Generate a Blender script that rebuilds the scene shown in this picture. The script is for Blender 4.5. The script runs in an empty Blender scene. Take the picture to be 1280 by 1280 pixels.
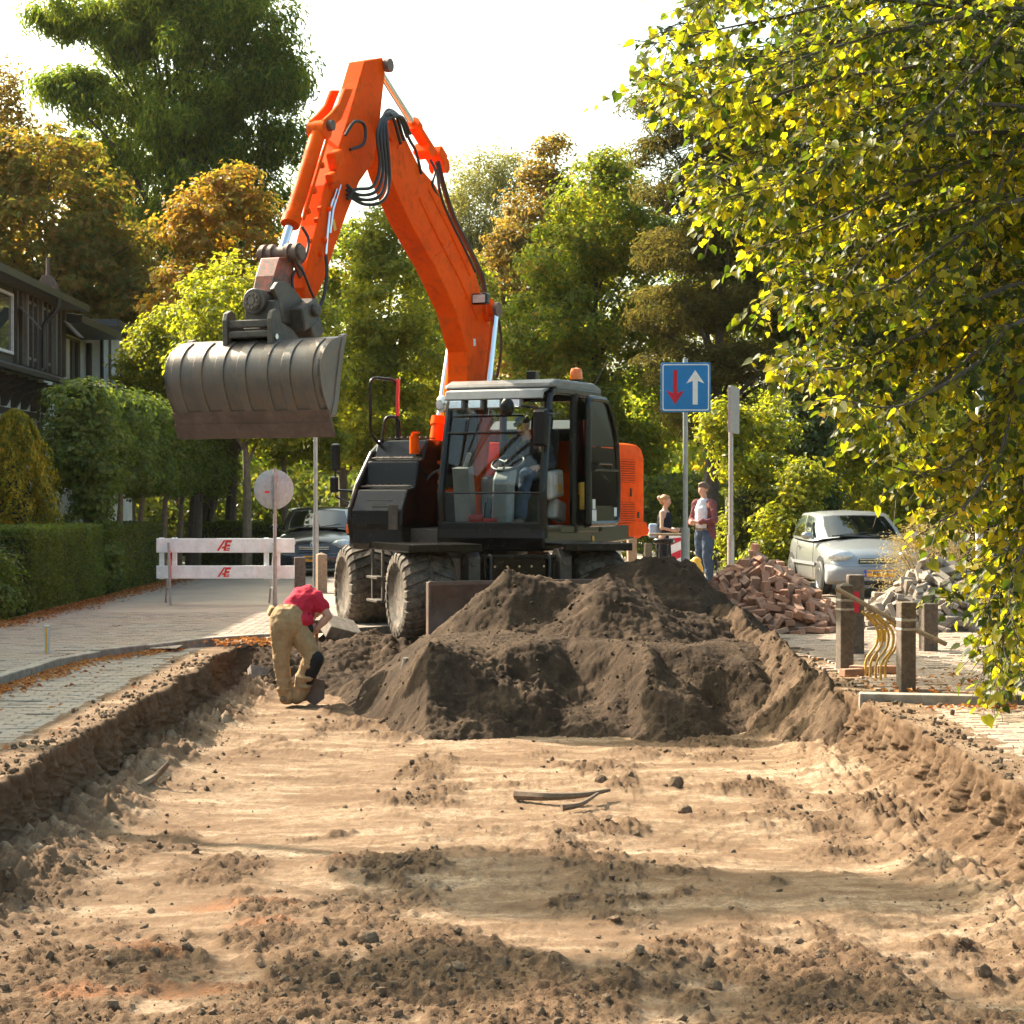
import bpy, bmesh, math, random
import numpy as np
from mathutils import Vector, Matrix, Euler, Quaternion
R = math.radians
random.seed(7)
rng = np.random.default_rng(11)
SC = bpy.context.scene
COL = SC.collection

# ------------------------------------------------------------------ camera
F = 2400.0 / 1280.0                       # focal length in picture widths
cam_d = bpy.data.cameras.new('camera'); cam = bpy.data.objects.new('camera', cam_d); COL.objects.link(cam)
cam_d.sensor_width = 36.0; cam_d.lens = 36.0 * F
cam_d.clip_start = 0.1; cam_d.clip_end = 2000
cam.location = (0, 0, 1.65)
cam.rotation_euler = (math.pi / 2 - 0.00625, 0, -0.01125)
cam_d.dof.use_dof = True; cam_d.dof.focus_distance = 19.0; cam_d.dof.aperture_fstop = 20.0
SC.camera = cam

# ------------------------------------------------------------------ sky, sun, exposure
SUN = Vector((-0.60, 0.52, 0.62)).normalized()
w = bpy.data.worlds.new('World'); SC.world = w; w.use_nodes = True
nt = w.node_tree; nt.nodes.clear()
sky = nt.nodes.new('ShaderNodeTexSky'); sky.sky_type = 'NISHITA'; sky.sun_disc = False
sky.sun_elevation = math.asin(SUN.z); sky.sun_rotation = math.atan2(SUN.x, SUN.y)
sky.air_density = 1.0; sky.dust_density = 6.0; sky.ozone_density = 1.6
bg = nt.nodes.new('ShaderNodeBackground'); bg.inputs['Strength'].default_value = 0.15
wo = nt.nodes.new('ShaderNodeOutputWorld')
bal = nt.nodes.new('ShaderNodeMix'); bal.data_type = 'RGBA'; bal.blend_type = 'MULTIPLY'; bal.inputs[0].default_value = 1.0; bal.inputs[7].default_value = (1.02, 1.10, 0.90, 1)
nt.links.new(sky.outputs[0], bal.inputs[6]); nt.links.new(bal.outputs[2], bg.inputs[0]); nt.links.new(bg.outputs[0], wo.inputs[0])
sl = bpy.data.lights.new('sun', 'SUN'); sl.energy = 5.0; sl.angle = R(0.53); sl.color = (1.0, 0.88, 0.71)
so = bpy.data.objects.new('sun', sl); COL.objects.link(so)
so.rotation_euler = SUN.to_track_quat('Z', 'Y').to_euler(); so.location = SUN * 60
SC.view_settings.view_transform = 'Standard'; SC.view_settings.look = 'None'
SC.view_settings.exposure = 1.65; SC.view_settings.gamma = 1.0
SC.view_settings.use_curve_mapping = False
SC.render.engine = 'CYCLES'
SC.cycles.use_denoising = True
SC.cycles.max_bounces = 8; SC.cycles.transparent_max_bounces = 12
SC.cycles.diffuse_bounces = 3; SC.cycles.glossy_bounces = 3; SC.cycles.transmission_bounces = 6
SC.cycles.caustics_reflective = False; SC.cycles.caustics_refractive = False
SC.cycles.sample_clamp_indirect = 6.0

# ------------------------------------------------------------------ places: from the photograph's pixels and a distance to a point of the street
def at(px, py, d):
    return Vector(((px - 613) / 2400 * d, d, 1.65 - (py - 625) / 2400 * d))
def on(px, py, z=0.0):
    d = (1.65 - z) * 2400 / (py - 625)
    return Vector(((px - 613) / 2400 * d, d, z))

# ------------------------------------------------------------------ noise
def _h(ix, iy, s):
    n = (ix.astype(np.int64) * 374761393 + iy.astype(np.int64) * 668265263 + s * 974634777) & 0x7fffffff
    n = ((n ^ (n >> 13)) * 1274126177) & 0x7fffffff
    return ((n ^ (n >> 16)) & 0xffff) / 65535.0
def vn(x, y, s=0):
    x0 = np.floor(x); y0 = np.floor(y); fx = x - x0; fy = y - y0
    fx = fx * fx * (3 - 2 * fx); fy = fy * fy * (3 - 2 * fy)
    a = _h(x0, y0, s); b = _h(x0 + 1, y0, s); c = _h(x0, y0 + 1, s); d = _h(x0 + 1, y0 + 1, s)
    return (a + (b - a) * fx) * (1 - fy) + (c + (d - c) * fx) * fy
def fbm(x, y, o=4, s=0, g=0.5):
    t = np.zeros_like(x); a = 1.0; n = 0.0
    for k in range(o):
        t += a * (vn(x * 2 ** k + 17.3 * k, y * 2 ** k - 9.1 * k, s + k) * 2 - 1); n += a; a *= g
    return t / n
def billow(x, y, o=4, s=0, g=0.5):
    t = np.zeros_like(x); a = 1.0; n = 0.0
    for k in range(o):
        t += a * np.abs(vn(x * 2 ** k + 7.7 * k, y * 2 ** k + 3.3 * k, s + k) * 2 - 1); n += a; a *= g
    return t / n
def sstep(a, b, x):
    t = np.clip((x - a) / (b - a), 0, 1); return t * t * (3 - 2 * t)

# ------------------------------------------------------------------ materials
class NT:
    def __init__(s, name):
        s.m = bpy.data.materials.new(name); s.m.use_nodes = True; s.t = s.m.node_tree; s.t.nodes.clear()
        s.out = s.n('ShaderNodeOutputMaterial')
    def n(s, t, **k):
        x = s.t.nodes.new(t)
        for a, v in k.items():
            if a in x.inputs: x.inputs[a].default_value = v
            else: setattr(x, a, v)
        return x
    def l(s, a, b): s.t.links.new(a, b)
    def ramp(s, fac, stops, interp='LINEAR'):
        r = s.n('ShaderNodeValToRGB'); r.color_ramp.interpolation = interp
        e = r.color_ramp.elements
        while len(e) < len(stops): e.new(0.5)
        for i, (p, c) in enumerate(stops): e[i].position = p; e[i].color = (*c, 1) if len(c) == 3 else c
        s.l(fac, r.inputs[0]); return r.outputs[0]
    def noise(s, scale, detail=5, rough=0.6, vec=None, dist=0.0):
        x = s.n('ShaderNodeTexNoise'); x.inputs['Scale'].default_value = scale; x.inputs['Detail'].default_value = detail
        x.inputs['Roughness'].default_value = rough; x.inputs['Distortion'].default_value = dist
        if vec is not None: s.l(vec, x.inputs['Vector'])
        return x.outputs['Fac']
    def pos(s, scale=(1, 1, 1)):
        c = s.n('ShaderNodeTexCoord'); mp = s.n('ShaderNodeMapping'); mp.inputs['Scale'].default_value = scale
        s.l(c.outputs['Object'], mp.inputs['Vector']); return mp.outputs[0]
    def mix(s, fac, a, b, bt='MIX'):
        x = s.n('ShaderNodeMix', data_type='RGBA', blend_type=bt)
        if isinstance(fac, (int, float)): x.inputs[0].default_value = fac
        else: s.l(fac, x.inputs[0])
        for v, i in ((a, 6), (b, 7)):
            if isinstance(v, tuple): x.inputs[i].default_value = (*v, 1) if len(v) == 3 else v
            else: s.l(v, x.inputs[i])
        return x.outputs[2]
    def bump(s, h, strength=0.4, dist=0.01):
        b = s.n('ShaderNodeBump'); b.inputs['Strength'].default_value = strength; b.inputs['Distance'].default_value = dist
        s.l(h, b.inputs['Height']); return b.outputs[0]
    def pr(s, col, rough=0.6, metal=0.0, normal=None, spec=0.5, coat=0.0):
        p = s.n('ShaderNodeBsdfPrincipled')
        for v, nm in ((col, 'Base Color'), (rough, 'Roughness'), (metal, 'Metallic')):
            if isinstance(v, tuple): p.inputs[nm].default_value = (*v, 1)
            elif isinstance(v, (int, float)): p.inputs[nm].default_value = v
            else: s.l(v, p.inputs[nm])
        p.inputs['Specular IOR Level'].default_value = spec; p.inputs['Coat Weight'].default_value = coat
        if normal is not None: s.l(normal, p.inputs['Normal'])
        s.l(p.outputs[0], s.out.inputs[0]); return p

def mat(name, col, rough=0.6, metal=0.0, dirt=None, amount=0.35, scale=3.0, bump=0.0, bscale=60.0, spec=0.5, coat=0.0, var=0.12):
    """painted / metal / wood style surface: base colour with uneven tone, patches of dirt and a fine relief"""
    t = NT(name); v = t.pos()
    n1 = t.noise(scale, 6, 0.65, v)
    lo = tuple(c * (1 - var) for c in col); hi = tuple(min(1, c * (1 + var)) for c in col)
    c = t.ramp(n1, [(0.3, lo), (0.7, hi)])
    rg = rough
    if dirt:
        n2 = t.noise(scale * 2.3, 8, 0.7, v, 0.6)
        f = t.ramp(n2, [(0.5 - amount * 0.3, (0, 0, 0)), (0.72, (amount * 2,) * 3)])
        c = t.mix(f, c, dirt)
    nr = None
    if bump: nr = t.bump(t.noise(bscale, 5, 0.6, v), bump, 0.01)
    t.pr(c, rg, metal, nr, spec, coat); return t.m

def leafmat(name, cols, trans=0.45, tcol=None, rough=0.5, spec=0.3, patch=0.5):
    """leaves: a colour per leaf, drifting from branch to branch, with light passing through"""
    t = NT(name)
    g = t.n('ShaderNodeNewGeometry')
    v = t.pos()
    nz = t.noise(patch, 2, 0.5, v)
    ad = t.n('ShaderNodeMath', operation='ADD'); t.l(g.outputs['Random Per Island'], ad.inputs[0]); t.l(nz, ad.inputs[1])
    mu = t.n('ShaderNodeMath', operation='MULTIPLY_ADD'); t.l(ad.outputs[0], mu.inputs[0]); mu.inputs[1].default_value = 0.85; mu.inputs[2].default_value = -0.35
    k = len(cols)
    c = t.ramp(mu.outputs[0], [(i / (k - 1), cols[i]) for i in range(k)])
    p = t.n('ShaderNodeBsdfPrincipled'); p.inputs['Roughness'].default_value = rough; p.inputs['Specular IOR Level'].default_value = spec
    t.l(c, p.inputs['Base Color'])
    tr = t.n('ShaderNodeBsdfTranslucent')
    hs = t.mix(1.0, c, tcol or (2.1, 1.75, 0.7), 'MULTIPLY'); t.l(hs, tr.inputs['Color'])
    mx = t.n('ShaderNodeMixShader'); mx.inputs[0].default_value = trans
    t.l(p.outputs[0], mx.inputs[1]); t.l(tr.outputs[0], mx.inputs[2]); t.l(mx.outputs[0], t.out.inputs[0])
    return t.m

def glassmat(name, tint=(0.86, 0.93, 0.9), refl=1.0, rough=0.0):
    t = NT(name)
    a = t.n('ShaderNodeBsdfTransparent'); a.inputs[0].default_value = (*tint, 1)
    g = t.n('ShaderNodeBsdfGlossy'); g.inputs['Roughness'].default_value = rough; g.inputs['Color'].default_value = (refl, refl, refl, 1)
    fr = t.n('ShaderNodeFresnel'); fr.inputs['IOR'].default_value = 1.5
    m = t.n('ShaderNodeMixShader'); t.l(fr.outputs[0], m.inputs[0]); t.l(a.outputs[0], m.inputs[1]); t.l(g.outputs[0], m.inputs[2])
    t.l(m.outputs[0], t.out.inputs[0]); return t.m

# ------------------------------------------------------------------ building things
def tag(o, label=None, cat=None, group=None, kind=None):
    if label: o['label'] = label
    if cat: o['category'] = cat
    if group: o['group'] = group
    if kind: o['kind'] = kind
    return o
def empty(name, loc=(0, 0, 0), rz=0.0, label=None, cat=None, group=None, parent=None):
    o = bpy.data.objects.new(name, None); COL.objects.link(o); o.location = loc; o.rotation_euler = (0, 0, rz)
    o.empty_display_size = 0.1
    if parent: o.parent = parent
    return tag(o, label, cat, group)
def link(name, me, parent=None, loc=None):
    o = bpy.data.objects.new(name, me); COL.objects.link(o)
    if parent: o.parent = parent
    if loc is not None: o.location = loc
    return o
def copy_tree(o, parent=None):
    c = o.copy(); COL.objects.link(c)
    if parent: c.parent = parent
    for ch in list(o.children): copy_tree(ch, c)
    return c
def npmesh(name, V, Fq, m=None, smooth=False, attr=None):
    """a mesh from numpy arrays: V (n,3), Fq (k,3) or (k,4)"""
    me = bpy.data.meshes.new(name); V = np.asarray(V, np.float32); Fq = np.asarray(Fq, np.int32); k, c = Fq.shape
    me.vertices.add(len(V)); me.vertices.foreach_set('co', V.ravel())
    me.loops.add(k * c); me.loops.foreach_set('vertex_index', Fq.ravel())
    me.polygons.add(k); me.polygons.foreach_set('loop_start', np.arange(0, k * c, c, dtype=np.int32))
    me.polygons.foreach_set('use_smooth', np.full(k, smooth))
    if attr is not None:
        for nm, a in attr.items():
            at_ = me.attributes.new(nm, 'FLOAT', 'POINT'); at_.data.foreach_set('value', np.asarray(a, np.float32).ravel())
    me.update(calc_edges=True)
    if m: me.materials.append(m)
    return me

def frame_of(d):
    d = d.normalized(); u = Vector((0, 0, 1)) if abs(d.z) < 0.9 else Vector((1, 0, 0))
    a = d.cross(u).normalized(); b = a.cross(d).normalized(); return a, b

class MB:
    """collects boxes, bars, tubes, prisms; build() links them as ONE mesh object"""
    def __init__(s, M=None): s.v = []; s.f = []; s.M = M
    def add(s, vs, fs):
        k = len(s.v); s.v += [Vector(p) for p in vs]; s.f += [tuple(i + k for i in f) for f in fs]; return s
    def box(s, c, size, rot=None):
        c = Vector(c); hx, hy, hz = size[0] / 2, size[1] / 2, size[2] / 2
        vs = [Vector((x, y, z)) for x in (-hx, hx) for y in (-hy, hy) for z in (-hz, hz)]
        if rot is not None:
            q = rot if isinstance(rot, (Matrix, Quaternion)) else Euler(rot)
            mt = q.to_matrix() if not isinstance(q, Matrix) else q.to_3x3()
            vs = [mt @ p for p in vs]
        return s.add([p + c for p in vs], [(0, 1, 3, 2), (4, 6, 7, 5), (0, 4, 5, 1), (2, 3, 7, 6), (0, 2, 6, 4), (1, 5, 7, 3)])
    def bar(s, p0, p1, wd, ht, up=None):
        """a rectangular bar from p0 to p1"""
        p0 = Vector(p0); p1 = Vector(p1); d = (p1 - p0).normalized()
        if up is None: a, b = frame_of(d)
        else: a = d.cross(Vector(up)).normalized(); b = a.cross(d).normalized()
        vs = [p + a * x * wd / 2 + b * y * ht / 2 for p in (p0, p1) for x, y in ((-1, -1), (1, -1), (1, 1), (-1, 1))]
        return s.add(vs, [(3, 2, 1, 0), (4, 5, 6, 7), (0, 1, 5, 4), (1, 2, 6, 5), (2, 3, 7, 6), (3, 0, 4, 7)])
    def tube(s, pts, r, n=10, closed=False, cap=True):
        pts = [Vector(p) for p in pts]; N = len(pts); rr = r if isinstance(r, (list, tuple)) else [r] * N
        vs = []; pa = None
        for i, p in enumerate(pts):
            if closed: d = pts[(i + 1) % N] - pts[i - 1]
            else: d = pts[min(i + 1, N - 1)] - pts[max(i - 1, 0)]
            d = d.normalized()
            if pa is None: a, b = frame_of(d)
            else:
                a = (pa - d * pa.dot(d)); a = a.normalized() if a.length > 1e-6 else frame_of(d)[0]; b = a.cross(d).normalized()
            pa = a
            vs += [p + (a * math.cos(t) + b * math.sin(t)) * rr[i] for t in [2 * math.pi * k / n for k in range(n)]]
        fs = []
        for i in range(N if closed else N - 1):
            j = (i + 1) % N
            for k in range(n):
                fs.append((i * n + k, i * n + (k + 1) % n, j * n + (k + 1) % n, j * n + k))
        if cap and not closed: fs += [tuple(range(n))[::-1], tuple(range((N - 1) * n, N * n))]
        return s.add(vs, fs)
    def cyl(s, p0, p1, r, n=16, r2=None): return s.tube([p0, p1], [r, r if r2 is None else r2], n)
    def prism(s, poly, a0, a1, fn):
        """an outline (list of 2-tuples) drawn out between a0 and a1; fn(a, p, q) gives the point"""
        n = len(poly); vs = [fn(a, *p) for a in (a0, a1) for p in poly]
        return s.add(vs, [tuple(range(n))[::-1], tuple(range(n, 2 * n))] + [(i, (i + 1) % n, n + (i + 1) % n, n + i) for i in range(n)])
    def lathe(s, prof, org, axis, n=24):
        """profile of (radius, along-axis) turned about the axis"""
        org = Vector(org); ax = Vector(axis).normalized(); a, b = frame_of(ax); vs = []; N = len(prof)
        for r, h in prof: vs += [org + ax * h + (a * math.cos(2 * math.pi * k / n) + b * math.sin(2 * math.pi * k / n)) * r for k in range(n)]
        fs = [(i * n + k, i * n + (k + 1) % n, (i + 1) * n + (k + 1) % n, (i + 1) * n + k) for i in range(N - 1) for k in range(n)]
        if prof[0][0] > 1e-5: fs.append(tuple(range(n))[::-1])
        if prof[-1][0] > 1e-5: fs.append(tuple(range((N - 1) * n, N * n)))
        return s.add(vs, fs)
    def ball(s, c, r, n=12, m=8):
        c = Vector(c); r = r if isinstance(r, (tuple, list, Vector)) else (r, r, r); vs = []
        for i in range(m + 1):
            t = math.pi * i / m
            for k in range(n): vs.append(c + Vector((r[0] * math.sin(t) * math.cos(2 * math.pi * k / n), r[1] * math.sin(t) * math.sin(2 * math.pi * k / n), -r[2] * math.cos(t))))
        return s.add(vs, [(i * n + k, i * n + (k + 1) % n, (i + 1) * n + (k + 1) % n, (i + 1) * n + k) for i in range(m) for k in range(n)])
    def cap(s, pts, rad, n=12):
        """tapered limb with round ends"""
        s.tube(pts, rad, n)
        for p, r in zip(pts, rad): s.ball(p, r * 0.999, n, 8)
        return s
    def build(s, name, m, parent=None, smooth=False, bevel=0.0, seg=2, auto=None, loc=None):
        vs = [s.M @ v for v in s.v] if s.M else s.v
        me = bpy.data.meshes.new(name); me.from_pydata([tuple(v) for v in vs], [], s.f)
        for mm in (m if isinstance(m, (list, tuple)) else [m]): me.materials.append(mm)
        bm = bmesh.new(); bm.from_mesh(me); bmesh.ops.remove_doubles(bm, verts=bm.verts, dist=1e-5)
        bmesh.ops.recalc_face_normals(bm, faces=bm.faces)
        if smooth or auto:
            lim = R(auto or 40)
            for f in bm.faces: f.smooth = True
            for e in bm.edges:
                if len(e.link_faces) == 2 and e.calc_face_angle(0) > lim: e.smooth = False
        bm.to_mesh(me); bm.free()
        o = link(name, me, parent, loc)
        if bevel:
            b = o.modifiers.new('edge', 'BEVEL'); b.width = bevel; b.segments = seg; b.limit_method = 'ANGLE'; b.angle_limit = R(35)
            b.harden_normals = False
        return o
def arc(pts, r=0.06, n=5):
    """round the corners of a polyline"""
    pts = [Vector(p) for p in pts]; out = [pts[0]]
    for a, b, c in zip(pts, pts[1:], pts[2:]):
        d1 = (a - b); d2 = (c - b); q = min(r, d1.length * .49, d2.length * .49)
        p0 = b + d1.normalized() * q; p1 = b + d2.normalized() * q
        out += [(1 - t) ** 2 * p0 + 2 * t * (1 - t) * b + t * t * p1 for t in [i / n for i in range(n + 1)]]
    return out + [pts[-1]]
def spline(pts, n=8):
    P = [Vector(p) for p in pts]; P = [2 * P[0] - P[1]] + P + [2 * P[-1] - P[-2]]; out = []
    for i in range(1, len(P) - 2):
        for k in range(n):
            t = k / n; a, b, c, d = P[i - 1], P[i], P[i + 1], P[i + 2]
            out.append(0.5 * ((2 * b) + (c - a) * t + (2 * a - 5 * b + 4 * c - d) * t * t + (3 * b - a - 3 * c + d) * t ** 3))
    return out + [P[-2]]
def text(name, body, size, m, parent, loc, rot, thick=0.0015, sx=1.0):
    cu = bpy.data.curves.new(name, 'FONT'); cu.body = body; cu.size = size; cu.extrude = thick; cu.align_x = 'CENTER'; cu.align_y = 'CENTER'
    cu.materials.append(m); t_ = bpy.data.objects.new(name, cu); COL.objects.link(t_); bpy.context.view_layer.update()
    me = bpy.data.meshes.new_from_object(t_.evaluated_get(bpy.context.evaluated_depsgraph_get())); bpy.data.objects.remove(t_); bpy.data.curves.remove(cu)
    o = link(name, me, parent)
    o.location = loc; o.rotation_euler = rot; o.scale = (sx, 1, 1); return o

# ------------------------------------------------------------------ foliage
def leaf_quads(C, N, S, asp=0.62, fold=0.18, T=None):
    """one folded four-cornered leaf per centre"""
    k = len(C); N = N / np.linalg.norm(N, axis=1, keepdims=True)
    if T is None: T = rng.normal(size=(k, 3))
    T = T - N * np.sum(T * N, 1, keepdims=True); T /= np.linalg.norm(T, axis=1, keepdims=True) + 1e-9
    B = np.cross(N, T); S = S.reshape(-1, 1)
    V = np.stack([C - T * S * .5, C + B * S * asp * .5 + N * S * fold, C + T * S * .5, C - B * S * asp * .5 + N * S * fold], 1).reshape(-1, 3)
    i = np.arange(k).reshape(-1, 1) * 4
    Fq = np.concatenate([np.concatenate([i, i + 1, i + 2], 1), np.concatenate([i, i + 2, i + 3], 1)], 0)
    return V, Fq
def blob_points(blobs, n, clump=0.5, per=60, flat=0.6, lo=0.55):
    """leaf centres in clumps on and inside a set of ellipsoids; returns centres, outward directions, clump centres"""
    wts = np.array([b[3] * b[4] + b[4] * b[5] + b[3] * b[5] for b in blobs]); wts = wts / wts.sum()
    nc = max(4, n // per); idx = rng.choice(len(blobs), nc, p=wts); B = np.array(blobs)[idx]
    d = rng.normal(size=(nc, 3)); d /= np.linalg.norm(d, axis=1, keepdims=True)
    r = (lo + (1 - lo) * rng.random((nc, 1)) ** 0.6)
    cc = B[:, :3] + d * B[:, 3:6] * r
    szc = clump * (0.6 + 0.8 * rng.random(nc))
    ci = rng.integers(0, nc, n)
    g = rng.normal(size=(n, 3)); g /= np.linalg.norm(g, axis=1, keepdims=True); g *= rng.random((n, 1)) ** 0.45
    P = cc[ci] + g * szc[ci][:, None] * np.array([1, 1, flat])
    O = g * np.array([1, 1, 1.2]) + d[ci] * 0.5 + np.array([0, 0, 0.55]) + rng.normal(size=(n, 3)) * 0.45
    return P, O, cc
def crown(name, blobs, n, size, m, parent=None, clump=0.5, per=60, flat=0.6, lo=0.55, base=None, asp=0.62, droop=None):
    P, O, cc = blob_points(blobs, n, clump, per, flat, lo)
    S = size * (0.6 + 0.8 * rng.random(n)); T = None
    if droop is not None:
        T = np.tile(np.array([[0, 0, -1.0]]), (n, 1)) + rng.normal(size=(n, 3)) * droop
    if base is not None: P = P - np.array(base)
    V, Fq = leaf_quads(P, O, S, asp, 0.15, T)
    o = link(name, npmesh(name, V, Fq, m), parent); return o, cc
def tree(name, label, base, h, blobs, n, size, lm, bark, tr=0.18, clump=0.5, per=60, limbs=10, group=None, flat=0.6, lo=0.5, cat='tree', lean=(0, 0), asp=0.62, droop=None):
    """tapered trunk with limbs reaching into a crown of leaf clumps; blobs are (x,y,z,rx,ry,rz) relative to the base"""
    n = int(n * (1.25 if lm.name.startswith(('rust', 'orange', 'swamp')) else 1.55))
    base = Vector(base); e = empty(name, base, 0, label, cat, group)
    o, cc = crown('crown', blobs, n, size, lm, e, clump, per, flat, lo, None, asp, droop)
    mb = MB(); N = 8
    h = h * 0.80
    pts = [Vector((lean[0] * t * h + 0.2 * math.sin(3 * t + base.x) * h * .1, lean[1] * t * h, h * t)) for t in [i / N for i in range(N + 1)]]
    mb.tube([Vector((pts[0].x, pts[0].y, -0.2))] + pts, [tr * 1.5] + [tr * (1.15 - 1.10 * i / N) for i in range(N + 1)], 8)
    sel = cc[rng.choice(len(cc), min(limbs, len(cc)), replace=False)]
    for c in sel:
        c = Vector(c); t = min(0.9, max(0.25, (c.z / h) * 0.7)); k = t * N; i = int(k); s0 = pts[i].lerp(pts[min(i + 1, N)], k - i)
        r0 = tr * (1.0 - 0.9 * t) * 0.6
        md = s0.lerp(c, 0.5) + Vector((0, 0, 0.12 * (c - s0).length))
        mb.tube(spline([s0, md, c], 4), [r0 * (1 - 0.85 * j / 8) for j in range(9)], 5)
    mb.build('trunk', bark, e, smooth=True)
    return e

# ================================================================== materials of the place
def ground_mat():
    t = NT('dug_sand'); v = t.pos()
    a = t.n('ShaderNodeAttribute', attribute_name='loose'); red = t.n('ShaderNodeAttribute', attribute_name='red')
    st = t.pos((0.7, 2.2, 1.0))
    n1 = t.noise(1.5, 8, 0.62, st, 0.4); n2 = t.noise(9, 8, 0.7, v); n3 = t.noise(70, 4, 0.65, v)
    sand = t.ramp(n1, [(0.28, (0.13, 0.073, 0.038)), (0.44, (0.22, 0.140, 0.086)), (0.53, (0.335, 0.228, 0.145)), (0.64, (0.47, 0.345, 0.235)), (0.80, (0.57, 0.44, 0.32))])
    sand = t.mix(t.ramp(n2, [(0.44, (0, 0, 0)), (0.62, (0.75,) * 3)]), sand, (0.20, 0.115, 0.064))
    sand = t.mix(t.ramp(t.noise(26, 6, 0.75, v), [(0.50, (0, 0, 0)), (0.64, (0.6,) * 3)]), sand, (0.13, 0.088, 0.056))
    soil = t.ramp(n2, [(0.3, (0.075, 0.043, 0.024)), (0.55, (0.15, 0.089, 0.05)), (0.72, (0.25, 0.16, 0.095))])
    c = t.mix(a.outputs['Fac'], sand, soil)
    c = t.mix(red.outputs['Fac'], c, t.ramp(n2, [(0.4, (0.20, 0.10, 0.055)), (0.65, (0.34, 0.14, 0.06))]))
    c = t.mix(t.ramp(n3, [(0.35, (0.45,) * 3), (0.6, (0, 0, 0))]), c, (0.12, 0.08, 0.052))
    nb = t.mix(0.5, n3, t.noise(220, 3, 0.6, v))
    t.pr(c, 0.95, 0, t.bump(nb, 1.0, 0.02), 0.12); return t.m
def soil_mat(name, lo, hi, hi2):
    t = NT(name); v = t.pos(); n2 = t.noise(2.2, 8, 0.72, v); n3 = t.noise(60, 5, 0.7, v)
    c = t.ramp(n2, [(0.32, lo), (0.52, hi), (0.72, hi2)])
    c = t.mix(t.ramp(n3, [(0.35, (0.5,) * 3), (0.62, (0, 0, 0))]), c, tuple(x * 0.45 for x in lo))
    t.pr(c, 0.95, 0, t.bump(t.mix(0.5, n3, t.noise(170, 4, 0.6, v)), 0.8, 0.015), 0.1); return t.m
M = {}
M['dug_sand'] = ground_mat()
M['wall_soil'] = soil_mat('wall_soil', (0.055, 0.034, 0.021), (0.115, 0.074, 0.046), (0.21, 0.14, 0.088))
M['dark_soil'] = soil_mat('dark_soil', (0.030, 0.020, 0.013), (0.066, 0.043, 0.028), (0.135, 0.09, 0.056))
M['heap_clod'] = soil_mat('heap_clod', (0.06, 0.04, 0.027), (0.11, 0.075, 0.05), (0.18, 0.125, 0.08))
M['clod'] = soil_mat('clod', (0.10, 0.066, 0.043), (0.19, 0.13, 0.085), (0.27, 0.19, 0.125))
def paver_mat(name, cols, dust):
    t = NT(name); v = t.pos(); oi = t.n('ShaderNodeObjectInfo'); g = t.n('ShaderNodeNewGeometry')
    ad = t.n('ShaderNodeMath', operation='ADD'); t.l(oi.outputs['Random'], ad.inputs[0]); t.l(g.outputs['Random Per Island'], ad.inputs[1])
    fr = t.n('ShaderNodeMath', operation='FRACT'); t.l(ad.outputs[0], fr.inputs[0])
    k = len(cols); c = t.ramp(fr.outputs[0], [(i / (k - 1), cols[i]) for i in range(k)])
    gp = t.n('ShaderNodeNewGeometry')
    n2 = t.noise(0.9, 6, 0.65, gp.outputs['Position']); n3 = t.noise(45, 5, 0.7, v)
    c = t.mix(t.ramp(n2, [(0.38, (0, 0, 0)), (0.68, (0.75,) * 3)]), c, dust)
    c = t.mix(t.ramp(n3, [(0.3, (0.4,) * 3), (0.55, (0, 0, 0))]), c, tuple(x * .4 for x in cols[0]))
    t.pr(c, 0.85, 0, t.bump(n3, 0.35, 0.006), 0.25); return t.m
M['grey_paver'] = paver_mat('grey_paver', [(0.20, 0.172, 0.145), (0.26, 0.225, 0.19), (0.32, 0.275, 0.23), (0.27, 0.21, 0.165)], (0.33, 0.25, 0.18))
M['brown_paver'] = paver_mat('brown_paver', [(0.24, 0.17, 0.135), (0.31, 0.22, 0.17), (0.36, 0.27, 0.21), (0.28, 0.22, 0.18)], (0.33, 0.245, 0.17))
M['loose_brick'] = paver_mat('loose_brick', [(0.27, 0.135, 0.09), (0.37, 0.18, 0.115), (0.41, 0.225, 0.15), (0.31, 0.19, 0.14), (0.43, 0.26, 0.18)], (0.37, 0.22, 0.145))
M['kerb'] = mat('kerb_concrete', (0.34, 0.29, 0.24), 0.9, 0, (0.15, 0.12, 0.09), 0.5, 4, 0.5, 80)
M['joint_sand'] = mat('joint_sand', (0.24, 0.185, 0.13), 0.95, 0, (0.12, 0.09, 0.07), 0.5, 3, 0.5, 90)
def far_road_mat():
    t = NT('far_paving'); v = t.pos(); b = t.n('ShaderNodeTexBrick'); t.l(v, b.inputs['Vector'])
    b.inputs['Scale'].default_value = 5.0; b.inputs['Mortar Size'].default_value = 0.03; b.inputs['Brick Width'].default_value = 1.0; b.inputs['Row Height'].default_value = 0.5
    b.inputs['Color1'].default_value = (0.33, 0.26, 0.21, 1); b.inputs['Color2'].default_value = (0.26, 0.21, 0.175, 1); b.inputs['Mortar'].default_value = (0.17, 0.13, 0.1, 1)
    c = t.mix(t.ramp(t.noise(0.6, 6, .6, v), [(0.4, (0, 0, 0)), (0.7, (0.7,) * 3)]), b.outputs[0], (0.40, 0.31, 0.23))
    t.pr(c, 0.88, 0, t.bump(t.noise(40, 4, .6, v), 0.3, 0.01), 0.25); return t.m
M['far_paving'] = far_road_mat()
M['garden'] = mat('garden_earth', (0.07, 0.065, 0.035), 0.95, 0, (0.04, 0.06, 0.02), 0.6, 1.2, 0.6, 20)

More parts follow.
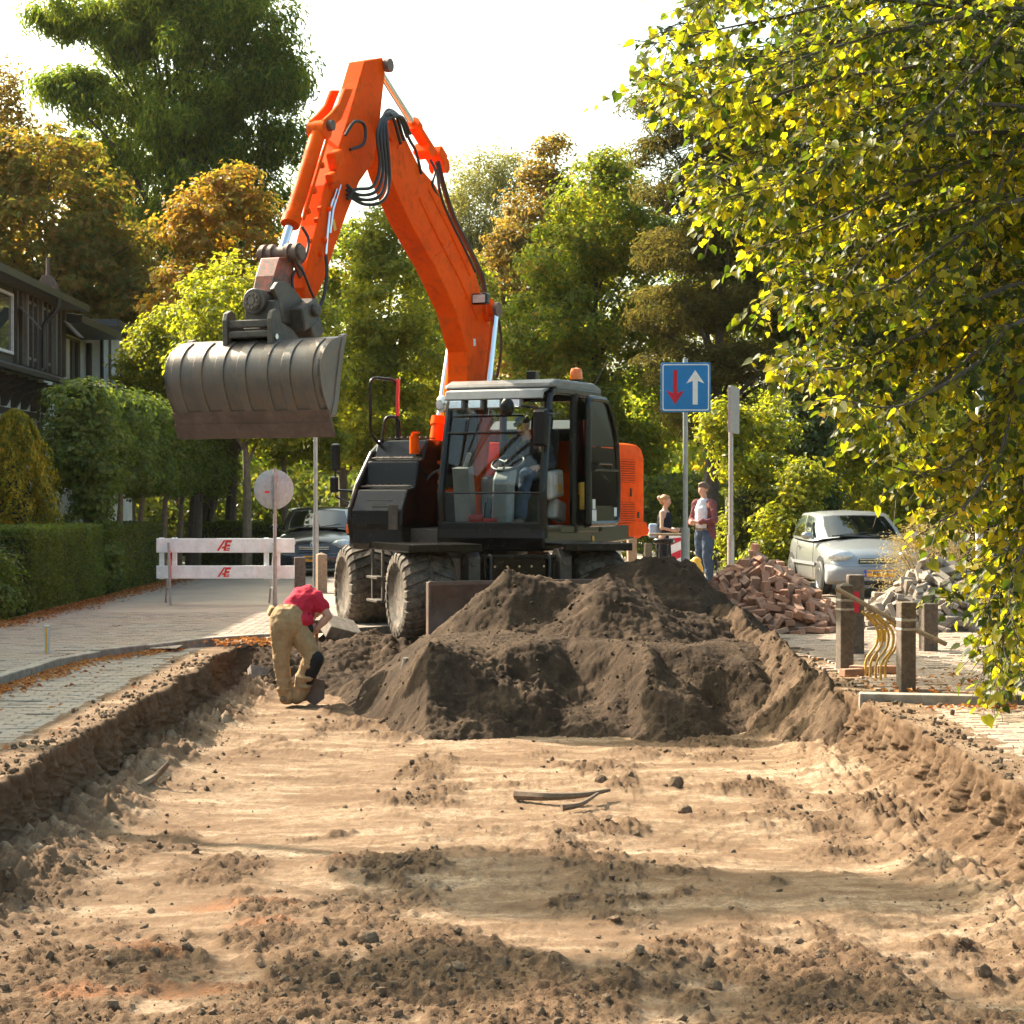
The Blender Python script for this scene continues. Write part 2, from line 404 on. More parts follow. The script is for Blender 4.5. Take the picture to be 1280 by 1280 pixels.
# ================================================================== ground sheets
TL, TR, TN, TF = -2.82, 3.0, 1.0, 24.2      # trench: left, right, near and far limits
def sheet(name, rects, z, m, kind='structure', parent=None):
    V = []; Fc = []
    for (x0, y0, x1, y1) in rects:
        k = len(V); V += [(x0, y0, z), (x1, y0, z), (x1, y1, z), (x0, y1, z)]; Fc.append((k, k + 1, k + 2, k + 3))
    o = link(name, npmesh(name, V, Fc, m), parent)
    if kind: o['kind'] = kind
    return o
sheet('ground', [(-400, -60, -3.1, 900), (3.25, -60, 400, 900), (-3.1, TF, 3.25, 900), (-3.1, -60, 3.25, TN)], -0.03, M['garden'])
sheet('road', [(-6.2, 24.3, 7.6, 160)], -0.006, M['far_paving'])

# ------------------------------------------------------------------ trench floor
PATCH = [(440, 1085, .22, .30, .9), (395, 1140, .26, .35, 1.0), (360, 1180, .25, .22, .9), (420, 1050, .15, .2, .8), (560, 1000, .55, .25, .8),
         (480, 965, .35, .4, .35), (790, 1030, .25, .28, 1.0), (640, 1078, .45, .25, .8), (560, 1085, .3, .35, .8), (700, 1000, .5, .2, .6), (960, 985, .35, .6, .8), (1060, 1000, .2, .5, .8), (840, 1190, .7, .25, .6),
         (640, 1230, .6, .5, .8), (480, 1250, .3, .4, .6), (1000, 1230, .5, .5, .7), (1180, 1200, .3, .4, .6), (60, 1275, .6, .18, 1.0), (230, 1060, .35, .12, .9), (270, 1085, .25, .3, .9), (200, 950, .3, .25, .8),
         (120, 1200, .35, .3, .8), (80, 1000, .25, 2.0, .8), (960, 1105, .28, .09, .9), (330, 1120, .2, .5, .8), (720, 965, .3, .5, .6), (880, 960, .3, .5, .5), (1130, 1030, .2, .8, .5), (500, 905, .9, .5, .8), (300, 900, .5, .5, .6), (760, 1130, .4, .06, .8)]
REDS = [(200, 1190, .25, .2), (310, 1130, .3, .15), (240, 1240, .35, .2), (330, 1160, .25, .12), (130, 1250, .3, .15), (420, 1080, .12, .1)]
PZ = -0.45
PP = [(on(a, b, PZ), c, d, e) for a, b, c, d, e in PATCH]; RP = [(on(a, b, PZ), c, d) for a, b, c, d in REDS]
def floor_mask(X, Y):
    m = np.zeros_like(X)
    wx = X + 0.5 * fbm(X * 1.7, Y * 1.7, 4, 5); wy = Y + 0.6 * fbm(X * 1.5, Y * 1.5, 4, 9)
    for p, sx, sy, a in PP:
        m = np.maximum(m, a * np.exp(-((wx - p.x) / sx) ** 2 - ((wy - p.y) / sy) ** 2))
    n = fbm(X * 2.0, Y * 1.0, 6, 21, .62)
    n = n + .30 * sstep(10.2, 8.0, Y + .8 * fbm(X * .8, Y * .8, 2, 29))
    return np.clip(sstep(0.10, 0.80, m * .9 + n * 0.7) * 1.0 + 0.55 * sstep(0.10, 0.40, n + .25 * fbm(X * 7, Y * 9, 3, 23)), 0, 1)
def floor_h(X, Y, mk=None, fine=True):
    if mk is None: mk = floor_mask(X, Y)
    st = fbm(X * 0.9, Y * 1.6, 4, 3) * 0.030 + fbm(X * 3.0, Y * 9, 3, 33) * 0.008        # scraped bands across the trench
    ter = np.floor((fbm(X * 0.5, Y * 0.8, 4, 44) * 7)) * 0.008
    h = PZ + st + ter + fbm(X * 0.4, Y * 0.4, 2, 8) * 0.03
    h += mk * (billow(X * 4, Y * 5, 2, 55, 0.6) * 0.05 + billow(X * 15, Y * 15, 3, 56, 0.65) * 0.035 - 0.012)
    if fine: h += (0.30 + mk) * (billow(X * 30, Y * 30, 2, 71, 0.6) * 0.020) + sstep(-.15, .4, fbm(X * 1.6, Y * 1.2, 3, 77)) * (billow(X * 12, Y * 12, 3, 78, .65) * .034)
    h += 0.16 * sstep(-2.25, -2.62, X + 0.22 * fbm(Y * 1.1, Y * 0.3, 3, 91)) * (0.3 + billow(X * 11, Y * 11, 3, 93))
    h += 0.12 * sstep(2.25, 2.7, X + 0.2 * fbm(Y * 1.1, Y * 0.3, 3, 95)) * (0.3 + billow(X * 11, Y * 11, 3, 97))
    return h
ys = [TN, 3.0, 5.0, 6.2]
y = 6.6
while y < 21.8: ys.append(y); y += 0.0145 * (y / 7.0) ** 1.7
xs = np.arange(-3.0, 3.25, 0.014)
X, Y = np.meshgrid(xs, np.array(ys)); MK = floor_mask(X, Y); H = floor_h(X, Y, MK); H = H + (rng.random(H.shape) - .5) * (.0035 + .011 * MK)
RD = np.zeros_like(X)
for p, sx, sy in RP: RD = np.maximum(RD, np.exp(-((X - p.x) / sx) ** 2 - ((Y - p.y) / sy) ** 2))
RD = sstep(0.35, 0.8, RD + 0.6 * fbm(X * 6, Y * 9, 4, 61)) * 0.8
def grid_faces(r, c):
    i = (np.arange(r - 1)[:, None] * c + np.arange(c - 1)[None, :]).ravel()
    return np.stack([i, i + 1, i + c + 1, i + c], 1)
V = np.stack([X, Y, H], -1).reshape(-1, 3)
o = link('trench_floor', npmesh('trench_floor', V, grid_faces(*X.shape), M['dug_sand'], True, {'loose': MK, 'red': RD})); o['kind'] = 'structure'

# ------------------------------------------------------------------ trench sides: a lip of sand, a broken face and a foot of crumbled soil
def side(name, y0, y1, sgn, edge, foot, ntop, nface):
    yy = [y0]
    while yy[-1] < y1: yy.append(yy[-1] + 0.016 * max(1, (yy[-1] / 9.0)) ** 1.3)
    yy = np.array(yy); q = np.linspace(0, 1, 70)
    U, T = np.meshgrid(q, yy)
    e = edge + sgn * (0.09 * fbm(T * 1.3, T * 0.2, 4, 12) + 0.06 * fbm(T * 5, T * .3, 4, 13, .6))
    lip = 0.45
    k = np.clip((U - 0.3) / 0.7, 0, 1)
    x = np.where(U < 0.3, e - sgn * lip * (1 - U / 0.3), e + sgn * foot * (0.08 * k + 0.92 * k ** 2.4))
    z = np.where(U < 0.3, 0.004 + 0.010 * (U / 0.3), 0.014 - 0.50 * k ** 0.75 * (1 + 0.05 * fbm(T * 3, T, 3, 14)))
    st = fbm(T * ntop, U * 2.2, 4, 15) * 0.5 + billow(T * ntop * 2.3, U * 6, 4, 16, 0.6) * 0.7 + 0.35 * billow(T * 9, U * 14, 3, 26, 0.6) + 0.55 * billow(T * 13 + 1.2 * U, U * 1.4, 3, 27, 0.6)
    f = np.sin(np.clip(k * 1.15, 0, 1) * math.pi) ** 0.5 * (U > 0.3)
    x = x - sgn * f * (st - 0.5) * nface
    z = z + f * 0.02 * fbm(T * 11, U * 11, 3, 17) + np.where(U < 0.3, (U / 0.3) * 0.022 * (fbm(T * 6, U * 6, 4, 18) + .3), 0) * np.where(U > 0.02, 1, 0)
    Vv = np.stack([x, T, z], -1).reshape(-1, 3); Fq = grid_faces(*U.shape)
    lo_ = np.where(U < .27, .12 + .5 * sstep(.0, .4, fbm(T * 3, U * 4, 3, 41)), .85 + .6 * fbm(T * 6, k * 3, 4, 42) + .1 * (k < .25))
    if sgn < 0: Fq = Fq[:, ::-1]
    Vv = Vv + ((rng.random(Vv.shape) - .5) * .011) * np.repeat((U.ravel() > .04)[:, None], 3, 1)
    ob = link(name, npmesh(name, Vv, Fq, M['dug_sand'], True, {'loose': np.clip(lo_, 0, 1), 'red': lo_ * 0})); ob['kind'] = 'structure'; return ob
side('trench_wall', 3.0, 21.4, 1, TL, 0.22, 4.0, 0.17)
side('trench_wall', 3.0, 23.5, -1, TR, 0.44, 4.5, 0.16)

# ------------------------------------------------------------------ soil heaps
def heap(name, label, x0, x1, y0, y1, fn, m, step=0.022, rough=1.0, seed=0, group=None, calm=None):
    xs = np.arange(x0, x1, step); ys = np.arange(y0, y1, step * 1.15); X, Y = np.meshgrid(xs, ys)
    wx = X + 0.12 * fbm(X * 1.6, Y * 1.6, 3, seed + 1); wy = Y + 0.12 * fbm(X * 1.6, Y * 1.6, 3, seed + 2)
    H = fn(wx, wy)
    H = H + rough * (fbm(X * 2.2, Y * 2.2, 4, seed + 3) * 0.10 + (billow(X * 7, Y * 7, 3, seed + 4, 0.65) - .3) * 0.075 * (.4 + 1.2 * vn(X * .9, Y * .9, seed + 8)) + (billow(X * 26, Y * 26, 2, seed + 5) - .3) * 0.03) * (calm(X, Y) if calm else 1)
    H = H + (rng.random(H.shape) - .5) * 0.016
    Vv = np.stack([X, Y, H], -1).reshape(-1, 3)
    ob = link(name, npmesh(name, Vv, grid_faces(*X.shape), m, True))
    return tag(ob, label, 'soil heap', group), (X, Y, H)
def ramp2(X, pts): return np.interp(X, [p[0] for p in pts], [p[1] for p in pts])
def h_near(X, Y):
    top = ramp2(X, [(-1.9, -.75), (-1.35, -.38), (-.95, -.05), (-.6, .22), (0, .29), (1.3, .27), (2.0, .24), (2.7, .24), (3.2, -.1)])
    foot = ramp2(X, [(-2, 19.2), (-1.0, 17.6), (-.6, 16.7), (0, 17.0), (.8, 17.25), (1.5, 16.7), (1.9, 16.9), (2.4, 17.0), (3.2, 17.6)]) + .45 * fbm(X * 1.7, Y * .3, 3, 131)
    top = top + .10 * fbm(X * 1.2, Y * .6, 3, 133)
    k = np.clip((Y - foot) / 1.75, 0, 1); prof = -0.60 + (top + 0.60) * (.62 * k ** 0.62 + .38 * sstep(.15, .95, k + .25 * fbm(X * 2.2, Y * 2.2, 3, 135)))
    return np.where(Y > 20.0, prof - (Y - 20.0) * 0.5, prof)
def h_mid(X, Y):
    r = np.sqrt(((X - .22) / np.where(X < .22, 1.15, 4.2)) ** 2 + ((Y - 20.6) / 1.25) ** 2)
    a = 0.90 - 1.0 * r
    b = 0.88 - 0.60 * np.sqrt(((X - 1.25) / 1.0) ** 2 + ((Y - 20.5) / 1.2) ** 2)
    return np.maximum(a, b)
def h_far(X, Y):
    crest = ramp2(X, [(.3, -.2), (.9, .5), (1.25, .80), (1.9, .95), (2.4, .88), (2.75, .55), (3.3, .1), (3.9, -.2)])
    return crest - 0.62 * np.abs(Y - 22.4) ** 1.15
def h_bank(X, Y):
    top = ramp2(Y, [(15.4, -.35), (16.2, 0.0), (17.5, .12), (19, .26), (20.5, .42), (21.5, .50), (22.8, .25), (24.0, -.3)])
    c = ramp2(Y, [(15, 3.02), (17, 2.95), (19, 2.85), (21, 2.62), (23, 2.6)])
    d = X - c
    return np.where(d > 0, top - 1.15 * d, top - 0.95 * np.abs(d) ** 1.1)
def h_left(X, Y):
    top = ramp2(X, [(-3.0, -.05), (-2.6, -.10), (-2.2, -.06), (-1.7, .0), (-1.0, .05), (-.4, .0), (.2, -.2)])
    return np.where(Y < 22.0, top - 0.45 * np.clip((22.0 - Y) / 1.5, 0, 9) ** 0.8, top - 0.5 * np.clip(Y - 22.7, 0, 9))
HEAPS = []
HEAPS.append(heap('soil_heap', 'low wide brown soil heap spilling onto the trench floor in front of the others', -2.0, 3.1, 16.3, 21.2, h_near, M['dark_soil'], 0.016, 1.0, 100, None, lambda X, Y: .22 + .78 * sstep(18.75, 18.3, Y) * (.45 + .55 * sstep(1.3, .3, X))))
HEAPS.append(heap('soil_heap', 'pointed dark soil heap right against the rusty dozer blade', -1.3, 2.6, 19.2, 22.2, h_mid, M['dark_soil'], 0.022, 0.9, 200))
HEAPS.append(heap('soil_heap', 'tallest dark soil heap between the excavator counterweight and the brick pile', .3, 3.9, 20.8, 24.2, h_far, M['dark_soil'], 0.025, 1.0, 300))
HEAPS.append(heap('soil_bank', 'long sandy bank of soil along the right edge of the trench', 1.7, 3.75, 15.5, 24.0, h_bank, M['wall_soil'], 0.018, 1.5, 400))
HEAPS.append(heap('soil_bank', 'broken soil bank behind the stooping worker at the head of the trench', -3.0, .2, 20.2, 23.6, h_left, M['dark_soil'], 0.024, 1.1, 500))
for hb, _ in HEAPS[3:]: hb['category'] = 'soil bank'

# ------------------------------------------------------------------ loose clods lying on the trench floor and the heaps
def ico(n=1):
    bm = bmesh.new(); bmesh.ops.create_icosphere(bm, subdivisions=n, radius=1.0)
    v = np.array([p.co[:] for p in bm.verts]); f = np.array([[q.index for q in t.verts] for t in bm.faces]); bm.free(); return v, f
IC1 = ico(1); IC2 = ico(2)
def rocks(P, S, ic=IC1, sq=0.7, rough=0.22):
    k = len(P); nv = len(ic[0])
    D = ic[0][None] * (1 + rough * rng.normal(size=(k, nv, 1)))
    A = rng.normal(size=(k, 3, 3)); Q, _ = np.linalg.qr(A)
    D = D * np.array([1, 0.8, sq])[None, None]; D = np.einsum('kij,knj->kni', Q, D)
    V = (P[:, None] + D * S[:, None, None]).reshape(-1, 3)
    return V, (ic[1][None] + (np.arange(k) * nv)[:, None, None]).reshape(-1, 3)
n = 90000
yy = 7.2 + (18.5 - 7.2) * rng.random(n) ** 1.6; xx = rng.uniform(-2.7, 2.75, n)
mk = floor_mask(xx, yy); near_l = np.exp(-((xx + 2.35) / .28) ** 2) * .5 + np.exp(-((xx - 2.35) / .25) ** 2) * .35
keep = rng.random(n) < (mk ** 1.5) * 0.17 + 0.011 + near_l * .22
xx, yy = xx[keep], yy[keep]; hh = floor_h(xx, yy)
S = 0.0035 + 0.026 * rng.random(len(xx)) ** 11 + 0.004 * rng.random(len(xx))
k = 2600; ey = 8.0 + 12.5 * rng.random(k) ** 1.3; sd = rng.random(k) < .5
ex_ = np.where(sd, TL - .02 - np.abs(rng.normal(size=k)) * .16, TR + .02 + np.abs(rng.normal(size=k)) * .2)
xx = np.concatenate([xx, ex_]); yy = np.concatenate([yy, ey]); hh = np.concatenate([hh, np.full(k, .02)]); S = np.concatenate([S, .004 + .028 * rng.random(k) ** 6])
V, Fq = rocks(np.stack([xx, yy, hh + S * 0.1], 1), S)
o = link('soil_clods', npmesh('soil_clods', V, Fq, M['clod'])); tag(o, kind='stuff')
PV, PF, off = [], [], 0
BV, BF, boff = [], [], 0
for hi, (hb, (X, Y, H)) in enumerate(HEAPS):
    k = 1700 if hb.name.startswith('soil_heap') else 1500
    i = rng.integers(0, X.size, k * 3); px, py, pz = X.ravel()[i], Y.ravel()[i], H.ravel()[i]
    ok = pz > np.where(np.abs(px) < 2.8, -0.42, 0.02); px, py, pz = px[ok][:k], py[ok][:k], pz[ok][:k]
    S = (0.006 + 0.024 * rng.random(len(px)) ** 7) * (1.0 if hb.name.startswith('soil_heap') or hb.location.y else .75)
    v, f = rocks(np.stack([px, py, pz + S * .05], 1), S)
    if hi == 3: BV.append(v); BF.append(f + boff); boff += len(v)
    else: PV.append(v); PF.append(f + off); off += len(v)
o = link('soil_clods', npmesh('soil_clods', np.concatenate(PV), np.concatenate(PF), M['heap_clod'], True)); tag(o, kind='stuff')
o = link('soil_clods', npmesh('soil_clods', np.concatenate(BV), np.concatenate(BF), M['wall_soil'], True)); tag(o, kind='stuff')

# larger lumps, half buried paving stones and roots
M['stone'] = mat('concrete_lump', (0.30, 0.26, 0.22), 0.9, 0, (0.14, 0.10, 0.07), 0.5, 6, 0.4, 50)
M['old_wood'] = mat('root_wood', (0.20, 0.13, 0.08), 0.9, 0, (0.10, 0.07, 0.045), 0.5, 12, 0.5, 90)
def slabstone(px, py, z, size, rot, label):
    p = on(px, py, z); mb = MB(); mb.box((0, 0, 0), size)
    o = mb.build('paving_block', M['stone'], None, bevel=0.012, loc=p); o.rotation_euler = rot
    tag(o, label, 'paving block', 'old paving blocks dug out of the street')
slabstone(330, 850, -0.36, (.34, .30, .10), (.9, .2, .5), 'grey paving block tilted on its edge left of the worker')
slabstone(314, 850, -0.38, (.30, .26, .09), (.2, .5, .2), 'grey paving block lying flatter beside the tilted one')
slabstone(425, 786, 0.10, (.46, .34, .16), (.5, .25, .6), 'pale concrete block lying beside the excavator front tyre')
slabstone(405, 778, 0.10, (.14, .12, .10), (.3, .9, .2), 'small tan lump of concrete above the shovel handle')
slabstone(512, 836, 0.0, (.22, .05, .22), (.2, .1, .9), 'dark flat slab standing upright in the low soil heap')
def root_piece(pts, r, label):
    mb = MB(); P = spline([on(a, b, PZ + zz) for a, b, zz in pts], 5); mb.tube(P, [r * (1.1 - .7 * i / (len(P) - 1)) for i in range(len(P))], 7)
    tag(mb.build('root', M['old_wood'], None, smooth=True), label, 'root', 'tree roots left in the trench')
root_piece([(645, 994, .06), (690, 996, .07), (730, 994, .06), (762, 988, .07)], .035, 'thick pale root lying across the middle of the trench floor')
root_piece([(702, 1010, .05), (725, 1006, .06), (748, 992, .06)], .025, 'shorter root lying under the end of the thick pale one')
root_piece([(172, 985, .05), (195, 970, .10), (212, 953, .2)], .035, 'crooked root sticking up at the foot of the left trench wall')
def boulder(px, py, s, label):
    p = on(px, py, PZ); v, f = rocks(np.array([[0, 0, s * .4]]), np.array([s]), IC2, .8, .06)
    o = link('clod', npmesh('clod', v, f, M['clod'], False), None, p); tag(o, label, 'clod', 'big clods on the trench floor')
for a in [(922, 482 + 760 - 1, .05), ]: pass
boulder(460, 1182, .06, 'round dark clod lying alone near the bottom left of the trench')
boulder(857, 1018, .05, 'pale stone near the foot of the right trench wall')
boulder(752, 982, .06, 'round brown clod by the end of the thick root')
boulder(1232, 1225, .05, 'pale stone nearest the lower right corner')
boulder(22, 1212, .05, 'small grey stone in the shade of the left wall')
boulder(845, 985, .07, 'split pale clod in the middle of the stony band')
boulder(895, 648 + 590, .035, 'small orange brick fragment on the rough near floor')

# ------------------------------------------------------------------ paving
def pave(name, inside, box, z, m, size=(0.2, 0.1, 0.07), along='x', holes=0.0):
    """paving: its own sheet of joint sand; the 300 nearest bricks one by one, the others joined"""
    x0, y0, x1, y1 = box
    L, Wd, T = size; P = []; g = 0.006
    if along == 'x':
        r = 0; yv = y0
        while yv < y1:
            xv = x0 + (r % 2) * L / 2
            while xv < x1: P.append((xv, yv)); xv += L + g
            yv += Wd + g; r += 1
    P = [p for p in P if inside(p[0], p[1]) and random.random() >= holes]
    P.sort(key=lambda p: p[0] ** 2 + p[1] ** 2)
    st = empty(name); st['kind'] = 'structure'
    hx, hy = L / 2, Wd / 2; b = 0.006
    bv = np.array([(-hx, -hy, -T), (hx, -hy, -T), (hx, hy, -T), (-hx, hy, -T), (-hx, -hy, -b), (hx, -hy, -b), (hx, hy, -b), (-hx, hy, -b),
                   (-hx + b, -hy + b, 0), (hx - b, -hy + b, 0), (hx - b, hy - b, 0), (-hx + b, hy - b, 0)])
    bf = np.array([(0, 1, 5, 4), (1, 2, 6, 5), (2, 3, 7, 6), (3, 0, 4, 7), (4, 5, 9, 8), (5, 6, 10, 9), (6, 7, 11, 10), (7, 4, 8, 11), (8, 9, 10, 11)])
    me = npmesh('paving_brick', bv, bf, m)
    V, Fq, k = [], [], 0
    for i, (px, py) in enumerate(P):
        dz = z + random.gauss(0, 0.0022); rx, ry, rz = random.gauss(0, .008), random.gauss(0, .006), random.gauss(0, .012)
        if i < 300:
            o = link('paving_brick', me, st, (px, py, dz)); o.rotation_euler = (rx, ry, rz)
        else:
            v = bv.copy(); v[:, 2] += v[:, 0] * -ry + v[:, 1] * rx
            v = v + np.array([px, py, dz]); V.append(v); Fq.append(bf + k); k += 12
    if V:
        o = link('paving_bricks', npmesh('paving_bricks', np.concatenate(V), np.concatenate(Fq), m), st); o['kind'] = 'stuff'
    return st
KERB = [(-4.75, 8.0), (-4.62, 13.0), (-4.40, 17.2), (-4.27, 19.5), (-3.65, 21.2), (-2.67, 22.6), (-1.71, 23.7), (-1.0, 24.3)]
def kerb_x(yv): return np.interp(yv, [p[1] for p in KERB], [p[0] for p in KERB])
rag = lambda yv: -3.13 + 0.05 * math.sin(yv * 2.1) + 0.04 * math.sin(yv * 5.3)
pave('side_road', lambda x, yv: kerb_x(yv) + 0.18 < x < rag(yv), (-4.7, 8.0, -2.9, 21.5), 0.004, M['grey_paver'], holes=0.004)
pave('sidewalk', lambda x, yv: -6.35 < x < kerb_x(yv) - 0.10, (-6.4, 13.0, -1.0, 27.0), 0.075, M['grey_paver'])
sheet('side_road_bed', [(-4.95, 1.0, -3.05, 22.0)], -0.010, M['joint_sand'])
sheet('sidewalk_bed', [(-6.4, 10.0, -4.5, 60.0), (-4.5, 20.8, -3.4, 60.0), (-3.4, 22.4, -2.0, 40)], 0.045, M['far_paving'])
# kerb stones along the left sidewalk
kb = empty('kerb'); kb['kind'] = 'structure'
def kerbstones(parent, pl, wd, ztop, L=1.0, depth=0.25):
    pl = [Vector((p[0], p[1], 0)) for p in pl]; acc = []
    tot = sum((b - a).length for a, b in zip(pl, pl[1:])); s = 0
    def pt(s):
        for a, b in zip(pl, pl[1:]):
            l = (b - a).length
            if s <= l: return a.lerp(b, s / l)
            s -= l
        return pl[-1]
    while s < tot - 0.3:
        a, b = pt(s + .006), pt(min(tot, s + L - .006)); dz = random.gauss(0, .006)
        mb = MB(); mb.bar(a + Vector((0, 0, ztop + dz - depth / 2)), b + Vector((0, 0, ztop + random.gauss(0, .006) - depth / 2)), wd, depth, (0, 0, 1))
        mb.build('kerb_stone', M['kerb'], parent, bevel=0.014); s += L
kerbstones(kb, KERB, 0.13, 0.085)
# right hand side: paving before and behind the kerb that runs across
def rin(x, yv): return x > 3.24 + 0.06 * math.sin(yv * 3) + .03 * math.sin(yv * 7)
pave('parking_bay', rin, (3.1, 8.6, 6.2, 15.35), 0.004, M['brown_paver'], holes=0.004)
pave('brick_sidewalk', lambda x, yv: x > 3.35 + 0.1 * math.sin(yv * 4) and (yv > 16.3 or x > 3.9), (3.1, 15.75, 6.8, 26.5), 0.03, M['brown_paver'], holes=0.03)
sheet('parking_bay_bed', [(3.15, 1.0, 9.0, 15.5)], -0.010, M['joint_sand'])
sheet('brick_sidewalk_bed', [(3.15, 15.5, 9.0, 45.0)], 0.004, M['joint_sand'])
kr = empty('kerb'); kr['kind'] = 'structure'
kerbstones(kr, [(3.0, 15.62), (4.1, 15.45), (9.0, 15.3)], 0.16, 0.075)

# ================================================================== excavator
M['orange'] = mat('orange_paint', (0.92, 0.088, 0.002), 0.45, 0, (0.55, 0.07, 0.01), 0.28, 2.4, 0.03, 160, 0.02, 0.0, 0.07)
def worn_paint():
    t = NT('orange_paint'); v = t.pos(); n1 = t.noise(1.3, 5, .6, v); n2 = t.noise(5.5, 8, .72, v, .8); n3 = t.noise(46, 6, .75, t.pos((1, 1, .25)))
    c = t.ramp(n1, [(.3, (.80, .072, .002)), (.5, (.92, .09, .002)), (.72, (.93, .115, .006))])
    c = t.mix(t.ramp(n2, [(.50, (0, 0, 0)), (.66, (.5,) * 3), (.8, (.85,) * 3)]), c, (.42, .075, .022))
    c = t.mix(t.ramp(n3, [(.62, (0, 0, 0)), (.70, (.8,) * 3)]), c, (.22, .06, .028))
    c = t.mix(t.ramp(t.noise(2.4, 7, .7, v, 1.5), [(.60, (0, 0, 0)), (.78, (.35,) * 3)]), c, (.45, .24, .13))
    t.pr(c, t.ramp(n2, [(.35, (.38,) * 3), (.7, (.7,) * 3)]), 0, t.bump(n3, .06, .004), .03); return t.m
M['orange'] = worn_paint()
M['orange_worn'] = mat('worn_orange_paint', (0.60, 0.065, 0.012), 0.5, 0, (0.10, 0.05, 0.035), 0.75, 7, 0.1, 120)
M['black_paint'] = mat('black_paint', (0.0045, 0.004, 0.004), 0.22, 0, (0.030, 0.022, 0.016), 0.26, 3.5, 0.05, 120, 0.35)
M['dark_steel'] = mat('dark_steel', (0.055, 0.050, 0.047), 0.5, 0.3, (0.15, 0.115, 0.085), 0.5, 4, 0.15, 100)
M['bucket_steel'] = mat('worn_bucket_steel', (0.155, 0.142, 0.133), 0.40, 0.25, (0.22, 0.15, 0.105), 0.55, 2.6, 0.18, 60, 0.5, 0, 0.3)
M['rust_steel'] = mat('rusty_steel', (0.19, 0.125, 0.10), 0.6, 0.2, (0.11, 0.072, 0.056), 0.5, 4, 0.3, 60, 0.4, 0, 0.25)
M['chrome'] = mat('polished_rod', (0.75, 0.75, 0.76), 0.12, 1.0, None, 0, 5, 0, 60, 0.5, 0, 0.03)
M['rubber'] = mat('tyre_rubber', (0.030, 0.028, 0.027), 0.8, 0, (0.20, 0.155, 0.115), 0.55, 4, 0.25, 70, 0.3)
M['hose'] = mat('black_hose', (0.018, 0.017, 0.018), 0.45, 0, None, 0, 8, 0.05, 200)
M['grey_plastic'] = mat('grey_plastic', (0.30, 0.30, 0.29), 0.6, 0, (0.2, 0.18, 0.16), 0.2, 5)
M['pale_plastic'] = mat('pale_plastic', (0.52, 0.50, 0.46), 0.6, 0, (0.3, 0.27, 0.23), 0.25, 5)
M['white_paint'] = mat('white_paint', (0.74, 0.72, 0.69), 0.5, 0, (0.42, 0.36, 0.30), 0.3, 5, 0.05, 90)
M['glass'] = glassmat('clear_glass', (0.93, 0.96, 0.95), 0.55)
M['lens'] = glassmat('lamp_lens', (0.95, 0.95, 0.92), 1.0, 0.05)
M['reflector'] = mat('lamp_reflector', (0.82, 0.82, 0.80), 0.18, 0.9, None, 0, 20)
M['amber'] = mat('amber_lens', (0.85, 0.17, 0.012), 0.22, 0, None, 0, 20, 0.1, 90, 0.6)
M['red'] = mat('red_paint', (0.62, 0.03, 0.03), 0.45, 0, (0.35, 0.03, 0.03), 0.2, 8)
M['yellow'] = mat('yellow_paint', (0.80, 0.42, 0.02), 0.45, 0, (0.35, 0.2, 0.05), 0.25, 8)
M['seat_cloth'] = mat('dark_seat_cloth', (0.03, 0.03, 0.032), 0.9, 0, None, 0, 9, 0.2, 150)

EXC = Vector((-0.20, 23.9, 0.0))
CU, SU = math.cos(R(25)), math.sin(R(25))
UPM = Matrix.Rotation(R(-25), 4, 'Z')
LOM = Matrix.Rotation(R(18), 4, 'Z')
def upl(px, py, a):
    """a point of the superstructure in its own frame: a = to the machine's left, -y = forward, z up"""
    s = (px - 613) / 2400
    u = (s * (EXC.y - a * SU) - EXC.x - a * CU) / (-SU + s * CU)
    d = EXC.y - a * SU - u * CU
    return Vector((a, -u, 1.65 - (py - 625) / 2400 * d))
def uz(px, py, a): v = upl(px, py, a); return (v.y, v.z)
ex = empty('wheeled_excavator', EXC, 0, 'orange wheeled excavator with raised arm and wide grey bucket in the dug-up street', 'excavator')
side_fn = lambda a, p, q: (a, p, q)

# ---- undercarriage
def U(): return MB(UPM)
def Lw(): return MB(LOM)
mb = Lw()
mb.prism([(-1.55, .62), (-1.45, .95), (1.45, .95), (1.55, .62), (1.3, .5), (-1.3, .5)], -.44, .44, side_fn)
mb.cyl((0, 0, .9), (0, 0, 1.04), .62, 28); mb.box((0, -1.3, .56), (1.5, .24, .24)); mb.box((0, 1.3, .56), (1.5, .24, .24))
mb.build('chassis', M['dark_steel'], ex, bevel=.015)
mb = Lw(); mb.box((0, -1.64, .80), (.86, .16, .42)); mb.box((0, -1.735, .99), (.90, .05, .05))
cb = mb.build('front_box', M['black_paint'], ex, bevel=.012)
mb = Lw()
for k in range(5): mb.cyl((-.30 + .15 * k, -1.725, .88), (-.30 + .15 * k, -1.738, .88), .014, 8)
mb.build('bolts', M['chrome'], cb, smooth=True)
mb = Lw()
for sx in (-1, 1):
    mb.tube(arc([(sx * .36, -1.74, 1.02), (sx * .36, -1.77, .98), (sx * .36, -1.77, .66)], .03), .018, 8)
mb.build('hose', M['hose'], ex, smooth=True)
for sx in (-1, 1):
    mb = Lw(); mb.prism([(-1.78, .5), (-1.78, .98), (-1.68, 1.08), (-1.55, 1.08), (-1.45, .98), (-1.45, .5)], sx * .56 - .07, sx * .56 + .07, side_fn)
    mb.cyl((sx * .56 - .1, -1.62, .96), (sx * .56 + .1, -1.62, .96), .065, 14); mb.cyl((sx * .56, -1.79, .93), (sx * .56, -1.80, .93), .05, 14)
    mb.build('outrigger_lug', M['dark_steel'], ex, bevel=.01, auto=40)
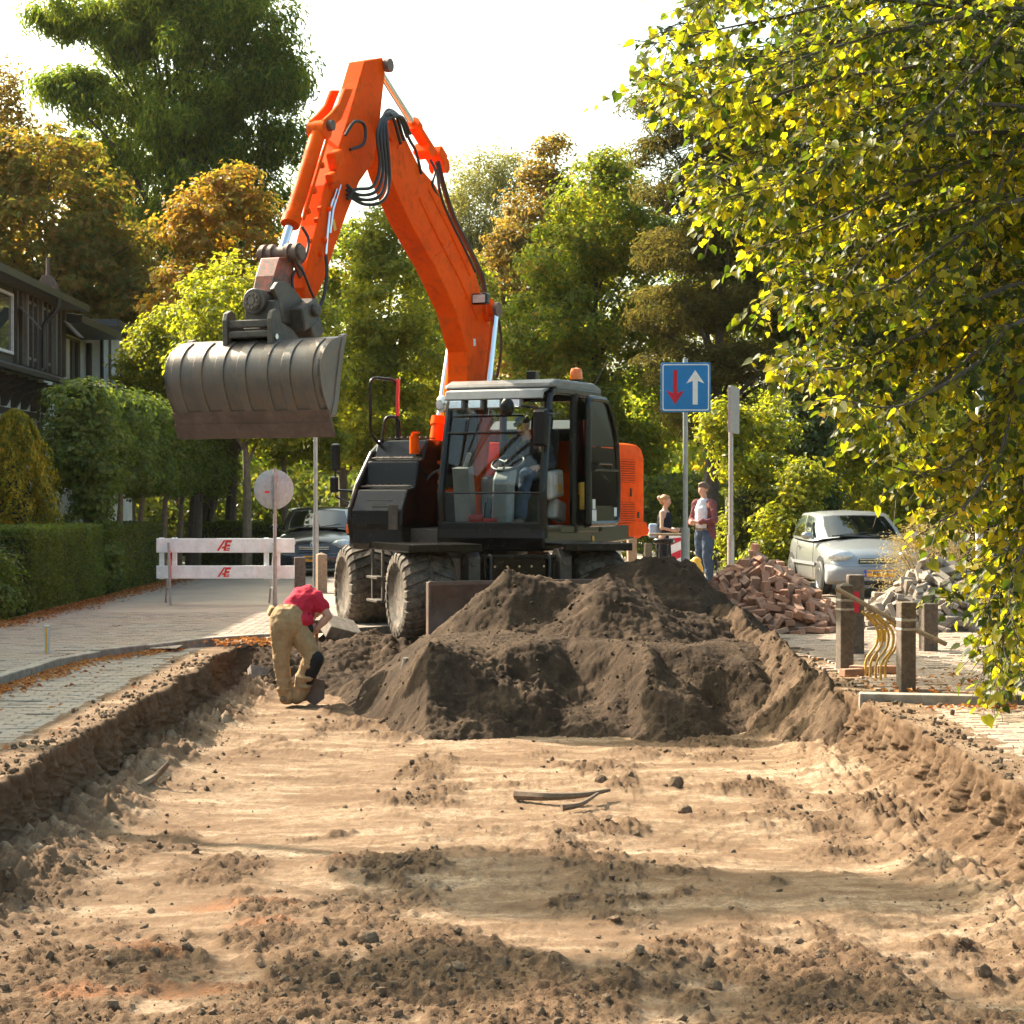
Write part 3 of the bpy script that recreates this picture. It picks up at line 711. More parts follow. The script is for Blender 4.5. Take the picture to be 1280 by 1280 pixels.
# fenders and step frames over the wheels
for sx in (-1, 1):
    mb = Lw(); x0, x1 = sx * .50, sx * 1.34
    mb.box(((x0 + x1) / 2, -1.3, 1.13), (.86, 1.10, .03)); mb.bar((x0, -1.86, 1.10), (x1, -1.86, 1.10), .05, .09, (0, 0, 1)); mb.bar((x1, -1.86, 1.10), (x1, .95, 1.10), .05, .09, (0, 0, 1))
    mb.build('fender', M['black_paint'], ex, bevel=.008)
    mb = Lw(); mb.bar((x1, -.62, 1.08), (x1, -.62, .42), .05, .03); mb.bar((x1, -.15, 1.08), (x1, -.15, .42), .05, .03)
    for z in (.44, .72): mb.box((x1, -.385, z), (.16, .5, .03))
    mb.build('step', M['dark_steel'], ex, bevel=.005)
# wheels
def wheel_mesh():
    mb = MB(); W = .31
    prof = [(.30, -W + .05), (.33, -W + .02), (.42, -W), (.475, -W + .02), (.505, -W + .07), (.515, 0), (.505, W - .07), (.475, W - .02), (.42, W), (.33, W - .02), (.30, W - .05)]
    mb.lathe(prof, (0, 0, 0), (1, 0, 0), 48); return mb
def lugs_mesh():
    mb = MB(); n = 24
    for k in range(n):
        for sx in (-1, 1):
            a0 = 2 * math.pi * (k + (.5 if sx > 0 else 0)) / n
            P = []
            for x, da, r in ((.02, .0, .532), (.15, .11, .535), (.25, .17, .525), (.305, .20, .48), (.315, .21, .43)):
                a = a0 + da; P.append((sx * x, r, a))
            for (xA, rA, aA), (xB, rB, aB) in zip(P, P[1:]):
                vs = []
                for (x, r, a) in ((xA, rA, aA), (xB, rB, aB)):
                    for dr, hw in ((-.05, .060), (.0, .042)):
                        for sg in (-1, 1):
                            aa = a + sg * hw / .53; vs.append((x, -(r + dr) * math.sin(aa), (r + dr) * math.cos(aa)))
                mb.add(vs, [(0, 1, 3, 2), (4, 6, 7, 5), (2, 3, 7, 6), (0, 2, 6, 4), (1, 5, 7, 3)])
    return mb
wm = wheel_mesh(); lm_ = lugs_mesh()
rim = MB(); rim.lathe([(.31, -.20), (.305, -.26), (.27, -.25), (.25, -.12), (.14, -.09), (.13, -.16), (.0, -.17)], (0, 0, 0), (1, 0, 0), 32)
rim.lathe([(.0, .17), (.13, .16), (.14, .09), (.25, .12), (.27, .25), (.305, .26), (.31, .20)], (0, 0, 0), (1, 0, 0), 32)
for k in range(10):
    a = 2 * math.pi * k / 10
    for sx in (-1, 1): rim.cyl((sx * .095, .19 * math.cos(a), .19 * math.sin(a)), (sx * .125, .19 * math.cos(a), .19 * math.sin(a)), .015, 6)
for i, (sx, yy_) in enumerate(((-1, -1.3), (1, -1.3), (-1, 1.3), (1, 1.3))):
    c = LOM @ Vector((sx * 1.06, yy_, .545)); rot = (0.3 * i, 0, R(18))
    if i == 0:
        wt = wm.build('wheel', M['rubber'], ex, auto=50); lg = lm_.build('tread_lugs', M['rubber'], wt, bevel=0); rm = rim.build('rim', M['white_paint'], wt, auto=35); w0 = wt
    else: wt = copy_tree(w0, ex)
    wt.location = c; wt.rotation_euler = rot
# dozer blade
mb = Lw()
arcp = [(-2.12 - .10 * math.sin(math.pi * t), .06 + .64 * t) for t in [i / 10 for i in range(11)]]
arcp = [(-2.20 + .10 * math.sin(math.pi * t), .06 + .64 * t) for t in [i / 10 for i in range(11)]]
mb.prism(arcp + [(p + .035, q) for p, q in arcp[::-1]], -1.22, 1.22, side_fn)
bl = mb.build('dozer_blade', M['rust_steel'], ex, bevel=.006, auto=30)
mb = Lw(); mb.box((0, -2.215, .085), (2.44, .03, .15)); mb.box((0, -2.175, .72), (2.44, .05, .045))
for sx in (-1, 1): mb.box((sx * 1.22, -2.16, .39), (.03, .10, .68))
mb.build('cutting_edge', M['rust_steel'], bl, bevel=.005)
mb = Lw()
for sx in (-1, 1): mb.bar((sx * .4, -2.12, .3), (sx * .4, -1.5, .55), .12, .16)
mb.build('blade_arm', M['dark_steel'], ex, bevel=.01)

# ---- superstructure: deck, engine hood, counterweight, tool box
mb = U(); mb.prism([(-.75, 1.04), (-.75, 1.30), (2.0, 1.36), (2.0, 1.06)], -1.25, -.12, side_fn); mb.cyl((0, 0, .98), (0, 0, 1.12), .66, 28)
mb.build('deck', M['dark_steel'], ex, bevel=.012)
mb = U()
out = [(1.30, -.55)] + [(1.30, 2.0)] + [(1.30 - .42 * (1 - math.cos(t)), 2.0 + .45 * math.sin(t)) for t in [R(k) for k in (15, 30, 45, 60, 75, 90)]]
out = [(1.27, 1.02), (1.27, 2.50), (1.25, 2.66), (1.19, 2.80), (1.08, 2.90), (.90, 2.95), (-.90, 2.95), (-1.08, 2.90), (-1.19, 2.80), (-1.27, 2.50), (-1.27, 1.02)]
nrm = []
for z, sh in ((1.14, .05), (1.19, .0), (2.20, .0), (2.32, .03), (2.385, .10), (2.40, .2)):
    nrm.append([(x * (1 - sh * .55), y_ if y_ < 1.1 else y_ - sh * .9, z) for x, y_ in out])
k = len(out); vs = [p for ring in nrm for p in ring]
fs = [(i * k + j, i * k + (j + 1) % k, (i + 1) * k + (j + 1) % k, (i + 1) * k + j) for i in range(len(nrm) - 1) for j in range(k)] + [tuple(range(k))[::-1], tuple(range((len(nrm) - 1) * k, len(nrm) * k))]
mb.add(vs, fs)
cw = mb.build('engine_hood', M['orange'], ex, bevel=.012, auto=38)
M['grille_dark'] = mat('grille_dark', (0.10, 0.018, 0.008), 0.6, 0, None, 0, 9)
for z0, z1 in ((1.88, 2.18), (1.32, 1.62)):
    mb = U(); mb.box((1.274, 1.92, (z0 + z1) / 2), (.012, .66, z1 - z0)); g = mb.build('grille', M['grille_dark'], ex)
    n = 10
    for j in range(n):
        mb = U(); mb.box((1.286, 1.92, z0 + (j + .5) * (z1 - z0) / n), (.016, .66, .017), (0, R(25), 0)); mb.build('grille_slat', M['orange'], g)
mb = U(); mb.box((1.277, 2.12, 1.75), (.014, .05, .11)); mb.build('latch', M['black_paint'], cw, bevel=.004)
mb = U(); mb.box((1.275, 2.40, 1.45), (.012, .06, .08)); mb.build('label_plate', M['black_paint'], cw)
mb = U(); mb.prism([(.98, 2.40), (1.02, 2.56), (1.25, 2.68), (1.75, 2.66), (2.0, 2.42)], -.3, 1.0, side_fn); mb.build('hood_bulge', M['black_paint'], ex, bevel=.02)
mb = U()
for y_ in (1.62, 1.72, 1.82): mb.tube([(.95, y_, 2.70 - (y_ - 1.62) * .5), (1.01, y_ + .01, 2.42)], .012, 6)
mb.build('hazard_stripe', M['orange'], ex)
# side skirt under cab
mb = U(); mb.prism([(-.74, 1.05), (-.74, 1.30), (2.22, 1.34), (2.28, 1.25), (2.22, 1.13)], .9, 1.285, side_fn); sk = mb.build('side_skirt', M['black_paint'], ex, bevel=.02)
mb = U(); mb.box((1.29, 1.0, 1.27), (.008, .07, .045)); mb.build('reflector', M['amber'], sk)
mb = U(); mb.box((1.29, .75, 1.17), (.008, .06, .06)); mb.build('warning_label', M['yellow'], sk)
mb = U(); mb.prism([(2.0, 1.16), (2.0, 1.36), (2.66, 1.36), (2.80, 1.24), (2.72, 1.17)], .95, 1.292, side_fn); mb.build('skirt_end', M['orange'], ex, bevel=.02)
# tool box on the machine's right, a staircase of tread plates
mb = U()
prof = [(-.93, 1.10), (-.98, 1.36), (-.97, 1.52), (-.82, 1.78), (-.64, 1.80), (-.56, 2.13), (-.42, 2.16), (-.30, 2.40), (.85, 2.40), (.85, 1.10)]
mb.prism(prof, -1.20, -.50, side_fn); tb = mb.build('tool_box', M['black_paint'], ex, bevel=.02)
mb = U(); mb.prism([(-.90, 1.10), (-.98, 1.40), (-.96, 1.56), (-.78, 1.86), (-.40, 2.26), (-.22, 2.36), (.85, 2.38), (.85, 1.10)], -1.27, -1.20, side_fn); mb.build('side_panel', M['black_paint'], tb, bevel=.025)
for (y0, z0, y1, z1) in ((-.79, 1.815, -.66, 1.825), (-.53, 2.165, -.43, 2.18), (-.28, 2.42, .0, 2.425)):
    mb = U(); mb.bar((-.85, y0, z0), (-.85, y1, z1), .64, .014, (0, 0, 1))
    for q in range(7): mb.ball((-1.11 + q * .085, (y0 + y1) / 2, (z0 + z1) / 2 + .01), .014, 8, 4)
    mb.build('tread_plate', M['dark_steel'], tb)
mb = U(); mb.box((-.80, -.985, 1.64), (.34, .02, .012)); mb.box((-.62, -.982, 1.44), (.12, .02, .30)); mb.build('door_edge', M['dark_steel'], tb)
mb = U(); mb.prism([(-.96, 1.05), (-.99, 1.12), (-.96, 1.33), (-.85, 1.33), (-.85, 1.05)], -1.18, -.52, side_fn); mb.build('front_valance', M['black_paint'], ex, bevel=.015)
# handrails
def rail(name, pts, r=.019, par=ex):
    mb = U(); mb.tube(arc(pts, .10, 6), r, 10); return mb.build(name, M['black_paint'], par, smooth=True)
A1 = -1.18
rail('handrail', [upl(497, 560, -.98), upl(496, 475, -.98), upl(463, 472, A1), upl(463, 541, A1), upl(478, 560, A1 + .03), upl(478, 600, A1 + .03)])
rail('handrail', [upl(500, 576, -.95), upl(499, 522, -.95), upl(482, 520, -1.12), upl(476, 560, -1.14), upl(476, 622, -1.14), upl(492, 628, -1.0)])
mb = U(); p0, p1 = upl(498, 474, -.93), upl(497, 520, -.93); mb.bar(p0, p1, .05, .03); mb.build('rail_plate', M['red'], ex, bevel=.004)
mb = U(); p = upl(518, 545, -.6); mb.cyl(p - Vector((0, 0, .22)), p, .058, 18); mb.cyl(p, p + Vector((0, 0, .03)), .04, 14); mb.box(p + Vector((.03, 0, .04)), (.10, .03, .03)); mb.build('filler_cap', M['orange'], ex, auto=40)
# front lights
def lamp(px, py, a, wd, ht, name='headlight', amber=True, flip=1):
    p = upl(px, py, a); mb = U(); mb.box(p, (wd + .05 + (.13 if amber else 0), .09, ht + .05)); h = mb.build(name, M['black_paint'], ex, bevel=.01)
    mb = U(); mb.box(p + Vector((-.06 * flip if amber else 0, -.047, 0)), (wd, .012, ht)); mb.build('reflector', M['reflector'], h, bevel=.004)
    mb = U(); mb.box(p + Vector((-.06 * flip if amber else 0, -.058, 0)), (wd, .008, ht)); mb.build('lens', M['lens'], h)
    if amber: mb = U(); mb.box(p + Vector((.10 * flip, -.055, 0)), (.11, .03, ht)); mb.build('indicator', M['amber'], h, bevel=.004)
lamp(617, 676, .56, .16, .12); lamp(450, 661, -1.22, .15, .11, flip=-1)
# mirror on the far bracket
mb = U(); q = [upl(446, 628, -1.28), upl(446, 614, -1.33), upl(420, 613, -1.50), upl(419, 570, -1.50)]; mb.tube(arc(q, .04), .014, 8); mb.tube([upl(446, 634, -1.28), upl(420, 621, -1.5), upl(420, 612, -1.5)], .012, 8)
br = mb.build('mirror_bracket', M['black_paint'], ex, smooth=True)
mb = U(); mb.box(upl(420, 572, -1.5) + Vector((0, 0, 0)), (.11, .06, .34)); mb.box(upl(418, 606, -1.5), (.10, .06, .20)); mb.build('mirror', M['black_paint'], br, bevel=.02)

# ---- boom
def bprism(name, pts, a_in, a_out, m, par, bevel=.012):
    poly = [uz(x, y, a_out) for x, y in pts]; mb = U(); mb.prism(poly, a_in, a_out, side_fn); return mb.build(name, m, par, bevel=bevel)
BO, BI = -.17, -.45
boom_pts = [(497, 150), (511, 181), (524, 208), (545, 232), (570, 285), (595, 341), (608, 392), (616, 420), (617, 470), (612, 560), (606, 610), (585, 618), (578, 560), (584, 470),
            (584, 440), (571, 392), (558, 363), (544, 334), (528, 306), (513, 279), (500, 250), (488, 220), (478, 185), (474, 165), (480, 150)]
bo = bprism('boom', boom_pts, BI, BO, M['orange'], ex, .014)
def pl(px, py, a): return upl(px, py, a)
mb = U()
for a in (BO + .02, BI - .02):
    mb = U(); v = upl(487, 163, BO); v = Vector((a, v.y, v.z)); mb.cyl(v - Vector((.03, 0, 0)), v + Vector((.03, 0, 0)), .13, 22); mb.build('pin_boss', M['orange'], bo, auto=35)
mb = U(); v = upl(609, 388, BO); mb.cyl(Vector((BI - .12, v.y, v.z)), Vector((BO + .14, v.y, v.z)), .085, 18); mb.cyl(Vector((BI - .04, v.y, v.z)), Vector((BO + .05, v.y, v.z)), .15, 22)
mb.build('pin_boss', M['orange'], bo, auto=35)
BP = v
mb = U(); mb.cyl(Vector((BO + .12, v.y, v.z)), Vector((BO + .17, v.y, v.z)), .10, 18); mb.build('pin_cap', M['rust_steel'], bo, auto=35)
# weld seams and rib along the boom
mb = U()
def seam(pts, a=BO + .004, r=.008): mb.tube([upl(x, y, a) for x, y in pts], r, 5)
seam([(545, 320), (556, 313), (566, 302)]); seam([(524, 248), (548, 298), (575, 350), (597, 400)], r=.012); seam([(536, 238), (560, 285), (588, 345)], r=.012); seam([(497, 186), (505, 170)])
mb.build('weld_seam', M['orange'], bo)
mb = U(); mb.box(upl(593, 428, BO) + Vector((.003, 0, 0)), (.006, .06, .09)); mb.build('label_plate', M['white_paint'], bo)
# stick cylinder saddle and bracket on top of the boom
mb = U()
for (x, y, s1, s2) in ((545, 196, .20, .16), (530, 190, .16, .14)): mb.box(upl(x, y, -.3), (.22, s1, s2), (R(-30), 0, 0))
mb.build('cylinder_bracket', M['orange'], bo, bevel=.02)
# work light on the boom
p = upl(601, 374, BO + .10); mb = U(); mb.box(p, (.22, .11, .14)); wl = mb.build('work_light', M['black_paint'], ex, bevel=.02)
mb = U(); mb.box(p + Vector((0, -.058, 0)), (.17, .012, .10)); mb.build('lens', M['white_paint'], wl, bevel=.004)
mb = U(); mb.box(p + Vector((-.1, .06, .02)), (.1, .12, .06)); mb.build('light_bracket', M['orange'], wl, bevel=.01)
# ---- lift cylinders
def cylinder(pb, pt, rb, rr, split, name='lift_cylinder', par=ex, m=None):
    d = pt - pb; mid = pb + d * split; mb = U(); mb.cyl(pb, mid, rb, 20); mb.cyl(mid - d.normalized() * .06, mid + d.normalized() * .05, rb * 1.22, 20); mb.cyl(pb - Vector((.10, 0, 0)), pb + Vector((.10, 0, 0)), rb * 1.25, 16)
    c = mb.build(name, m or M['orange'], par, auto=40)
    mb = U(); mb.cyl(mid, pt, rr, 16); mb.build('rod', M['chrome'], c, auto=40); return c
b1 = upl(527, 668, -.66); t1 = Vector((-.62, BP.y, BP.z)); cylinder(b1, t1, .085, .048, .50)
b2 = Vector((.03, b1.y + .05, b1.z)); t2 = Vector((BO + .12, BP.y, BP.z)); cylinder(b2, t2, .085, .048, .50)
mb = U()
for z in (.0, .12, .24, .36): q = b1 + Vector((.17, .1, .9 - z)); mb.tube([q, q + Vector((.2, .1, 0))], .022, 8)
q = b1 + Vector((.12, .05, .15)); mb.tube([q, q + (t1 - b1) * .46], .02, 8); mb.tube([q + Vector((.09, .02, 0)), q + Vector((.09, .02, 0)) + (t1 - b1) * .40], .018, 8)
mb.build('steel_pipe', M['orange'], ex, smooth=True)
mb = U(); q = b1 + Vector((.08, -.1, .22)); mb.tube(spline([q, q + Vector((-.02, -.06, .25)), q + Vector((.1, -.05, .5)), q + Vector((.25, .1, .62))], 6), .018, 8); mb.build('hose', M['hose'], ex, smooth=True)

# ---- stick
SO, SI = -.19, -.41
st_pts = [(457, 77), (479, 73), (482, 92), (478, 128), (474, 170), (466, 205), (450, 228), (434, 268), (419, 310), (408, 345), (390, 386), (382, 386), (380, 360), (386, 326), (397, 282), (407, 232), (423, 189), (436, 150)]
sk_ = bprism('stick', st_pts, SI, SO, M['orange'], ex, .014)
# cylinder lugs on the front of the stick
for a in (SO - .025, SI + .025):
    poly = [uz(x, y, SO) for x, y in [(443, 112), (436, 130), (428, 150), (412, 165), (406, 160), (407, 150), (416, 142), (426, 130), (433, 112)]]
    mb = U(); mb.prism(poly, a - .02, a + .02, side_fn); mb.build('cylinder_lug', M['orange'], sk_, bevel=.008)
pv = upl(412, 158, SO)
mb = U(); mb.cyl(Vector((SI - .04, pv.y, pv.z)), Vector((SO + .05, pv.y, pv.z)), .06, 18); mb.build('pin', M['rust_steel'], sk_, auto=40)
v = upl(474, 165, SO); mb = U(); mb.cyl(Vector((SI - .02, v.y, v.z)), Vector((SO + .02, v.y, v.z)), .11, 22); mb.cyl(Vector((SO + .02, v.y, v.z)), Vector((SO + .03, v.y, v.z)), .075, 22); mb.build('pin_boss', M['orange'], sk_, auto=40)
# top end: stick cylinder from the boom
v = upl(479, 82, SO); ev = Vector((-.30, v.y + .06, v.z)); mb = U(); mb.cyl(ev - Vector((.14, 0, 0)), ev + Vector((.15, 0, 0)), .065, 16); mb.cyl(ev + Vector((.12, 0, 0)), ev + Vector((.18, 0, 0)), .08, 16); mb.build('pin', M['rust_steel'], sk_, auto=40)
b = upl(549, 208, -.30); cylinder(b, ev, .075, .042, .42, 'stick_cylinder')
# bucket cylinder on the front of the stick
fv = lambda px, py, a=-.30: upl(px, py, a)
bc0 = Vector((-.30, pv.y, pv.z)); bc1 = upl(352, 318, -.30); cylinder(bc0 + (bc1 - bc0) * .03, bc1, .085, .045, .74, 'bucket_cylinder')
mb = U()
d_ = (bc1 - bc0)
for t in (.30, .50, .66): q = bc0 + d_ * t + Vector((.13, .05, -.02)); mb.box(q, (.05, .05, .06), (R(30), 0, 0))
q0, q1 = bc0 + d_ * .05 + Vector((.12, 0, -.05)), bc0 + d_ * .72 + Vector((.12, .03, -.03)); mb.tube([q0, q1], .016, 8)
for (x, y) in ((395, 276), (399, 262), (386, 302), (413, 234), (404, 300), (410, 262), (400, 318)): mb.box(upl(x, y, SO) + Vector((.02, -.01, 0)), (.05, .05, .05), (R(30), 0, 0))
mb.build('pipe_clamp', M['orange'], sk_, bevel=.006)
mb = U()
mb.tube([upl(421, 237, SO + .03), upl(413, 262, SO + .03), upl(410, 290, SO + .03), upl(408, 318, SO + .03)], .014, 8); mb.tube([upl(426, 232, SO + .05), upl(417, 262, SO + .05), upl(413, 292, SO + .05)], .014, 8)
mb.build('steel_pipe', M['chrome'], sk_, smooth=True)
mb = U(); mb.box(upl(418, 282, SO + .004), (.008, .06, .12), (R(25), 0, 0)); mb.build('warning_label', M['yellow'], sk_)
mb = U(); mb.box(upl(420, 200, SO + .05), (.12, .20, .18), (R(25), 0, 0)); mb.box(upl(415, 222, SO + .05), (.10, .14, .10), (R(25), 0, 0)); mb.build('valve_block', M['orange'], sk_, bevel=.02)
mb = U(); mb.ball(upl(401, 172, SI - .10), .05, 10, 8); mb.tube([upl(404, 168, SI), upl(400, 174, SI - .12), upl(400, 182, SI - .12)], .025, 8); mb.build('hose_coupling', M['orange'], sk_, smooth=True)
# hoses of boom and stick
def hose(pts, r=.020, par=None, m=None):
    mb = U(); mb.tube(spline([upl(*p) for p in pts], 8), r, 8); return mb.build('hose', m or M['hose'], par or bo, smooth=True)
for i, (dx, dy, low) in enumerate(((0, 0, 0), (4, 2, 6), (8, 4, 12), (-4, 2, -6))):
    hose([(505 + dx, 176 - dx, -.1), (494 + dx, 143 + dy, -.06 + .02 * i), (480 + dx * .5, 147 + dy, .0), (476 + dx, 170, .04), (479 + dx, 215 + low, .04), (470 + dx, 240 + low, .02), (448 + dx, 244 + low, -.08), (434, 232 + 6 * i, -.14)], .020)
hose([(432, 170, -.15), (444, 153, -.10), (456, 158, -.08), (455, 180, -.08), (438, 188, -.14)], .019, sk_)
hose([(527, 218, -.15), (520, 190, -.15), (512, 175, -.12), (500, 148, -.12), (486, 138, -.12), (478, 150, -.08)], .018)
hose([(547, 203, -.2), (556, 238, -.2), (567, 272, -.2), (581, 300, -.2), (592, 322, -.2), (602, 345, -.2), (606, 366, -.2)], .034)
hose([(546, 212, -.2), (551, 245, -.17), (563, 276, -.17), (578, 306, -.17), (594, 340, -.17)], .02)
hose([(606, 366, -.18), (618, 385, -.18), (625, 410, -.18), (626, 440, -.2), (621, 472, -.3)], .02)
hose([(538, 200, -.2), (544, 214, -.16), (541, 232, -.16), (552, 252, -.2)], .018)
hose([(408, 320, -.14), (409, 345, -.10), (404, 375, -.08), (392, 390, -.10), (382, 384, -.16)], .020, sk_)
hose([(378, 284, -.2), (386, 300, -.16), (383, 320, -.15), (376, 330, -.2)], .016, sk_)
hose([(370, 335, -.2), (366, 350, -.16), (370, 372, -.14), (384, 384, -.14)], .016, sk_)
hose([(368, 328, -.16), (378, 338, -.12), (388, 362, -.12), (396, 380, -.14)], .014, sk_)
# ---- linkage, tilting coupler, bucket
v = upl(352, 318, -.30); mb = U(); mb.cyl(v - Vector((.26, 0, 0)), v + Vector((.26, 0, 0)), .075, 18)
for a in (-.2, -.1, .1, .2): mb.cyl(v + Vector((a - .025, 0, 0)), v + Vector((a + .025, 0, 0)), .105, 18)
lk = mb.build('link_pin', M['rust_steel'], ex, auto=40)
poly = [uz(x, y, -.2) for x, y in [(349, 322), (367, 322), (366, 345), (362, 366), (338, 366), (342, 345)]]
mb = U(); mb.prism(poly, -.42, -.18, side_fn); mb.build('link', M['orange_worn'], ex, bevel=.015)
mb = U()
for a in (-.44, -.16): mb.bar(Vector((a, v.y, v.z)), upl(378, 345, a), .035, .12)
mb.build('link_arm', M['orange_worn'], ex, bevel=.01)
c0 = upl(332, 379, -.30)
mb = U(); mb.cyl(c0 + Vector((-.02, -.20, 0)), c0 + Vector((0, .26, 0)), .135, 26); mb.box(c0 + Vector((.02, .05, -.10)), (.36, .38, .22))
tl = mb.build('tilt_motor', M['dark_steel'], ex, bevel=.012, auto=40)
mb = U(); f0 = c0 + Vector((-.02, -.21, 0)); mb.cyl(f0, f0 + Vector((0, -.02, 0)), .09, 22)
for k in range(9): a = 2 * math.pi * k / 9; mb.cyl(f0 + Vector((.068 * math.cos(a), 0, .068 * math.sin(a))), f0 + Vector((.068 * math.cos(a), -.04, .068 * math.sin(a))), .017, 8)
mb.cyl(f0, f0 + Vector((0, -.035, 0)), .04, 10); mb.build('flange', M['bucket_steel'], tl, auto=40)
for a in (-.50, -.12):
    poly = [uz(x, y, a) for x, y in ([(345, 372), (340, 362), (346, 353), (356, 352), (366, 362), (380, 380), (386, 398), (378, 402), (350, 398)] if a > -.3 else [(318, 372), (320, 358), (328, 352), (338, 354), (344, 362), (340, 398), (320, 398)])]
    mb = U(); mb.prism(poly, a - .025, a + .025, side_fn); mb.build('hinge_plate', M['dark_steel'], tl, bevel=.01)
mb = U(); mb.box(c0 + Vector((.16, .38, -.10)), (.34, .42, .26), (R(20), 0, R(5))); mb.box(c0 + Vector((.20, .52, -.25)), (.26, .24, .18), (R(30), 0, 0)); mb.cyl(c0 + Vector((-.15, .45, -.05)), c0 + Vector((.38, .45, -.05)), .07, 14)
mb.build('coupler_head', M['dark_steel'], ex, bevel=.02, auto=40)
# coupler frame on top of the bucket
BC = upl(318, 480, -.36)                         # centre of the bucket shell
tp = upl(318, 404, -.36)
mb = U(); mb.box(Vector((-.34, tp.y - .10, tp.z - .02)), (.52, .08, .08)); mb.box(Vector((-.34, tp.y + .22, tp.z - .08)), (.52, .10, .10)); mb.box(Vector((-.34, tp.y + .05, tp.z - .13)), (.48, .40, .07)); mb.box(Vector((-.34, tp.y - .13, tp.z - .12)), (.40, .03, .06))
cf = mb.build('coupler_frame', M['dark_steel'], ex, bevel=.012)
for a in (-.61, -.07):
    z0 = tp.z; y0 = tp.y
    poly = [(y0 - .16, z0 - .26), (y0 - .17, z0 + .02), (y0 - .14, z0 + .10), (y0 - .07, z0 + .13), (y0 - .01, z0 + .10), (y0 + .03, z0 + .0), (y0 + .25, z0 - .06), (y0 + .48, z0 - .20), (y0 + .50, z0 - .30)]
    mb = U(); mb.prism(poly, a - .03, a + .03, side_fn); mb.build('hinge_plate', M['dark_steel'], cf, bevel=.01)
    mb = U(); mb.cyl((a + .03, y0 - .10, z0 - .16), (a + .05, y0 - .10, z0 - .16), .03, 10); mb.build('bolts', M['chrome'], cf)
# bucket shell: round back towards the camera, mouth towards the machine
TIL = R(1.0)
hw = .93
sec = [(.14, .47), (.06, .455), (-.03, .435), (-.11, .40), (-.20, .34), (-.27, .25), (-.305, .14), (-.30, .02), (-.255, -.11), (-.185, -.22), (-.105, -.33)]
ply = [Vector((0, p, q)) for p, q in sec]; ply = [(v.y, v.z) for v in spline(ply, 4)]
def buck(a, p, q): return (-.325 + a + q * .02, BC.y + p, BC.z + q - a * 0.0)
def offset(pl_, d):
    o_ = []
    for i, (p, q) in enumerate(pl_):
        a = pl_[max(i - 1, 0)]; b = pl_[min(i + 1, len(pl_) - 1)]; t = Vector((b[0] - a[0], b[1] - a[1])).normalized(); o_.append((p - t.y * d, q + t.x * d))
    return o_
inn = offset(ply, .03)
mb = U(); mb.prism(ply + inn[::-1], -hw, hw, buck)
bk = mb.build('bucket', M['bucket_steel'], ex, bevel=.006, auto=30)
for sx in (-1, 1):
    outl = [ply[i] for i in range(len(ply))] + [(-.06, -.34), (.0, -.20), (.04, .10), (.08, .34), (.15, .48)]
    mb = U(); mb.prism(outl, sx * (hw - .035), sx * (hw + .004), buck); mb.build('side_plate', M['bucket_steel'], bk, bevel=.006)
    mb = U(); mb.prism([(.20, .50), (.13, .485), (.06, .30), (.01, .06), (-.03, -.18), (-.09, -.34), (.0, -.36), (.05, -.20), (.10, .10), (.15, .34)], sx * (hw - .05), sx * (hw + .018), buck); mb.build('side_cutter', M['bucket_steel'], bk, bevel=.006)
outr = offset(ply, -.015)
for k in range(7):
    a = -hw + .14 + k * (2 * hw - .28) / 6 if k else -hw + .14
    i0 = 9; mb = U(); mb.prism(outr[i0:] + ply[i0:][::-1], a - .055, a + .055, buck); mb.build('wear_strip', M['bucket_steel'], bk, bevel=.008, auto=30)
mb = U(); mb.prism([(-.155, -.29), (-.085, -.42), (-.045, -.42), (-.11, -.29)], -hw - .01, hw + .01, buck); mb.build('lip_plate', M['rust_steel'], bk, bevel=.006)
mb = U(); mb.prism([(-.10, -.415), (-.025, -.565), (.0, -.565), (-.065, -.415)], -hw - .02, hw + .02, buck); mb.build('cutting_edge', M['rust_steel'], bk, bevel=.006)

# ---- cab
cab = empty('cab', (0, 0, 0), 0, parent=ex)
CL, CR, CF, CB, CZ0, CZ1 = 1.30, -.10, -.77, .98, 1.32, 3.02
def post(name, pts, wd=.085, dp=.085, par=cab, m=None):
    mb = U(); P = arc(pts, .14, 6)
    mb.tube(P, wd / 2, 8); return mb.build(name, m or M['black_paint'], par, smooth=True)
# front corner posts lean back at the top
post('corner_post', [(CL - .03, CF + .02, 1.20), (CL - .03, CF - .02, 1.75), (CL - .05, CF + .22, 2.92), (CL - .05, CF + .40, 2.99)], .10)
post('corner_post', [(CR + .03, CF + .02, 1.20), (CR + .03, CF - .02, 1.75), (CR + .05, CF + .22, 2.92), (CR + .05, CF + .40, 2.99)], .10)
post('door_post', [(CL - .03, .17, 1.25), (CL - .03, .17, 2.96)], .11)
post('rear_post', [(CL - .03, CB, 1.25), (CL - .05, CB, 2.90), (CL - .15, CB - .05, 2.98)], .10)
post('rear_post', [(CR + .03, CB, 1.25), (CR + .05, CB, 2.90), (CR + .15, CB - .05, 2.98)], .10)
post('door_post', [(CR + .03, .17, 1.25), (CR + .03, .17, 2.96)], .08)
mb = U(); 
for x in (CL - .04, CR + .04):
    mb.bar((x, CF + .30, 2.97), (x, CB, 2.97), .09, .09, (0, 0, 1))
    sil = U(); sil.bar((x, CF, 1.30), (x, CB, 1.30), .08, .10, (0, 0, 1)); sil.build('sill', M['black_paint'], cab, bevel=.012)
mb.bar((CR, CF + .27, 2.94), (CL, CF + .27, 2.94), .08, .08, (0, 0, 1)); mb.bar((CR, CB, 2.95), (CL, CB, 2.95), .08, .09, (0, 0, 1))
sil = U(); sil.bar((CR, CF, 1.34), (CL, CF, 1.34), .07, .09, (0, 0, 1)); sil.build('sill', M['black_paint'], cab, bevel=.012)
mb.build('frame', M['black_paint'], cab, bevel=.015)
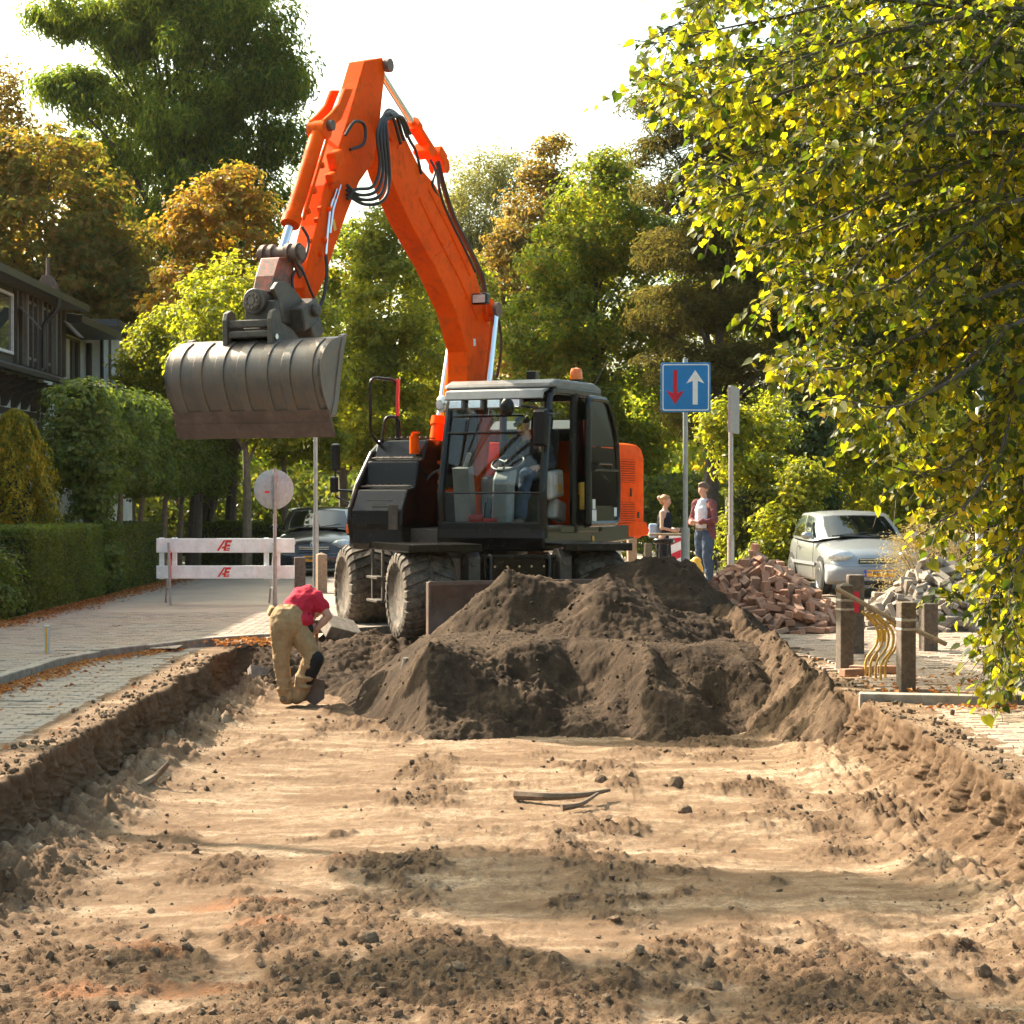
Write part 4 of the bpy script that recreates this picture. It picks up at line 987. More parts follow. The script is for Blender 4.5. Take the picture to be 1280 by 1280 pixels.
mb = U(); mb.prism([(CF - .03, 1.04), (CF - .05, 1.20), (CF - .03, 1.335), (CF + .5, 1.335), (CF + .5, 1.04)], CR - .02, CL, side_fn); mb.build('front_skirt', M['black_paint'], cab, bevel=.03)
mb = U(); mb.box(((CL + CR) / 2, (CF + CB) / 2, 1.26), (CL - CR - .06, CB - CF, .06)); mb.build('floor', M['dark_steel'], cab)
M['cab_roof'] = mat('dusty_cab_roof', (0.20, 0.185, 0.17), 0.5, 0.1, (0.10, 0.09, 0.08), 0.4, 3)
mb = U(); mb.prism([(CF + .16, 2.995), (CF + .20, 3.05), (CF + .34, 3.10), (CB - .2, 3.11), (CB + .04, 3.05), (CB + .04, 2.995)], CR - .02, CL + .0, side_fn); mb.build('roof', M['cab_roof'], cab, bevel=.03)
# front guard frame with four work lights
mb = U(); mb.prism([(CF + .02, 2.86), (CF + .06, 2.96), (CF + .25, 3.0), (CF + .25, 2.97), (CF + .10, 2.93), (CF + .06, 2.85)], CR + .05, CL - .06, side_fn); mb.build('sun_visor', M['grey_plastic'], cab, bevel=.008)
for k in range(4):
    q = Vector((CR + .20 + k * .255, CF + .08, 2.80)); mb = U(); mb.box(q, (.19, .10, .12), (R(-8), 0, 0)); lt = mb.build('work_light', M['grey_plastic'], ex, bevel=.02)
    mb = U(); mb.box(q + Vector((0, -.055, 0)), (.16, .012, .095), (R(-8), 0, 0)); mb.build('lens', M['reflector'], lt, bevel=.006)
mb = U(); mb.ball((CR - .06, CF + .20, 2.82), (.09, .03, .11), 16, 10); mb.build('side_lamp', M['reflector'], cab, smooth=True)
# panes
def pane(name, c4, th=.006, par=cab):
    a, b, c, d = [Vector(p) for p in c4]; n = (b - a).cross(d - a).normalized() * th
    mb = U(); mb.add([a, b, c, d, a + n, b + n, c + n, d + n], [(0, 1, 2, 3), (7, 6, 5, 4), (0, 4, 5, 1), (1, 5, 6, 2), (2, 6, 7, 3), (3, 7, 4, 0)])
    return mb.build(name, M['glass'], par)
pane('windscreen', [(CR + .07, CF - .01, 1.74), (CL - .08, CF - .01, 1.74), (CL - .10, CF + .21, 2.90), (CR + .10, CF + .21, 2.90)])
pane('lower_windscreen', [(CR + .07, CF + .01, 1.38), (CL - .08, CF + .01, 1.38), (CL - .08, CF - .01, 1.73), (CR + .07, CF - .01, 1.73)])
pane('side_window', [(CR + .02, CF + .12, 1.80), (CR + .02, .12, 1.80), (CR + .04, .12, 2.9), (CR + .05, CF + .28, 2.9)])
pane('rear_window', [(CR + .08, CB, 2.0), (CL - .08, CB, 2.0), (CL - .1, CB, 2.9), (CR + .1, CB, 2.9)])
pane('rear_side_window', [(CL - .02, .24, 1.75), (CL - .02, CB - .06, 1.75), (CL - .04, CB - .06, 2.9), (CL - .04, .24, 2.9)])
for (y_, z_, e_, r_q) in ((.09, 2.46, .35, .010), (.15, 2.66, .35, .010), (-.01, 1.735, .05, .014)):
    mb = U(); mb.tube([(CR + .06, CF + y_, z_), (CL - e_, CF + y_, z_)], r_q, 6); mb.build('screen_bar', M['black_paint'], cab, smooth=True)
mb = U(); mb.box((CL - .02, .62, 1.52), (.03, .78, .40)); mb.build('side_panel', M['black_paint'], cab, bevel=.01)
# the open door, folded back against the side
DX = CL + .13
dr = empty('door', (0, 0, 0), 0, parent=ex)
mb = U(); mb.tube(arc([(DX, .22, 1.36), (DX, .22, 2.90), (DX, .84, 2.90), (DX + .03, 1.10, 2.45), (DX + .03, 1.16, 1.9), (DX + .03, 1.14, 1.36), (DX, .22, 1.36), (DX, .22, 1.5)], .13, 7), .042, 8); mb.build('door_frame', M['black_paint'], dr, smooth=True)
mb = U(); mb.box((DX + .0, .24, 2.1), (.07, .10, 1.5)); mb.build('hinge_side', M['black_paint'], dr, bevel=.02)
pane('pane', [(DX + .02, .28, 1.38), (DX + .04, 1.12, 1.38), (DX + .03, 1.12, 2.3), (DX + .02, .28, 2.3)], par=dr); pane('pane', [(DX + .02, .28, 2.31), (DX + .03, 1.12, 2.31), (DX, .86, 2.88), (DX, .28, 2.88)], par=dr)
mb = U(); mb.tube(arc([(DX + .05, .32, 2.0), (DX + .09, .36, 2.10), (DX + .09, .80, 2.10), (DX + .05, .86, 2.02)], .04), .014, 8); mb.bar((DX + .05, .30, 2.02), (DX + .05, 1.16, 2.02), .02, .03); mb.build('handle', M['black_paint'], dr, smooth=True)
mb = U(); mb.box((DX + .04, .34, 1.46), (.004, .14, .14)); mb.box((DX + .04, .33, 1.60), (.004, .09, .12)); mb.box((DX + .05, 1.03, 1.50), (.004, .09, .11)); mb.build('label_plate', M['white_paint'], dr)
mb = U(); mb.tube(spline([(DX - .02, .70, 1.95), (DX - .02, .95, 1.85), (DX - .02, 1.02, 1.7), (DX - .02, .85, 1.52), (DX - .02, .72, 1.38)], 6), .05, 10); mb.build('hose_trunk', M['hose'], cab, smooth=True)
mb = U(); mb.box((CL - .0, .60, 1.70), (.05, .62, .34)); mb.build('warning_cushion', M['yellow'], cab, bevel=.04)
mb = U(); mb.box((CL + .035, .58, 1.60), (.03, .26, .56), (R(14), 0, 0)); mb.build('document_pouch', M['pale_plastic'], cab, bevel=.02)
mb = U(); mb.box((CL + .02, .86, 1.66), (.05, .14, .50), (R(-10), 0, 0)); mb.box((CL + .01, .60, 2.30), (.03, .34, .72), (R(8), 0, 0)); mb.build('red_jacket', M['red'], cab, bevel=.05)
# mirrors of the cab
mb = U(); mb.tube(arc([(CL - .02, CF + .18, 2.72), (CL + .10, CF + .02, 2.66), (CL + .02, CF - .10, 2.66), (CL + .02, CF - .10, 2.35)], .05), .016, 8); mb.tube([(CL - .02, CF + .18, 2.72), (CL - .25, CF - .16, 2.76)], .014, 8)
mk_ = mb.build('mirror_bracket', M['black_paint'], ex, smooth=True)
mb = U(); mb.box((CL - .02, CF - .10, 2.50), (.20, .07, .44), (0, 0, R(-8))); mb.build('mirror', M['black_paint'], mk_, bevel=.035)
mb = U(); mb.ball((CL - .42, CF - .17, 2.745), (.09, .04, .11), 22, 12); mb.build('round_mirror', M['black_paint'], mk_, smooth=True)
# beacon, camera, aerial
mb = U(); q = Vector((CL - .16, CB - .42, 3.10)); mb.cyl(q, q + Vector((0, 0, .05)), .085, 20); bc = mb.build('beacon', M['black_paint'], ex)
mb = U(); mb.lathe([(.078, .05), (.078, .14), (.06, .185), (.0, .20)], q, (0, 0, 1), 22); mb.build('beacon_lens', M['amber'], bc, auto=50)
mb = U(); q = Vector((CR + .55, CB - .2, 3.1)); mb.box(q + Vector((0, 0, .12)), (.13, .12, .13)); mb.cyl(q, q + Vector((0, 0, .08)), .03, 10); mb.build('rear_camera', M['black_paint'], cab, bevel=.01)
mb = U(); mb.tube([(CL - .05, CB - .1, 3.08), (CL + .10, CB + .0, 3.42)], .006, 6); mb.build('aerial', M['black_paint'], cab)
# inside the cab: seat, console, wheel
SX, SY = .64, .28
mb = U(); mb.box((SX, SY, 1.80), (.50, .50, .14)); mb.box((SX, SY + .28, 2.18), (.48, .14, .72), (R(-10), 0, 0)); mb.box((SX, SY + .36, 2.62), (.30, .10, .22), (R(-10), 0, 0)); st_ = mb.build('seat', M['seat_cloth'], ex, bevel=.05)
mb = U(); mb.box((SX, SY, 1.50), (.42, .42, .44)); mb.build('seat_base', M['dark_steel'], st_, bevel=.03)
mb = U(); mb.box((SX + .33, SY - .10, 1.84), (.16, .44, .34), (R(6), 0, 0)); mb.box((SX + .33, SY + .06, 1.52), (.14, .34, .26), (R(-12), 0, 0)); cs = mb.build('armrest_console', M['pale_plastic'], ex, bevel=.04)
mb = U(); mb.box((SX + .415, SY - .18, 1.90), (.004, .10, .12)); mb.build('label_plate', M['white_paint'], cs)
mb = U(); mb.box((SX + .415, SY - .04, 1.80), (.004, .10, .09)); mb.build('warning_label', M['yellow'], cs)
mb = U(); mb.box((SX - .42, SY - .10, 1.70), (.22, .52, .52), (R(6), 0, 0)); mb.build('side_console', M['grey_plastic'], cab, bevel=.06)
mb = U(); mb.prism([(CF + .16, 1.30), (CF + .22, 1.9), (CF + .36, 2.06), (CF + .50, 2.02), (CF + .42, 1.80), (CF + .40, 1.30)], .50, .72, side_fn); mb.build('steering_column', M['grey_plastic'], cab, bevel=.03)
mb = U(); q = Vector((.60, CF + .47, 2.10)); tilt = Matrix.Rotation(R(28), 3, 'X')
mb.tube([q + tilt @ Vector((.20 * math.cos(t), .20 * math.sin(t), 0)) for t in [2 * math.pi * k / 28 for k in range(28)]], .018, 8, closed=True)
for t in (.5, 2.6, 4.7): mb.tube([q, q + tilt @ Vector((.20 * math.cos(t), .20 * math.sin(t), 0))], .014, 6)
mb.ball(q, .05, 10, 6); mb.build('steering_wheel', M['hose'], cab, smooth=True)
mb = U(); mb.box((CR + .22, CF + .24, 1.72), (.22, .16, .66), (R(8), 0, 0)); mb.tube([(CR + .22, CF + .25, 2.05), (CR + .30, CF + .22, 2.22)], .03, 8); mb.build('monitor_column', M['grey_plastic'], cab, bevel=.06)
mb = U(); mb.box((.32, CF + .15, 1.42), (.18, .16, .10), (0, 0, .4)); mb.box((.52, CF + .12, 1.40), (.12, .14, .06), (0, 0, -.3)); mb.build('floor_clutter', M['red'], cab, bevel=.02)
mb = U(); mb.cyl((.40, CF + .30, 1.38), (.43, CF + .28, 1.62), .05, 12); mb.cyl((.43, CF + .28, 1.62), (.435, CF + .277, 1.68), .022, 10); mb.build('bottle', glassmat('bottle_plastic', (.7, .85, .95)), cab, smooth=True)

# ================================================================== people
M['skin'] = mat('skin', (0.50, 0.27, 0.18), 0.5, 0, (0.45, 0.20, 0.14), 0.2, 14, 0.05, 150)
M['hair_brown'] = mat('brown_hair', (0.10, 0.055, 0.03), 0.55, 0, None, 0, 40, 0.5, 160)
M['hair_blond'] = mat('reddish_blond_hair', (0.36, 0.19, 0.075), 0.5, 0, None, 0, 40, 0.5, 160)
M['eye'] = mat('eye_dark', (0.03, 0.025, 0.02), 0.2)
def cloth(name, c, v=0.18): return mat(name, c, 0.9, 0, tuple(x * 0.5 for x in c), 0.3, 7, 0.4, 45, 0.2, 0, v)
M['red_shirt'] = cloth('red_shirt_cloth', (0.52, 0.022, 0.05)); M['work_trousers'] = cloth('khaki_work_cloth', (0.37, 0.24, 0.125))
M['knee_patch'] = cloth('black_patch_cloth', (0.022, 0.022, 0.022)); M['dark_jacket'] = cloth('dark_grey_jacket', (0.020, 0.021, 0.024)); M['blue_grey'] = cloth('blue_grey_sleeve', (0.06, 0.068, 0.085))
M['denim'] = cloth('blue_denim', (0.06, 0.085, 0.13)); M['blazer'] = cloth('maroon_blazer', (0.17, 0.06, 0.065)); M['pale_shirt'] = cloth('pale_shirt', (0.66, 0.66, 0.72)); M['navy'] = cloth('dark_dress', (0.018, 0.02, 0.028))
M['boots'] = mat('brown_boots', (0.12, 0.075, 0.045), 0.75, 0, (0.25, 0.18, 0.12), 0.5, 12, 0.3)
M['blue_bag'] = cloth('pale_blue_bag', (0.42, 0.52, 0.66))
FOLD = bpy.data.textures.new('cloth_folds', 'CLOUDS'); FOLD.noise_scale = 0.11; FOLD.noise_depth = 3
def solid(mb, name, m, parent, vox=0.010, sm=3):
    o = mb.build(name, m, parent, smooth=True)
    r = o.modifiers.new('skin', 'REMESH'); r.mode = 'VOXEL'; r.voxel_size = vox; r.use_smooth_shade = True
    s = o.modifiers.new('soft', 'SMOOTH'); s.factor = 0.5; s.iterations = sm
    if name in ('shirt', 'trousers', 'sleeves', 'waistcoat', 'blazer', 'jeans', 'hair', 'dark_overall'):
        d = o.modifiers.new('folds', 'DISPLACE'); d.texture = FOLD; d.strength = 0.05; d.mid_level = 0.5; d.texture_coords = 'LOCAL'
    return o
def hand(mb, wrist, d, palm_n, curl=1.0, s=1.0):
    """palm, four unequal bent fingers and a thumb; d = towards the knuckles, palm_n = out of the palm"""
    d = Vector(d).normalized(); n = Vector(palm_n); n = (n - d * n.dot(d)).normalized(); side = d.cross(n).normalized()
    k = wrist + d * .085 * s
    mb.cap([wrist, wrist + d * .045 * s, k], [.026 * s, .030 * s, .030 * s]); mb.cap([wrist + side * .022 * s + d * .03 * s, k + side * .026 * s], [.018 * s, .016 * s]); mb.cap([wrist - side * .022 * s + d * .03 * s, k - side * .028 * s], [.018 * s, .016 * s])
    for j, (off, ln) in enumerate(((.033, .068), (.012, .078), (-.010, .073), (-.031, .057))):
        p = k + side * off * s; q = p; dd = d.copy(); P = [p - d * .012 * s]
        for seg, a in ((.45, .45), (.32, .75), (.23, .55)):
            ax = side; dd = (Matrix.Rotation(-a * curl, 3, ax) @ dd) if (Matrix.Rotation(-a * curl, 3, ax) @ dd).dot(n) > (Matrix.Rotation(a * curl, 3, ax) @ dd).dot(n) else (Matrix.Rotation(a * curl, 3, ax) @ dd)
            q = q + dd * ln * seg * s; P.append(q)
        mb.cap(P, [.0105 * s, .0105 * s, .0098 * s, .009 * s], 8)
    t0 = wrist + d * .025 * s + side * .028 * s; t1 = t0 + (side * .7 + d * .55 + n * .45).normalized() * .035 * s; t2 = t1 + (d * .8 + n * .7 - side * .1).normalized() * .032 * s
    mb.cap([t0, t1, t2], [.014 * s, .012 * s, .0105 * s], 8)
def head(mb, c, face, up, s=1.0):
    """skull, jaw, nose, brow, ears; c = centre of the head"""
    f = Vector(face).normalized(); u = Vector(up); u = (u - f * u.dot(f)).normalized(); r = f.cross(u).normalized()
    P = lambda a, b, h: c + (r * a + f * b + u * h) * s
    for (a, b, h, q) in ((0, -.012, .035, .083), (0, .012, .02, .078), (0, -.035, .03, .075), (0, .028, -.035, .058), (.018, .02, -.055, .042), (-.018, .02, -.055, .042), (0, .048, -.075, .030), (.03, .05, -.02, .035), (-.03, .05, -.02, .035)): mb.ball(P(a, b, h), q * s, 14, 10)
    mb.cap([P(0, .078, .02), P(0, .098, -.018)], [.010 * s, .016 * s], 8); mb.ball(P(0, .092, -.022), (.017 * s,) * 3, 8, 6); mb.ball(P(0, .075, -.05), (.020 * s, .012 * s, .010 * s), 8, 6)
    mb.cap([P(-.035, .07, .025), P(.035, .07, .025)], [.012 * s] * 2, 8)
    for sg in (-1, 1): mb.cap([P(sg * .078, -.005, .02), P(sg * .082, -.008, -.02)], [.016 * s, .012 * s], 8)
    return P
def eyes(P, parent, s=1.0):
    mb = MB()
    for sg in (-1, 1): mb.ball(P(sg * .032, .074, .008), .010 * s, 8, 6)
    mb.build('eyes', M['eye'], parent, smooth=True)
V_ = Vector

# ---- worker stooping over his shovel in the trench
wk = on(357, 878, -.43)
WE = empty('person', wk, 0, 'worker in red shirt and khaki trousers bent over a shovel in the trench', 'person')
hipc = V_((.04, .02, .84)); hl = V_((-.03, -.06, .80)); hr = V_((.11, .06, .80)); chest = V_((.18, .22, 1.04)); neck = V_((.24, .34, 1.05))
kl, al = V_((-.04, -.03, .43)), V_((.01, -.02, .07)); kr_, ar = V_((.27, -.03, .47)), V_((.14, .03, .09))
sl_, sr_ = V_((.13, .44, 1.02)), V_((.30, .17, 1.06)); er = V_((.43, .13, .88)); wr = V_((.32, .11, .76)); el = V_((.22, .42, .82)); wl_ = V_((.30, .20, .60))
mb = MB()
mb.cap([hipc, hipc.lerp(chest, .5), chest], [.12, .115, .12]); mb.cap([chest, neck, neck + V_((.05, .06, -.01))], [.105, .06, .055])
hc = neck + V_((.01, .19, -.12)); PH = head(mb, hc, (.1, .25, -.95), (.5, .8, .2))
for a, b, c in ((sl_, el, wl_), (sr_, er, wr)): mb.cap([chest.lerp(a, .6), a], [.07, .06]); mb.cap([a, a.lerp(b, .5), b, b.lerp(c, .4), c], [.062, .056, .045, .045, .029])
for h_, k_, a_ in ((hl, kl, al), (hr, kr_, ar)): mb.cap([h_, k_, a_], [.085, .058, .042])
hand(mb, wr, V_((-.08, .03, -.06)), (-.2, .9, -.1), 1.15); hand(mb, wl_, V_((.0, -.05, -.06)), (.2, -.8, 0), 1.15)
wbody = solid(mb, 'body', M['skin'], WE, .009, 2); eyes(PH, WE)
mb = MB(); mb.ball(hc + V_((.02, .02, .04)), (.10, .10, .09), 16, 10); solid(mb, 'hair', M['hair_brown'], WE, .012)
mb = MB(); lowb = hipc.lerp(chest, .32)
mb.cap([lowb, hipc.lerp(chest, .6), chest], [.155, .165, .16]); mb.cap([chest, chest.lerp(neck, .75)], [.145, .09]); 
for a, b in ((sl_, el), (sr_, er)): mb.cap([chest.lerp(a, .4), a, a.lerp(b, .42)], [.12, .09, .082])
mb.ball(chest + V_((.02, -.06, -.10)), (.10, .10, .12)); mb.ball(lowb + V_((.08, -.04, -.06)), (.12, .12, .10)); solid(mb, 'shirt', M['red_shirt'], WE, .011, 2)
mb = MB(); mb.cap([hipc + V_((-.01, -.01, -.02)), hipc.lerp(chest, .30)], [.17, .155]); mb.ball(hipc + V_((-.07, -.02, .02)), (.13, .16, .14))
mb.cap([hl, hl.lerp(kl, .5), kl, kl.lerp(al, .55), al + V_((0, 0, -.02))], [.125, .105, .088, .078, .07]); mb.cap([hr, hr.lerp(kr_, .5), kr_, kr_.lerp(ar, .5), ar + V_((0, 0, .0))], [.13, .115, .098, .088, .086])
mb.cap([ar + V_((0, 0, .02)), ar + V_((-.015, 0, -.035))], [.086, .082])
for t, q in ((.25, .012), (.55, .014), (.8, .012)): mb.ball(kr_.lerp(ar, t) + V_((.02, -.05, 0)), (.085, .06, .03)); mb.ball(kl.lerp(al, t), (.095, .085, .025))
solid(mb, 'trousers', M['work_trousers'], WE, .011, 2)
mb = MB(); n_ = (ar - kr_).normalized(); cpt = kr_ + V_((.075, -.07, -.02))
mb.cap([kr_ + V_((.045, -.025, -.02)), kr_.lerp(ar, .35) + V_((.045, -.025, 0)), kr_.lerp(ar, .62) + V_((.035, -.02, 0))], [.088, .082, .070]); solid(mb, 'knee_patch', M['knee_patch'], WE, .012, 2)
mb = MB(); mb.cap([hipc + V_((.17, .02, .05)), hipc + V_((.20, .0, -.10))], [.045, .05]); solid(mb, 'holster_pocket', M['knee_patch'], WE, .012)
mb = MB(); mb.box(hipc + V_((-.19, .02, .10)), (.06, .14, .10), (.2, .4, .3)); mb.build('back_pocket', M['work_trousers'], WE, bevel=.02)
mb = MB()
for a_ in (al, ar): mb.cap([a_ + V_((-.02, -.02, -.02)), a_ + V_((.02, .06, -.045)), a_ + V_((.06, .16, -.05))], [.055, .048, .042])
solid(mb, 'boots', M['boots'], WE, .010)
# the shovel he holds
SH = empty('shovel', wk + V_((.345, .13, -.02)), 0, 'wooden shovel held upright in the stooping worker\'s hands', 'shovel')
M['handle_wood'] = mat('handle_wood', (0.26, 0.13, 0.06), 0.6, 0, (0.12, 0.07, 0.04), 0.3, 15, 0.1, 90)
mb = MB(); mb.cyl((-.03, .02, .84), (-.055, -.0, .16), .017, 12); mb.cyl((-.10, .02, .84), (.04, .02, .84), .017, 10); mb.build('handle', M['handle_wood'], SH, smooth=True)
mb = MB(); mb.prism([(-.11, .24), (.0, .26), (.11, .24), (.105, .05), (.0, -.03), (-.105, .05)], -.012, .006, lambda a, p, q: (p - .06, a - .02, q)); mb.build('blade', M['rust_steel'], SH, bevel=.004)

# ---- driver in the cab, in the machine's frame
def up(v): return UPM @ V_(v)
DE = empty('person', EXC + (UPM @ V_((SX, SY, 1.86))), 0, 'excavator driver in dark waistcoat and cap seated behind the steering wheel', 'person')
O_ = V_((SX, SY, 1.86))
class DB(MB):
    def __init__(s): super().__init__(Matrix.Translation(-(UPM @ O_)) @ UPM)
pel, che, nk = V_((SX, SY + .02, 1.93)), V_((SX, SY - .0, 2.26)), V_((SX - .02, SY - .07, 2.43))
hd = V_((SX - .03, SY - .16, 2.56))
Ls, Rs = che + V_((.19, .0, .10)), che + V_((-.19, .0, .10)); Le, Re = V_((SX + .30, SY - .02, 2.10)), V_((SX - .27, SY - .10, 2.10)); Lwr, Rwr = V_((SX + .20, SY - .27, 2.05)), V_((SX - .30, SY - .32, 2.10))
Lk, Rk = V_((SX + .16, SY - .48, 1.96)), V_((SX - .18, SY - .48, 1.96)); La, Ra = V_((SX + .14, SY - .62, 1.46)), V_((SX - .16, SY - .66, 1.46))
mb = DB(); mb.cap([pel, pel.lerp(che, .5), che], [.15, .14, .155]); mb.cap([che, nk, nk + V_((0, -.03, .06))], [.12, .062, .055]); PD = head(mb, hd, (-.18, -1, -.38), (0, -.35, 1))
for a, b, c in ((Ls, Le, Lwr), (Rs, Re, Rwr)): mb.cap([che.lerp(a, .6), a], [.09, .065]); mb.cap([a, b, c], [.06, .045, .028])
for a, k_, b in ((pel + V_((.10, 0, 0)), Lk, La), (pel + V_((-.10, 0, 0)), Rk, Ra)): mb.cap([a, k_, b], [.085, .058, .042])
hand(mb, Lwr, (-.2, -.9, -.1), (-.1, -.1, -1), .9); hand(mb, Rwr, (.2, -.9, .0), (.1, 0, -1), .9)
solid(mb, 'body', M['skin'], DE, .010, 2)
mb = DB()
for sg in (-1, 1): mb.ball(PD(sg * .032, .074, .008), .010, 8, 6)
mb.build('eyes', M['eye'], DE, smooth=True)
mb = DB(); mb.cap([pel + V_((0, 0, .05)), pel.lerp(che, .5), che, che + V_((0, 0, .10))], [.17, .165, .18, .10]); mb.cap([Ls, Rs], [.085, .085]); solid(mb, 'waistcoat', M['dark_jacket'], DE, .012)
mb = DB()
for a, b, c in ((Ls, Le, Lwr), (Rs, Re, Rwr)): mb.cap([a, a.lerp(b, .5), b, b.lerp(c, .75)], [.085, .075, .066, .05])
solid(mb, 'sleeves', M['blue_grey'], DE, .012)
mb = DB(); mb.cap([pel + V_((-.1, 0, -.03)), pel + V_((.1, 0, -.03))], [.14, .14])
for a, k_, b in ((pel + V_((.10, 0, 0)), Lk, La), (pel + V_((-.10, 0, 0)), Rk, Ra)): mb.cap([a, k_, b], [.115, .085, .075])
solid(mb, 'trousers', M['denim'], DE, .012)
mb = DB(); mb.ball(PD(0, -.01, .075), (.095, .100, .055), 16, 8); mb.cap([PD(-.045, .10, .062), PD(.045, .10, .062)], [.022, .022]); mb.cap([PD(-.03, .13, .052), PD(.03, .13, .052)], [.018, .018]); solid(mb, 'cap', M['dark_jacket'], DE, .009)
mb = DB()
for a in (La, Ra): mb.cap([a + V_((0, 0, -.06)), a + V_((0, -.10, -.09)), a + V_((0, -.18, -.09))], [.052, .048, .038])
solid(mb, 'boots', M['boots'], DE, .012)

# ---- two bystanders talking beside the far end of the works
def stander(px, py, d, label, h, rz, woman=False):
    base = at(px, py, d); base.z = 0.06 if woman else 0.13; E = empty('person', base, rz, label, 'person'); s = h / 1.80
    class SB(MB):
        def __init__(q): super().__init__(Matrix.Scale(s, 4))
    pel, che, nk, hd = V_((0, 0, .95)), V_((0, .0, 1.30)), V_((0, -.01, 1.50)), V_((0, -.03, 1.66))
    sw = .155 if woman else .19
    Ls, Rs = V_((sw, 0, 1.43)), V_((-sw, 0, 1.43)); Le, Re = V_((sw + .09, -.02, 1.14)), V_((-sw - .09, -.02, 1.14)); Lw_, Rw_ = V_((.06, -.24, 1.10)), V_((-.10, -.25, 1.08))
    Lk, Rk = V_((.10, -.03, .50)), V_((-.11, .01, .50)); La, Ra = V_((.12, .02, .09)), V_((-.13, -.03, .09))
    mb = SB(); mb.cap([pel, pel.lerp(che, .5), che], [.13, .115 if woman else .125, .14]); mb.cap([che, che + V_((0, 0, .1)), nk, nk + V_((0, -.01, .07))], [.13, .11, .055, .052]); P = head(mb, hd, (0, -1, -.12), (0, -.1, 1))
    for a, b, c in ((Ls, Le, Lw_), (Rs, Re, Rw_)): mb.cap([che.lerp(a, .6), a], [.08, .055]); mb.cap([a, b, c], [.052, .04, .027])
    for a, k_, b in ((pel + V_((.09, 0, 0)), Lk, La), (pel + V_((-.09, 0, 0)), Rk, Ra)): mb.cap([a, k_, b], [.09, .058, .042])
    hand(mb, Lw_, (-.8, -.5, .1), (-.2, .7, -.5), .6); hand(mb, Rw_, (.8, -.5, .1), (.2, .7, .5), .6)
    solid(mb, 'body', M['skin'], E, .012, 2)
    mb = SB()
    for sg in (-1, 1): mb.ball(P(sg * .032, .074, .008), .010, 8, 6)
    mb.build('eyes', M['eye'], E, smooth=True)
    mb = SB()
    if woman:
        mb.ball(P(0, -.02, .055), (.098, .10, .075), 16, 10); mb.ball(P(0, -.075, .0), (.08, .06, .08)); mb.ball(P(0, -.13, .05), (.055, .055, .05)); solid(mb, 'hair', M['hair_blond'], E, .012)
        mb = SB(); mb.cap([V_((0, 0, .60)), V_((0, 0, .80)), pel, pel.lerp(che, .5), che + V_((0, 0, .03))], [.16, .17, .155, .130, .150])
        for a, k_, b in ((V_((.09, 0, .9)), Lk, La), (V_((-.09, 0, .9)), Rk, Ra)): mb.cap([a, k_, b], [.10, .08, .06])
        mb.cap([che + V_((.09, 0, .05)), V_((.10, .02, 1.45))], [.03, .02]); mb.cap([che + V_((-.09, 0, .05)), V_((-.10, .02, 1.45))], [.03, .02]); solid(mb, 'dark_overall', M['navy'], E, .012)
    else:
        mb.ball(P(0, -.018, .06), (.098, .105, .075), 16, 10); mb.ball(P(0, -.06, .01), (.08, .06, .085)); mb.ball(P(.0, .045, .088), (.065, .03, .03)); mb.ball(P(.0, .0, .095), (.075, .085, .045)); solid(mb, 'hair', M['hair_brown'], E, .012)
        mb = SB(); mb.cap([pel + V_((0, -.02, .08)), che + V_((0, -.02, 0)), che + V_((0, -.02, .1))], [.145, .155, .125]); solid(mb, 'shirt', M['pale_shirt'], E, .012)
        mb = SB()
        for sg in (-1, 1): mb.cap([V_((sg * .12, .02, .88)), V_((sg * .11, .02, 1.1)), V_((sg * .10, .02, 1.38))], [.105, .10, .10])
        mb.cap([V_((0, .06, .88)), V_((0, .06, 1.15)), V_((0, .05, 1.40))], [.15, .14, .11]); mb.cap([V_((-.17, .01, 1.42)), V_((.17, .01, 1.42))], [.075, .075])
        for a, b, c in ((Ls, Le, Lw_), (Rs, Re, Rw_)): mb.cap([a, b, b.lerp(c, .8)], [.078, .066, .05])
        solid(mb, 'blazer', M['blazer'], E, .012)
        mb = SB(); mb.cap([V_((0, 0, .94)), V_((0, 0, .99))], [.148, .146])
        for a, k_, b in ((V_((.09, 0, .90)), Lk, La), (V_((-.09, 0, .90)), Rk, Ra)): mb.cap([a, k_, b], [.115, .085, .068])
        solid(mb, 'jeans', M['denim'], E, .012)
        mb = SB(); mb.tube([V_((.152 * math.cos(t), .152 * math.sin(t), .985)) for t in [2 * math.pi * k / 20 for k in range(20)]], .018, 6, closed=True); mb.build('belt', M['boots'], E, smooth=True)
    mb = SB()
    for a in (La, Ra): mb.cap([a + V_((0, .02, -.045)), a + V_((0, -.08, -.06)), a + V_((0, -.15, -.06))], [.045, .04, .032])
    solid(mb, 'shoes', M['boots'], E, .012)
    return E
stander(881, 732, 34.0, 'man in a maroon blazer and jeans standing by the brick pile', 1.84, R(-52))
wmn = stander(831, 730, 35.5, 'woman in dark sleeveless clothes with tied-up blond hair facing the man', 1.70, R(66), True)
mb = MB(); mb.box((0, 0, .30), (.16, .10, .26))
tag(mb.build('shoulder_bag', M['blue_bag'], None, bevel=.03, loc=wmn.location + V_((-.20, .16, .72))), 'pale blue bag hanging at the back of the woman', 'bag')

